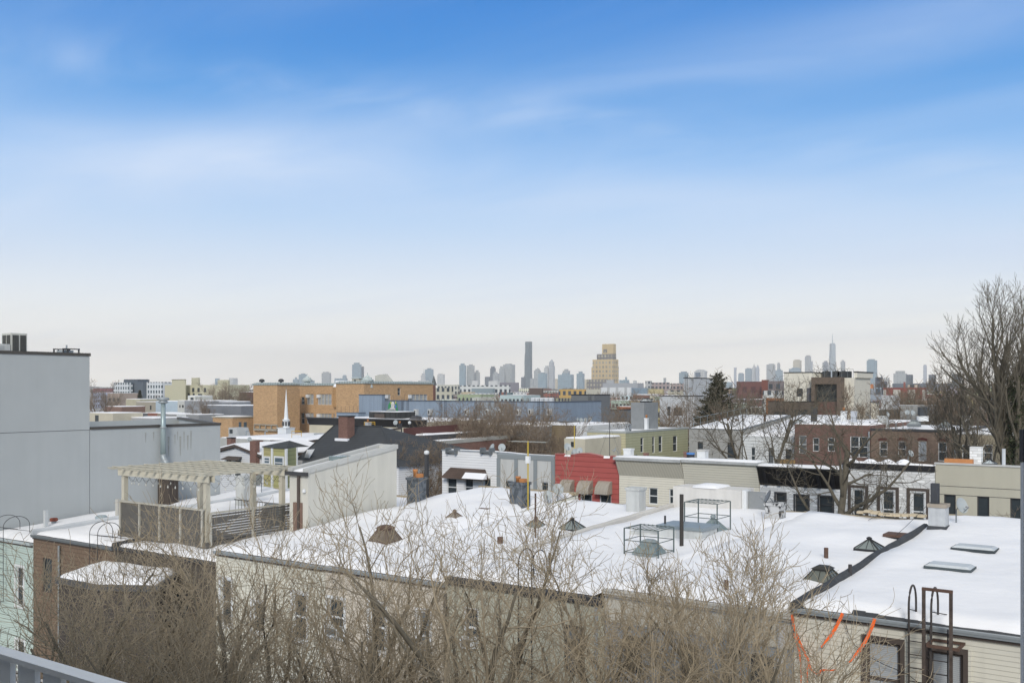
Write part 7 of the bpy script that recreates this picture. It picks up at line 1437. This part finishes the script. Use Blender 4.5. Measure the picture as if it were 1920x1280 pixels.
# big tree at the right border
T, B_ = grow(131, 25, 9, 4, [12, 8, 7, 5], .7, fork_z=.26, zmin=4, up=.62, twig=.0145, lens=[18, 10.5, 5.0, 2.2, 1.0], angle=(20, 40), gnarl=.055, multi=1, steps=6)
h_ = max(v[2] for v in B_.v+T.v); P2 = tree('huge bare tree with ivy dark trunk rising at the right border', T, B_, (PY(1904, 0, 84).x, 84, 0), BARKD, sc_=PY(1905, 510, 84).z/h_)
T, B_ = grow(137, 22, 9, 4, [7, 6, 5, 4], .25, fork_z=.3, zmin=4, up=.5, twig=.016, lens=[12, 8, 3.2, 1.5, .8], angle=(20, 38), gnarl=.05, multi=3, steps=6)
tree('bare multi stemmed tree leaning left beside the huge one', T, B_, (PY(1880, 0, 90).x, 90, 0), BARKD, sc_=1.1, rz=1)
# medium copies for the middle distance
T, B_ = grow(151, 14, 5, 4, [7, 6, 4, 3], .2, fork_z=.3, zmin=1, up=.4, twig=.017, lens=[9, 5, 2.4, 1.3, .7], angle=(24, 50), gnarl=.09, multi=2)
MP = tree('x', T, B_, (0, 0, 0), BARKR); T, B_ = grow(163, 14, 5, 4, [7, 5, 4, 3], .16, fork_z=.2, zmin=.5, up=.5, twig=.017, lens=[8.5, 4, 2.2, 1.2, .7], angle=(22, 44), gnarl=.1, multi=4)
MP2 = tree('x', T, B_, (0, 0, 0), BARKR)
hs = [max(v.co.z for v in o.children[1].data.vertices) for o in (MP, MP2)]
MT = [(192, 722, 190, 0, 'bare tree right beside the tall grey wall'), (212, 742, 230, 1, 'low bare bush tree right of the grey wall'), (403, 724, 260, 0, 'left of three bare trees over the blue grey building'), (420, 727, 270, 1, 'middle of three bare trees over the blue grey building'), (438, 726, 262, 0, 'right of three bare trees over the blue grey building'), (462, 728, 290, 1, 'bare tree against the dark red building left of the school'),
 (378, 752, 205, 1, 'small bare tree before the blue grey building'), (845, 790, 98, 1, 'brown bushy bare tree above the white sided house, left'), (872, 772, 104, 0, 'taller brown bare tree above the white sided house'), (900, 768, 99, 1, 'brown bushy bare tree above the white sided house, right'), (925, 776, 106, 0, 'bare tree above the left dish'), (952, 765, 116, 1, 'bare tree before the grey section of the blue wall'), (985, 768, 122, 0, 'bare tree before the right part of the blue wall'), (1012, 778, 118, 1, 'bare tree at the right end of the blue wall'),
 (860, 800, 94, 1, 'low brown bush tree above the white sided house, lower left'), (888, 792, 96, 1, 'low brown bush tree above the white sided house, middle'), (912, 796, 95, 1, 'low brown bush tree behind the left dish'), (938, 794, 97, 1, 'low brown bush tree above the pale grey front, left'), (968, 800, 98, 1, 'low brown bush tree above the pale grey front, right'), (1000, 806, 97, 1, 'low brown bush tree beside the lattice fence'), (1032, 812, 96, 1, 'low brown bush tree above the red parapet'), (752, 852, 70, 1, 'dark bush tree beside the penthouse corner'), (786, 858, 70, 1, 'dark bush tree behind the thin dark pole'), (816, 862, 70, 1, 'dark bush tree left of the white sided house'),
 (770, 838, 74, 1, 'dark bush tree below the brown brick building, left'), (800, 846, 72, 1, 'dark bush tree below the brown brick building, right'), (1038, 788, 112, 0, 'thin bare tree before the brown shingled wall'), (1140, 776, 125, 0, 'small bare tree before the dark grey house'), (1165, 779, 128, 1, 'small twiggy tree beside the grey bulkhead'), (1180, 744, 260, 1, 'bare tree behind the dark grey house'), (1210, 738, 300, 0, 'bare tree before the blue glass wing'),
 (1255, 745, 135, 0, 'bare tree before the light grey house, left'), (1292, 758, 138, 0, 'bare tree before the light grey house, right'), (1376, 752, 145, 1, 'brown bare tree just right of the evergreen'), (1402, 748, 150, 0, 'bare tree right of the evergreen before the red school'), (1440, 736, 146, 0, 'tall bare tree left of the cream block'), (1338, 772, 125, 1, 'brown bare tree in front of the evergreen'),
 (1700, 738, 150, 0, 'bare tree above the grey streaked wall'), (1730, 742, 160, 1, 'bushy bare tree right of the white boxy extension'), (1765, 722, 150, 0, 'tall bare tree over the dark tower pair'), (1790, 732, 160, 1, 'dense bare tree left of the huge tree'), (1822, 718, 150, 0, 'bare tree behind the huge tree crown, left'), (1850, 724, 145, 1, 'bare tree behind the huge tree crown, right'), (1772, 792, 98, 0, 'bare tree before the seam of the brick and brown walls'), (1745, 745, 170, 1, 'dense low bare tree behind the round tank')]
for i, (px, py, Y, k, lb) in enumerate(MT):
    src = (MP, MP2)[k]; zt_ = PY(px, py, Y).z; s_ = zt_/hs[k]; copy_tree(src, (PY(px, 0, Y).x, Y, 0), i*1.7, (s_, s_, s_), lb, 'bare trees between the houses')
for o in (MP, MP2):
    for ch in list(o.children): bpy.data.objects.remove(ch)
    bpy.data.objects.remove(o)
# slim upright tree and its small neighbour
for px, py, Y, sd2, lb in ((1594, 716, 118, 171, 'slim upright bare tree before the cream wing'), (1617, 752, 119, 173, 'small bare sapling right of the slim upright tree')):
    T, B_ = grow(sd2, 12, 2, 3, [30, 7, 5], .16, fork_z=.15, zmin=2, up=.8, twig=.02, lens=[13, 2.2, 1.0, .5], angle=(28, 45), gnarl=.03, steps=8, taper=.12); h_ = max(v[2] for v in B_.v+T.v); zt_ = PY(px, py, Y).z; tree(lb, T, B_, (PY(px, 0, Y).x, Y, 0), BARKR, sc_=zt_/h_)
# berry branches at the right edge
T, B_ = grow(181, 9, 3, 3, [8, 6, 6], .12, fork_z=.3, zmin=1, up=.3, twig=.011, lens=[9, 4, 1.4, .5], angle=(30, 60), gnarl=.1, multi=3); h_ = max(v[2] for v in B_.v+T.v); tree('small dark branched tree with buds at the right edge before the beige front', T, B_, (PY(1960, 0, 55).x, 55, 0), BARKR, sc_=PY(1900, 888, 55).z/h_)
# evergreen
def conifer(label, px, py, Y, wpx, m):
    rg = random.Random(int(px)); p = PY(px, py, Y); h = p.z; t = thing('evergreen_tree', label, 'tree', (p.x, Y, 0)); MB().tube([(p.x, Y, 0), (p.x, Y, h)], [.35, .04], 7).build('trunk', BARKD, t); b = MB(); rmax = wpx*mpp(p)
    n = 260
    for i in range(n):
        u = (i/n)**.85; z = h-.3-u*(h-2); ln = rmax*(.12+.88*u)*rg.uniform(.65, 1.1); q = i*2.4+rg.uniform(-.3, .3); d = Vector((cos(q), sin(q), .12-.35*u)); a = Vector((-sin(q), cos(q), 0)); k = max(4, int(ln/.2))
        for j in range(k):
            f = (j+.6)/k; c = Vector((p.x, Y, z))+d*ln*f+Vector((0, 0, .35*f*f)); w_ = .32*(1.15-f)+.1
            for _ in range(7):
                v = (a*rg.uniform(-1, 1)+d*rg.uniform(.1, .9)+Vector((0, 0, rg.uniform(-.7, .5)))).normalized()*(w_+.22)*rg.uniform(.7, 1.5); sd2 = Vector((rg.uniform(-1, 1), rg.uniform(-1, 1), rg.uniform(-1, 1))).normalized()*.09; o = len(b.v); b.v += [tuple(c-sd2), tuple(c+sd2), tuple(c+v)]; b.f.append((o, o+1, o+2))
    b.build('crown', m, t)
conifer('dark green conical evergreen beside the pale grey roof tower', 1345, 699, 132, 92, NEEDLE)
conifer('rounded dark evergreen before the gridded apartment slab', 262, 731, 300, 13, NEEDLE)
# ivy on the big trunk
rg = random.Random(3); b = MB(); bx_, by_ = PY(1904, 0, 84).x, 84
for i in range(2600):
    z = rg.uniform(2, 16.5); q = rg.uniform(0, 2*pi); r_ = rg.uniform(.5, 1.05)*(1.25-z*.045); c = Vector((bx_+r_*cos(q), by_+r_*sin(q), z)); v = [Vector((rg.uniform(-.14, .14), rg.uniform(-.14, .14), rg.uniform(-.14, .14))) for _ in range(3)]; o = len(b.v); b.v += [tuple(c+w_) for w_ in v]; b.f.append((o, o+1, o+2))
b.build('ivy', mat((.045, .055, .025), rough=.8, var=.3, vs=2), P2); iv = P2.children[-1]
iv.parent = P2
for v in P2.children[-1].data.vertices: pass

# ================================================================== HAZE
def haze():
    m = bpy.data.materials.new('haze'); m.use_nodes = True; t = m.node_tree; t.nodes.clear(); o = N(t, 'ShaderNodeOutputMaterial'); v = N(t, 'ShaderNodeVolumePrincipled')
    v.inputs['Color'].default_value = (1.0, .985, .96, 1); v.inputs['Density'].default_value = .0001; v.inputs['Anisotropy'].default_value = 0.0; L(t, v.outputs[0], o.inputs['Volume'])
    b = MB().box(-9300, 3500, -450, 9300, -1, 460); ob = b.build('haze', m); kind(ob, 'stuff')
haze()
